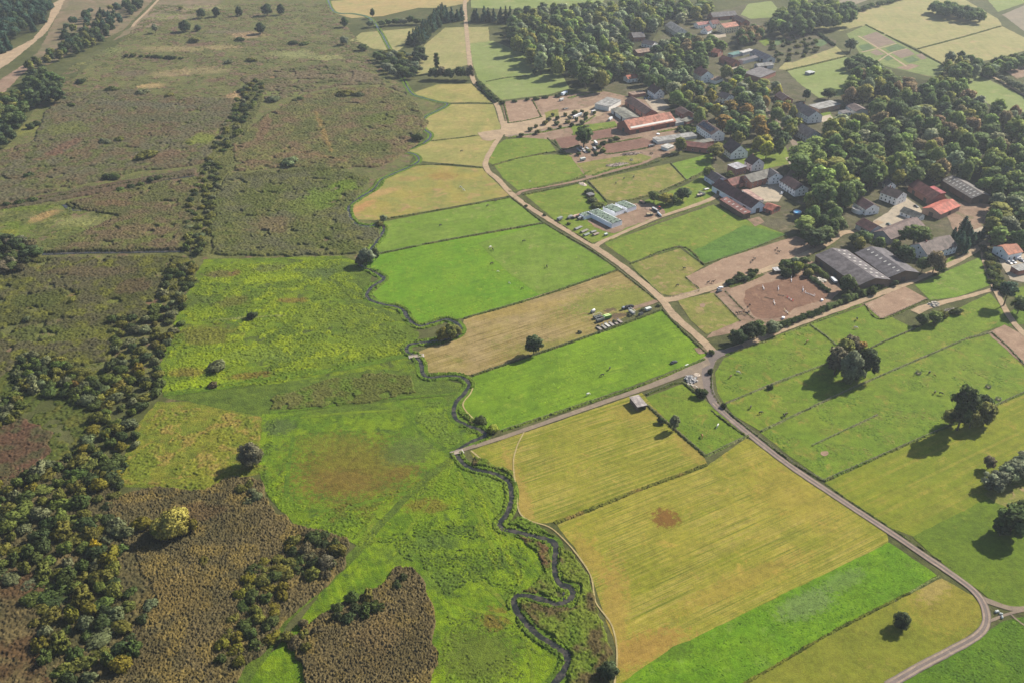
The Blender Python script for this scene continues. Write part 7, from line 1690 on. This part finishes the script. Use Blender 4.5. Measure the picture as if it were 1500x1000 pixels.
# ================================================================= HORSES
def horse_mesh(grazing):
    me = bpy.data.meshes.new('horse'); bm = bmesh.new(); sk = bm.verts.layers.skin.verify()
    rad = {}
    def v(x, y, z, rx, ry=None):
        q = bm.verts.new((x, y, z)); q[sk].radius = (rx, ry or rx); return q
    pel = v(-.62, 0, 1.22, .25, .27); pel[sk].use_root = True
    loin = v(-.25, 0, 1.20, .27, .30); rib = v(.12, 0, 1.16, .28, .32); chest = v(.5, 0, 1.18, .23, .29)
    for a, b in ((pel, loin), (loin, rib), (rib, chest)): bm.edges.new((a, b))
    if grazing: nk = [(.78, 1.12, .16), (1.08, .78, .12), (1.28, .48, .11)]; hd = [(1.40, .30, .115), (1.50, .08, .07)]
    else: nk = [(.75, 1.42, .17), (.98, 1.68, .13), (1.12, 1.86, .11)]; hd = [(1.28, 1.84, .12), (1.62, 1.62, .07)]
    prev = chest
    for x, z, r_ in nk + hd:
        q = v(x, 0, z, r_ * .8, r_); bm.edges.new((prev, q)); prev = q
        if (x, z, r_) == hd[0]: poll = q
    for s in (-1, 1):                                   # ears
        e = v(poll.co.x - .06, s * .08, poll.co.z + .17, .025); bm.edges.new((poll, e))
    for s in (-1, 1):
        p = chest
        for x, z, r_ in ((.48, .86, .105), (.50, .55, .07), (.50, .28, .045), (.53, .08, .05), (.57, .02, .055)):
            q = v(x, s * .19, z, r_); bm.edges.new((p, q)); p = q
        p = pel
        for x, z, r_ in ((-.60, .90, .14), (-.52, .68, .09), (-.74, .48, .06), (-.70, .24, .045), (-.68, .08, .05), (-.64, .02, .055)):
            q = v(x, s * .2, z, r_); bm.edges.new((p, q)); p = q
    p = pel
    for x, z, r_ in ((-.86, 1.22, .05), (-.96, 1.0, .06), (-.98, .7, .05), (-.96, .5, .02)):
        q = v(x, 0, z, r_); bm.edges.new((p, q)); p = q
    bm.to_mesh(me); bm.free()
    o = bpy.data.objects.new('horse_tmp', me); COL.objects.link(o)
    m1 = o.modifiers.new('s', 'SKIN'); m1.use_smooth_shade = True
    m2 = o.modifiers.new('u', 'SUBSURF'); m2.levels = 1; m2.render_levels = 1
    dg = bpy.context.evaluated_depsgraph_get(); dg.update()
    res = bpy.data.meshes.new_from_object(o.evaluated_get(dg))
    bpy.data.objects.remove(o); res.name = 'horse'
    return res
HM = {True: horse_mesh(True), False: horse_mesh(False)}
mh_, nth, bsh = new_mat('horse_coat', .6, .25); gh = NT(nth)
gh.l(gh.n('ShaderNodeObjectInfo').outputs['Color'], bsh.inputs['Base Color'])
for q in HM.values(): q.materials.clear(); q.materials.append(mh_)
HC = {'dark brown': (.035, .022, .015), 'brown': (.11, .05, .025), 'black': (.012, .012, .012), 'white': (.55, .53, .48), 'grey': (.35, .35, .35), 'chestnut': (.2, .075, .03)}
HORSES = [  # px, heading px, coat, grazing, label
 (902, 270, -3, 3, 'dark brown', 1, 'nearest of three dark horses in the tan green pasture'), (914, 263, 3, -2, 'dark brown', 1, 'middle of three dark horses in the tan green pasture'), (928, 261, 3, -3, 'black', 0, 'farthest right of three dark horses in the tan green pasture'),
 (801, 392, 1, 3, 'black', 1, 'dark horse at the lower right of the hay meadow'), (767, 355, 4, -1, 'black', 1, 'dark horse in the upper half of the hay meadow'), (765, 424, 4, 0, 'dark brown', 1, 'small dark horse near the lower fence of the hay meadow'),
 (992, 420, -3, 1, 'dark brown', 1, 'dark horse alone in the tan paddock'), (1002, 395, -4, 1, 'black', 0, 'dark horse by the tan paddock fence near the sand'), (1037, 416, 4, -1, 'black', 0, 'left one of a dark pair on the long sand strip'), (1044, 415, 4, 0, 'dark brown', 0, 'right one of a dark pair on the long sand strip'),
 (1079, 461, 3, 2, 'black', 0, 'leftmost of five dark horses on the worn dirt by the arena'), (1084, 460, -4, 1, 'dark brown', 0, 'second of five dark horses on the worn dirt by the arena'), (1089, 459, 3, -2, 'brown', 0, 'third of five dark horses on the worn dirt by the arena'), (1093, 461, 4, 1, 'black', 0, 'fourth of five dark horses on the worn dirt by the arena'), (1097, 459, -3, 2, 'dark brown', 0, 'rightmost of five dark horses on the worn dirt by the arena'), (1098, 449, 1, 3, 'dark brown', 0, 'dark horse at the lower left corner of the arena'),
 (1102, 384, 2, 3, 'black', 0, 'left one of two dark horses at the middle sand fence'), (1105, 381, -3, 1, 'dark brown', 0, 'right one of two dark horses at the middle sand fence'), (1138, 366, 1, 3, 'dark brown', 0, 'farther of two dark horses on the upper sand paddock'), (1140, 371, 4, 1, 'black', 0, 'nearer of two dark horses on the upper sand paddock'),
 (645, 332, 5, -2, 'black', 1, 'dark horse alone in the green strip below the dry meadow'), (675, 276, 4, 1, 'white', 1, 'white horse, upper of two in the dry meadow'), (679, 280, 3, 1, 'white', 1, 'white horse, lower of two in the dry meadow'), (726, 296, 5, -2, 'black', 1, 'dark horse at the road corner of the green strip'), (714, 303, 4, -2, 'dark brown', 1, 'dark brown horse near the road corner of the green strip'),
 (722, 367, 2, 3, 'dark brown', 1, 'dark horse beside a white one in the hay meadow'), (718, 364, 4, -2, 'white', 1, 'white horse beside a dark one in the hay meadow'), (720, 388, 4, -1, 'dark brown', 1, 'dark horse at the mowing line of the hay meadow'), (729, 399, 3, 0, 'white', 1, 'small white horse below the mowing line'), (746, 416, 3, 1, 'white', 1, 'small white horse near the lower corner of the hay meadow'),
 (676, 223, 4, -1, 'black', 1, 'dark horse in the dry pasture at the road bend'), (893, 541, -2, 3, 'black', 1, 'upper one of two dark horses in the lush meadow'), (882, 551, -4, 1, 'black', 1, 'lower one of two dark horses in the lush meadow'), (861, 579, 5, -2, 'white', 1, 'white horse in the lush meadow above the lane'),
 (1051, 625, -2, 3, 'white', 1, 'white horse in the paddock below the lane bend'), (1028, 640, 1, 4, 'chestnut', 1, 'chestnut horse in the paddock below the lane bend'), (1070, 553, -3, 3, 'brown', 1, 'brown horse in the pasture right of the junction'), (1081, 547, 4, 1, 'grey', 1, 'grey horse in the pasture right of the junction'),
 (1099, 598, -2, 4, 'dark brown', 1, 'dark horse near the lane in the long right pasture'), (1114, 606, 5, -1, 'black', 1, 'black horse near the lane in the long right pasture'), (1148, 610, 2, 3, 'black', 1, 'left one of a close dark pair at the pasture fence'), (1151, 608, 3, -2, 'dark brown', 1, 'right one of a close dark pair at the pasture fence'), (1182, 502, -3, 3, 'chestnut', 1, 'chestnut horse in the pasture below the hedge'),
 (1361, 547, 3, -3, 'black', 1, 'dark horse right of the upper hay feeder'), (1369, 551, 2, 1, 'dark brown', 1, 'dark foal right of the upper hay feeder'), (1369, 576, 2, -4, 'dark brown', 1, 'dark horse left of the tallest pasture tree'), (1378, 578, 4, 1, 'black', 1, 'black horse next to the tallest pasture tree'),
 (1255, 469, 1, 3, 'black', 0, 'dark horse in the pasture near the sandy ring'), (1253, 482, 4, 0, 'grey', 1, 'pale grey horse in the pasture near the sandy ring'), (776, 267, 4, 0, 'white', 1, 'white horse in the small pasture by the road')]
for (x, y, dx_, dy_, coat, gz, lab) in HORSES:
    p, rz = at((x, y), (dx_, dy_))
    o = bpy.data.objects.new('horse', HM[bool(gz)]); COL.objects.link(o)
    o.location = (p.x, p.y, 0.12); o.rotation_euler = (0, 0, rz); s_ = .75 if ('small' in lab or 'foal' in lab) else 1.18
    o.scale = (s_, s_, s_); o.color = (*HC[coat], 1); tag(o, lab, 'horse', 'horses of the paddocks')

# ================================================================= FENCES, HEDGES AND UNCUT EDGES
M_post = plain(alb(.22, .19, .16), .95, .3, 2); M_pale = plain(alb(.5, .47, .42), .95, .2, 2)
def fence(label, px, h=1.15, sp=3.0, pale=False, rails=2, parts=False):
    w = smooth_line(PA(px), sp)
    if len(px) > 2:      # keep the corners straight
        segs = []
        pa = PA(px)
        for a, b in zip(pa[:-1], pa[1:]):
            n = max(1, int(round(np.linalg.norm(b - a) / sp)))
            segs += [a + (b - a) * k / n for k in range(n)]
        w = np.array(segs + [pa[-1]])
    m_ = MB(); mat = M_pale if pale else M_post
    root = empty('fence', (w[0][0], w[0][1], 0), 0, label, 'fence') if parts else None
    def loc(q): return q - w[0]
    for i, q in enumerate(w):
        x, y = loc(q)
        if parts and i < 95: MB().box(x - .08, x + .08, y - .08, y + .08, 0, h + .1).build('post', mat, root)
        else: m_.box(x - .07, x + .07, y - .07, y + .07, 0, h + .1)
    for i in range(len(w) - 1):
        a, b = loc(w[i]), loc(w[i + 1]); d = b - a; l = np.linalg.norm(d); mid = (a + b) / 2
        for k in range(rails): m_.obox(mid[0], mid[1], h * (.5 + .42 * k), l - .15, .05, .09, rz=math.atan2(d[1], d[0]))
    o = m_.build('rails' if parts else 'fence', mat, root)
    if not parts: o.location = (w[0][0], w[0][1], 0); tag(o, label, 'fence')
VG = [c(92, 128, 52), c(112, 138, 60), c(126, 132, 78)]; VD = [c(74, 96, 48), c(92, 112, 56), c(110, 112, 66)]; VP = [c(132, 150, 84), c(112, 138, 66), c(146, 148, 96)]
def verge(label, px, w=1.2, h=.7, cols=VG, off=0.0, sp=.4, gap=.22):
    canopy_strip('grass_verge', px, w, sp, .1, h, cols, offset=off, mat=M_reed, label=label, cat='grass verge', gap=gap, lump=.4, lump_size=3)
FN = [
 ('between dry meadow and the green strip', [(560, 322), (650, 307), (746, 290)], VD, 1.5, .8), ('between the green strip and the hay meadow', [(552, 373), (650, 353), (797, 327)], VD, 1.8, .9),
 ('between hay meadow and stubble', [(680, 467), (790, 435), (905, 396)], VD, 1.5, .8), ('between stubble and lush meadow', [(692, 550), (870, 490), (970, 454)], VD, 1.5, .9),
 ('above the lane beside the lush meadow', [(735, 631), (850, 593), (950, 560), (1032, 526)], VG, 1.6, .8), ('along the dirt road beside the hay meadow', [(750, 290), (797, 327), (868, 368), (905, 395), (962, 440)], VD, 1.2, .7),
 ('along the dirt road beside the lush meadow', [(970, 454), (1005, 490), (1036, 518)], VD, 1.4, .8), ('from the field shelter down to the paddock corner', [(946, 592), (965, 608), (990, 630), (1034, 668)], VD, 1.5, .9),
 ('between the lane paddock and the hayfield', [(1034, 668), (1064, 653), (1096, 638)], VP, 1.3, .6), ('along the hedge bank below the lane', [(946, 578), (985, 562), (1000, 560), (1010, 568), (1030, 584)], VD, 1.6, .8),
 ('between the lower right pasture and the cut field', [(1206, 704), (1350, 641), (1440, 602), (1515, 568)], VG, 1.3, .8), ('between the upper lane pastures', [(1062, 592), (1130, 563), (1209, 534)], VP, 1.0, .6),
 ('across the right pastures behind the tree clump', [(1114, 632), (1250, 568), (1415, 497), (1452, 488)], VP, 1.2, .6), ('from the hedge gate down to the tree clump', [(1187, 476), (1210, 493), (1236, 516)], VP, 1.0, .7),
 ('from the tree clump up to the sandy ring', [(1258, 520), (1290, 503), (1340, 482)], VD, 1.2, .7), ('inside the lower right pasture', [(1189, 653), (1285, 608)], VP, .8, .4),
 ('at the right edge along the sandy corner', [(1453, 488), (1480, 512), (1520, 556)], VD, 1.2, .7), ('around the back of the tan paddock', [(923, 387), (997, 362), (1032, 389)], VD, 1.5, .9),
 ('between tan paddock and sand strip', [(1004, 406), (1024, 427), (980, 436)], VD, .8, .4), ('between green crop and sand strip', [(1032, 388), (1100, 365), (1152, 345)], VD, 1.0, .6),
 ('at the left side of the riding arena', [(1062, 427), (1090, 455), (1105, 468)], VD, .6, .4), ('between dirt strip and small grass paddock', [(1047, 432), (1085, 471)], VD, .8, .4),
 ('around the sandy ring', [(1266, 446), (1291, 468), (1358, 439)], VD, .9, .6), ('along the track north of the pastures', [(766, 286), (838, 271), (880, 259), (960, 238), (1000, 222)], VD, 1.8, 1.0),
 ('between the two pastures behind the bale stacks', [(862, 266), (875, 280), (890, 297)], VD, 1.2, .8), ('along the tan green pasture towards the barn', [(905, 298), (960, 284), (1005, 265), (1035, 250)], VD, 1.8, 1.0), ('between tan green pasture and the barn grass', [(983, 240), (1006, 265)], VD, 1.0, .6),
 ('between the far dry pastures', [(598, 243), (650, 241), (706, 246)], VD, 1.5, .8), ('between the upper dry pastures', [(632, 207), (668, 203), (700, 199)], VD, 1.3, .6), ('at the top of the dry pastures', [(655, 152), (690, 151), (722, 152)], VD, 1.3, .6),
 ('across the far green pastures', [(712, 120), (745, 114), (772, 112)], VD, 1.5, .7), ('between the wide far tan fields', [(1345, 72), (1410, 55), (1466, 39)], VD, 2.5, 1.0), ('between far tan field and shelter paddock', [(1152, 104), (1195, 94), (1240, 83)], VD, 2.5, 1.2),
 ('beside the vegetable plots', [(1268, 37), (1318, 62), (1350, 78), (1390, 100)], VD, 2.2, 1.1), ('left of the yard paddocks', [(802, 203), (820, 218), (824, 222)], VD, 1, .5)]
for nm, px, vc, w_, h_ in FN:
    fence('weathered post and rail fence ' + nm, px)
    verge('uncut grass ' + nm, px, w_, h_, vc, sp=.35 if px[0][1] > 430 else .5)
for nm, q, cc, w_ in (('across the pasture left of the yards', [(722, 243), (752, 234), (776, 229), (812, 223), (838, 227)], VD, 2.0), ('below the pasture left of the yards', [(745, 281), (800, 273), (840, 263), (866, 251)], VG, 1.6), ('at the left edge of the sandy yard paddock', [(738, 152), (745, 181)], VD, 1.4), ('below the sandy yard paddock', [(745, 181), (770, 177), (792, 172)], VD, 1.4), ('right of the sandy yard paddock', [(780, 147), (793, 172)], VD, 1.2), ('above the plum brown field', [(880, 212), (912, 207), (940, 202)], VD, 2), ('below the plum brown field', [(884, 216), (890, 226), (950, 217)], VD, 1.6), ('around the small brown paddock', [(812, 205), (824, 219), (850, 213)], VD, 1.4), ('between upper and lower yard paddocks', [(838, 198), (870, 192), (906, 185)], VG, 2.6), ('along the yard lane', [(740, 203), (800, 193), (850, 182), (872, 170)], VG, 2.0), ('at the top of the yards', [(832, 144), (860, 138), (882, 134)], VG, 2.0), ('beside the paddock under the orange hall', [(866, 207), (898, 202)], VD, 1.6), ('along the heaps', [(868, 258), (900, 247), (940, 238)], VG, 2.4), ('behind the long low shed', [(964, 194), (990, 190), (1018, 186)], VG, 3)):
    verge('uncut grass ' + nm, q, w_, .8, cc, sp=.5)
lane_f = [(1043, 542), (1043, 572), (1056, 594), (1075, 611), (1114, 642), (1160, 677), (1206, 704)]
fence('dark post fence along the curving lane', lane_f, parts=True, sp=2.6)
verge('uncut grass along the curving lane fence', lane_f, 1.0, .7, VD)
verge('uncut grass on the outer side of the lane', [(1208, 708), (1250, 737), (1305, 773), (1350, 803), (1400, 836)], .7, .35, VD)
verge('uncut grass on the inner side of the lane', [(1040, 600), (1066, 620), (1096, 641)], 1.0, .6, VD)
verge('rank grass in the ditch between the two mown meadows', [(812, 766), (850, 752), (880, 740), (950, 712), (1000, 694), (1036, 680)], 1.6, .8, [c(92, 106, 48), c(120, 126, 60), c(152, 130, 78)], sp=.3)
verge('rank grass in the ditch below the bright strip', [(1085, 1004), (1140, 972), (1200, 936), (1260, 904), (1332, 868)], 1.0, .6, [c(100, 120, 46), c(126, 132, 56), c(80, 96, 40)], sp=.25)
verge('rank grass at the upper end of the bright strip ditch', [(1332, 868), (1360, 852), (1376, 844)], .7, .4, VP, sp=.25)
verge('grass between farm track and crop', [(884, 356), (960, 326), (1040, 297)], .8, .4, VG)
verge('uncut grass along the dirt road by the bale stacks', [(768, 295), (815, 325), (868, 358)], .9, .5, VD)
verge('grass between road and tan paddock', [(926, 392), (950, 414), (972, 434)], .8, .4, VP)
verge('grass island beside the arena lane', [(1068, 421), (1095, 412), (1118, 402)], 2.4, .7, VD)
verge('uncut grass along the asphalt lane below the hedge', [(1062, 520), (1130, 497), (1186, 475), (1262, 446)], 1.0, .5, VG)
# dark water ditches of the marsh, straight and sunk between reeds
for lab, px, w_ in (('straight', [(62, 373), (120, 371), (200, 370), (285, 368)], 2.4), ('upper', [(0, 306), (60, 296), (120, 284), (200, 270), (285, 258)], 2.2), ('short', [(92, 300), (105, 308), (140, 309), (170, 305)], 2.0)):
    strip('ditch', M['water'], px, w_, Z3, jit=.5)
    verge('tall reeds along the %s dark ditch' % lab, px, 1.8, 2.2, [c(96, 90, 60), c(84, 92, 56)], off=2.6, sp=.55)

# hedges: leaf masses on stems
def hedge(label, px, w, h, col, seed, gap=1.3):
    r = np.random.default_rng(seed); pts = smooth_line(PA(px), gap)
    L = []
    for x, y in pts:
        for k in range(2):
            rr_ = w * r.uniform(.34, .55); L.append((x + r.normal(0, w * .22), y + r.normal(0, w * .22), h * r.uniform(.35, .8), rr_, rr_, h * r.uniform(.3, .42)))
    o0 = np.array([pts[0][0], pts[0][1], 0])
    L = [(a - o0[0], b - o0[1], *q) for a, b, *q in L]
    V, F, Cc, N = crown_arrays(L, 260, .36, r)
    o = empty('hedge', o0, 0, label, 'hedge')
    f = link('foliage', np_mesh('foliage', V, F, col=Cc[:, None], nrm=N), o, M_leaf); f.color = (*[LEAFK * q for q in LC[col][:3]], 1)
    s_ = MB()
    for x, y in pts[::2]: s_.tube([(x - o0[0], y - o0[1], -.1), (x - o0[0] + .1, y - o0[1], h * .5)], .06, 5)
    s_.build('stems', M_bark, o)
hedge('long dark hedge between asphalt lane and riding arena', [(1125, 489), (1148, 478), (1180, 466), (1215, 452), (1250, 438), (1290, 420)], 3.2, 2.8, 'deep green', 1)
hedge('clipped dark hedge bank at the right end of the arena', [(1180, 404), (1198, 416), (1212, 428)], 3.0, 2.0, 'dark green', 2)
hedge('green hedge at the top of the riding arena', [(1148, 392), (1160, 388), (1176, 386)], 4, 3.4, 'deep green', 3)
hedge('yellow green hedge beside the left riding hall', [(1182, 394), (1200, 402), (1210, 408)], 4, 3, 'mid green', 4)
hedge('dark hedge between far road and dry pasture', [(700, 123), (712, 137), (726, 151)], 3, 2.6, 'deep green', 5)
hedge('dark clipped hedge left of the vegetable plots', [(1180, 40), (1200, 52), (1222, 68)], 3, 2.6, 'dark green', 6)
hedge('hedge along the track by the right hand white house', [(1448, 372), (1455, 395), (1468, 425)], 3, 2.4, 'mid green', 7)

place_plants()
make_plants()
HAZE, EXPO = 0.00007, 1.28
# ================================================================= CAMERA, LIGHT, AIR
cam = bpy.data.cameras.new('camera'); co = bpy.data.objects.new('camera', cam); COL.objects.link(co)
co.location = (0, 0, CAM_H); co.rotation_euler = (math.radians(90) - TILT, 0, 0)
cam.sensor_width = 36.0; cam.lens = FOC / 1500 * 36.0; cam.clip_start = 0.5; cam.clip_end = 12000
S.camera = co
SUN_AZ, SUN_EL = math.radians(35), math.radians(36)
sd = Vector((math.cos(SUN_AZ) * math.cos(SUN_EL), math.sin(SUN_AZ) * math.cos(SUN_EL), math.sin(SUN_EL)))
ld = bpy.data.lights.new('sun', 'SUN'); lo_ = bpy.data.objects.new('sun', ld); COL.objects.link(lo_)
ld.energy = 4.6; ld.angle = math.radians(0.5); ld.color = (1.0, 0.93, 0.82)
lo_.rotation_euler = (-sd).to_track_quat('-Z', 'Y').to_euler(); lo_.location = (300, 300, 600)
w = bpy.data.worlds.new('World'); S.world = w; w.use_nodes = True
sk = w.node_tree.nodes.new('ShaderNodeTexSky'); sk.sky_type = 'NISHITA'; sk.sun_disc = False
sk.sun_elevation = SUN_EL; sk.sun_rotation = math.radians(90) - SUN_AZ
bg = w.node_tree.nodes['Background']; bg.inputs['Strength'].default_value = 0.062
w.node_tree.links.new(sk.outputs[0], bg.inputs['Color'])
hz = MB().box(-4100, 4100, -2600, 6100, -1.0, 286.0).mesh('haze')
mh = bpy.data.materials.new('haze_air'); mh.use_nodes = True
mh.node_tree.nodes.remove(mh.node_tree.nodes['Principled BSDF'])
pv = mh.node_tree.nodes.new('ShaderNodeVolumePrincipled')
pv.inputs['Color'].default_value = (0.80, 0.88, 1.0, 1); pv.inputs['Density'].default_value = HAZE; pv.inputs['Anisotropy'].default_value = 0.25
mh.node_tree.links.new(pv.outputs[0], mh.node_tree.nodes['Material Output'].inputs['Volume'])
if HAZE > 0:
    tag(link('haze', hz, None, mh), label='thin pale haze over the whole valley', cat='haze', kind='stuff')
S.view_settings.view_transform = 'Standard'; S.view_settings.look = 'None'; S.view_settings.gamma = 1.0
S.view_settings.exposure = EXPO
S.render.engine = 'CYCLES'
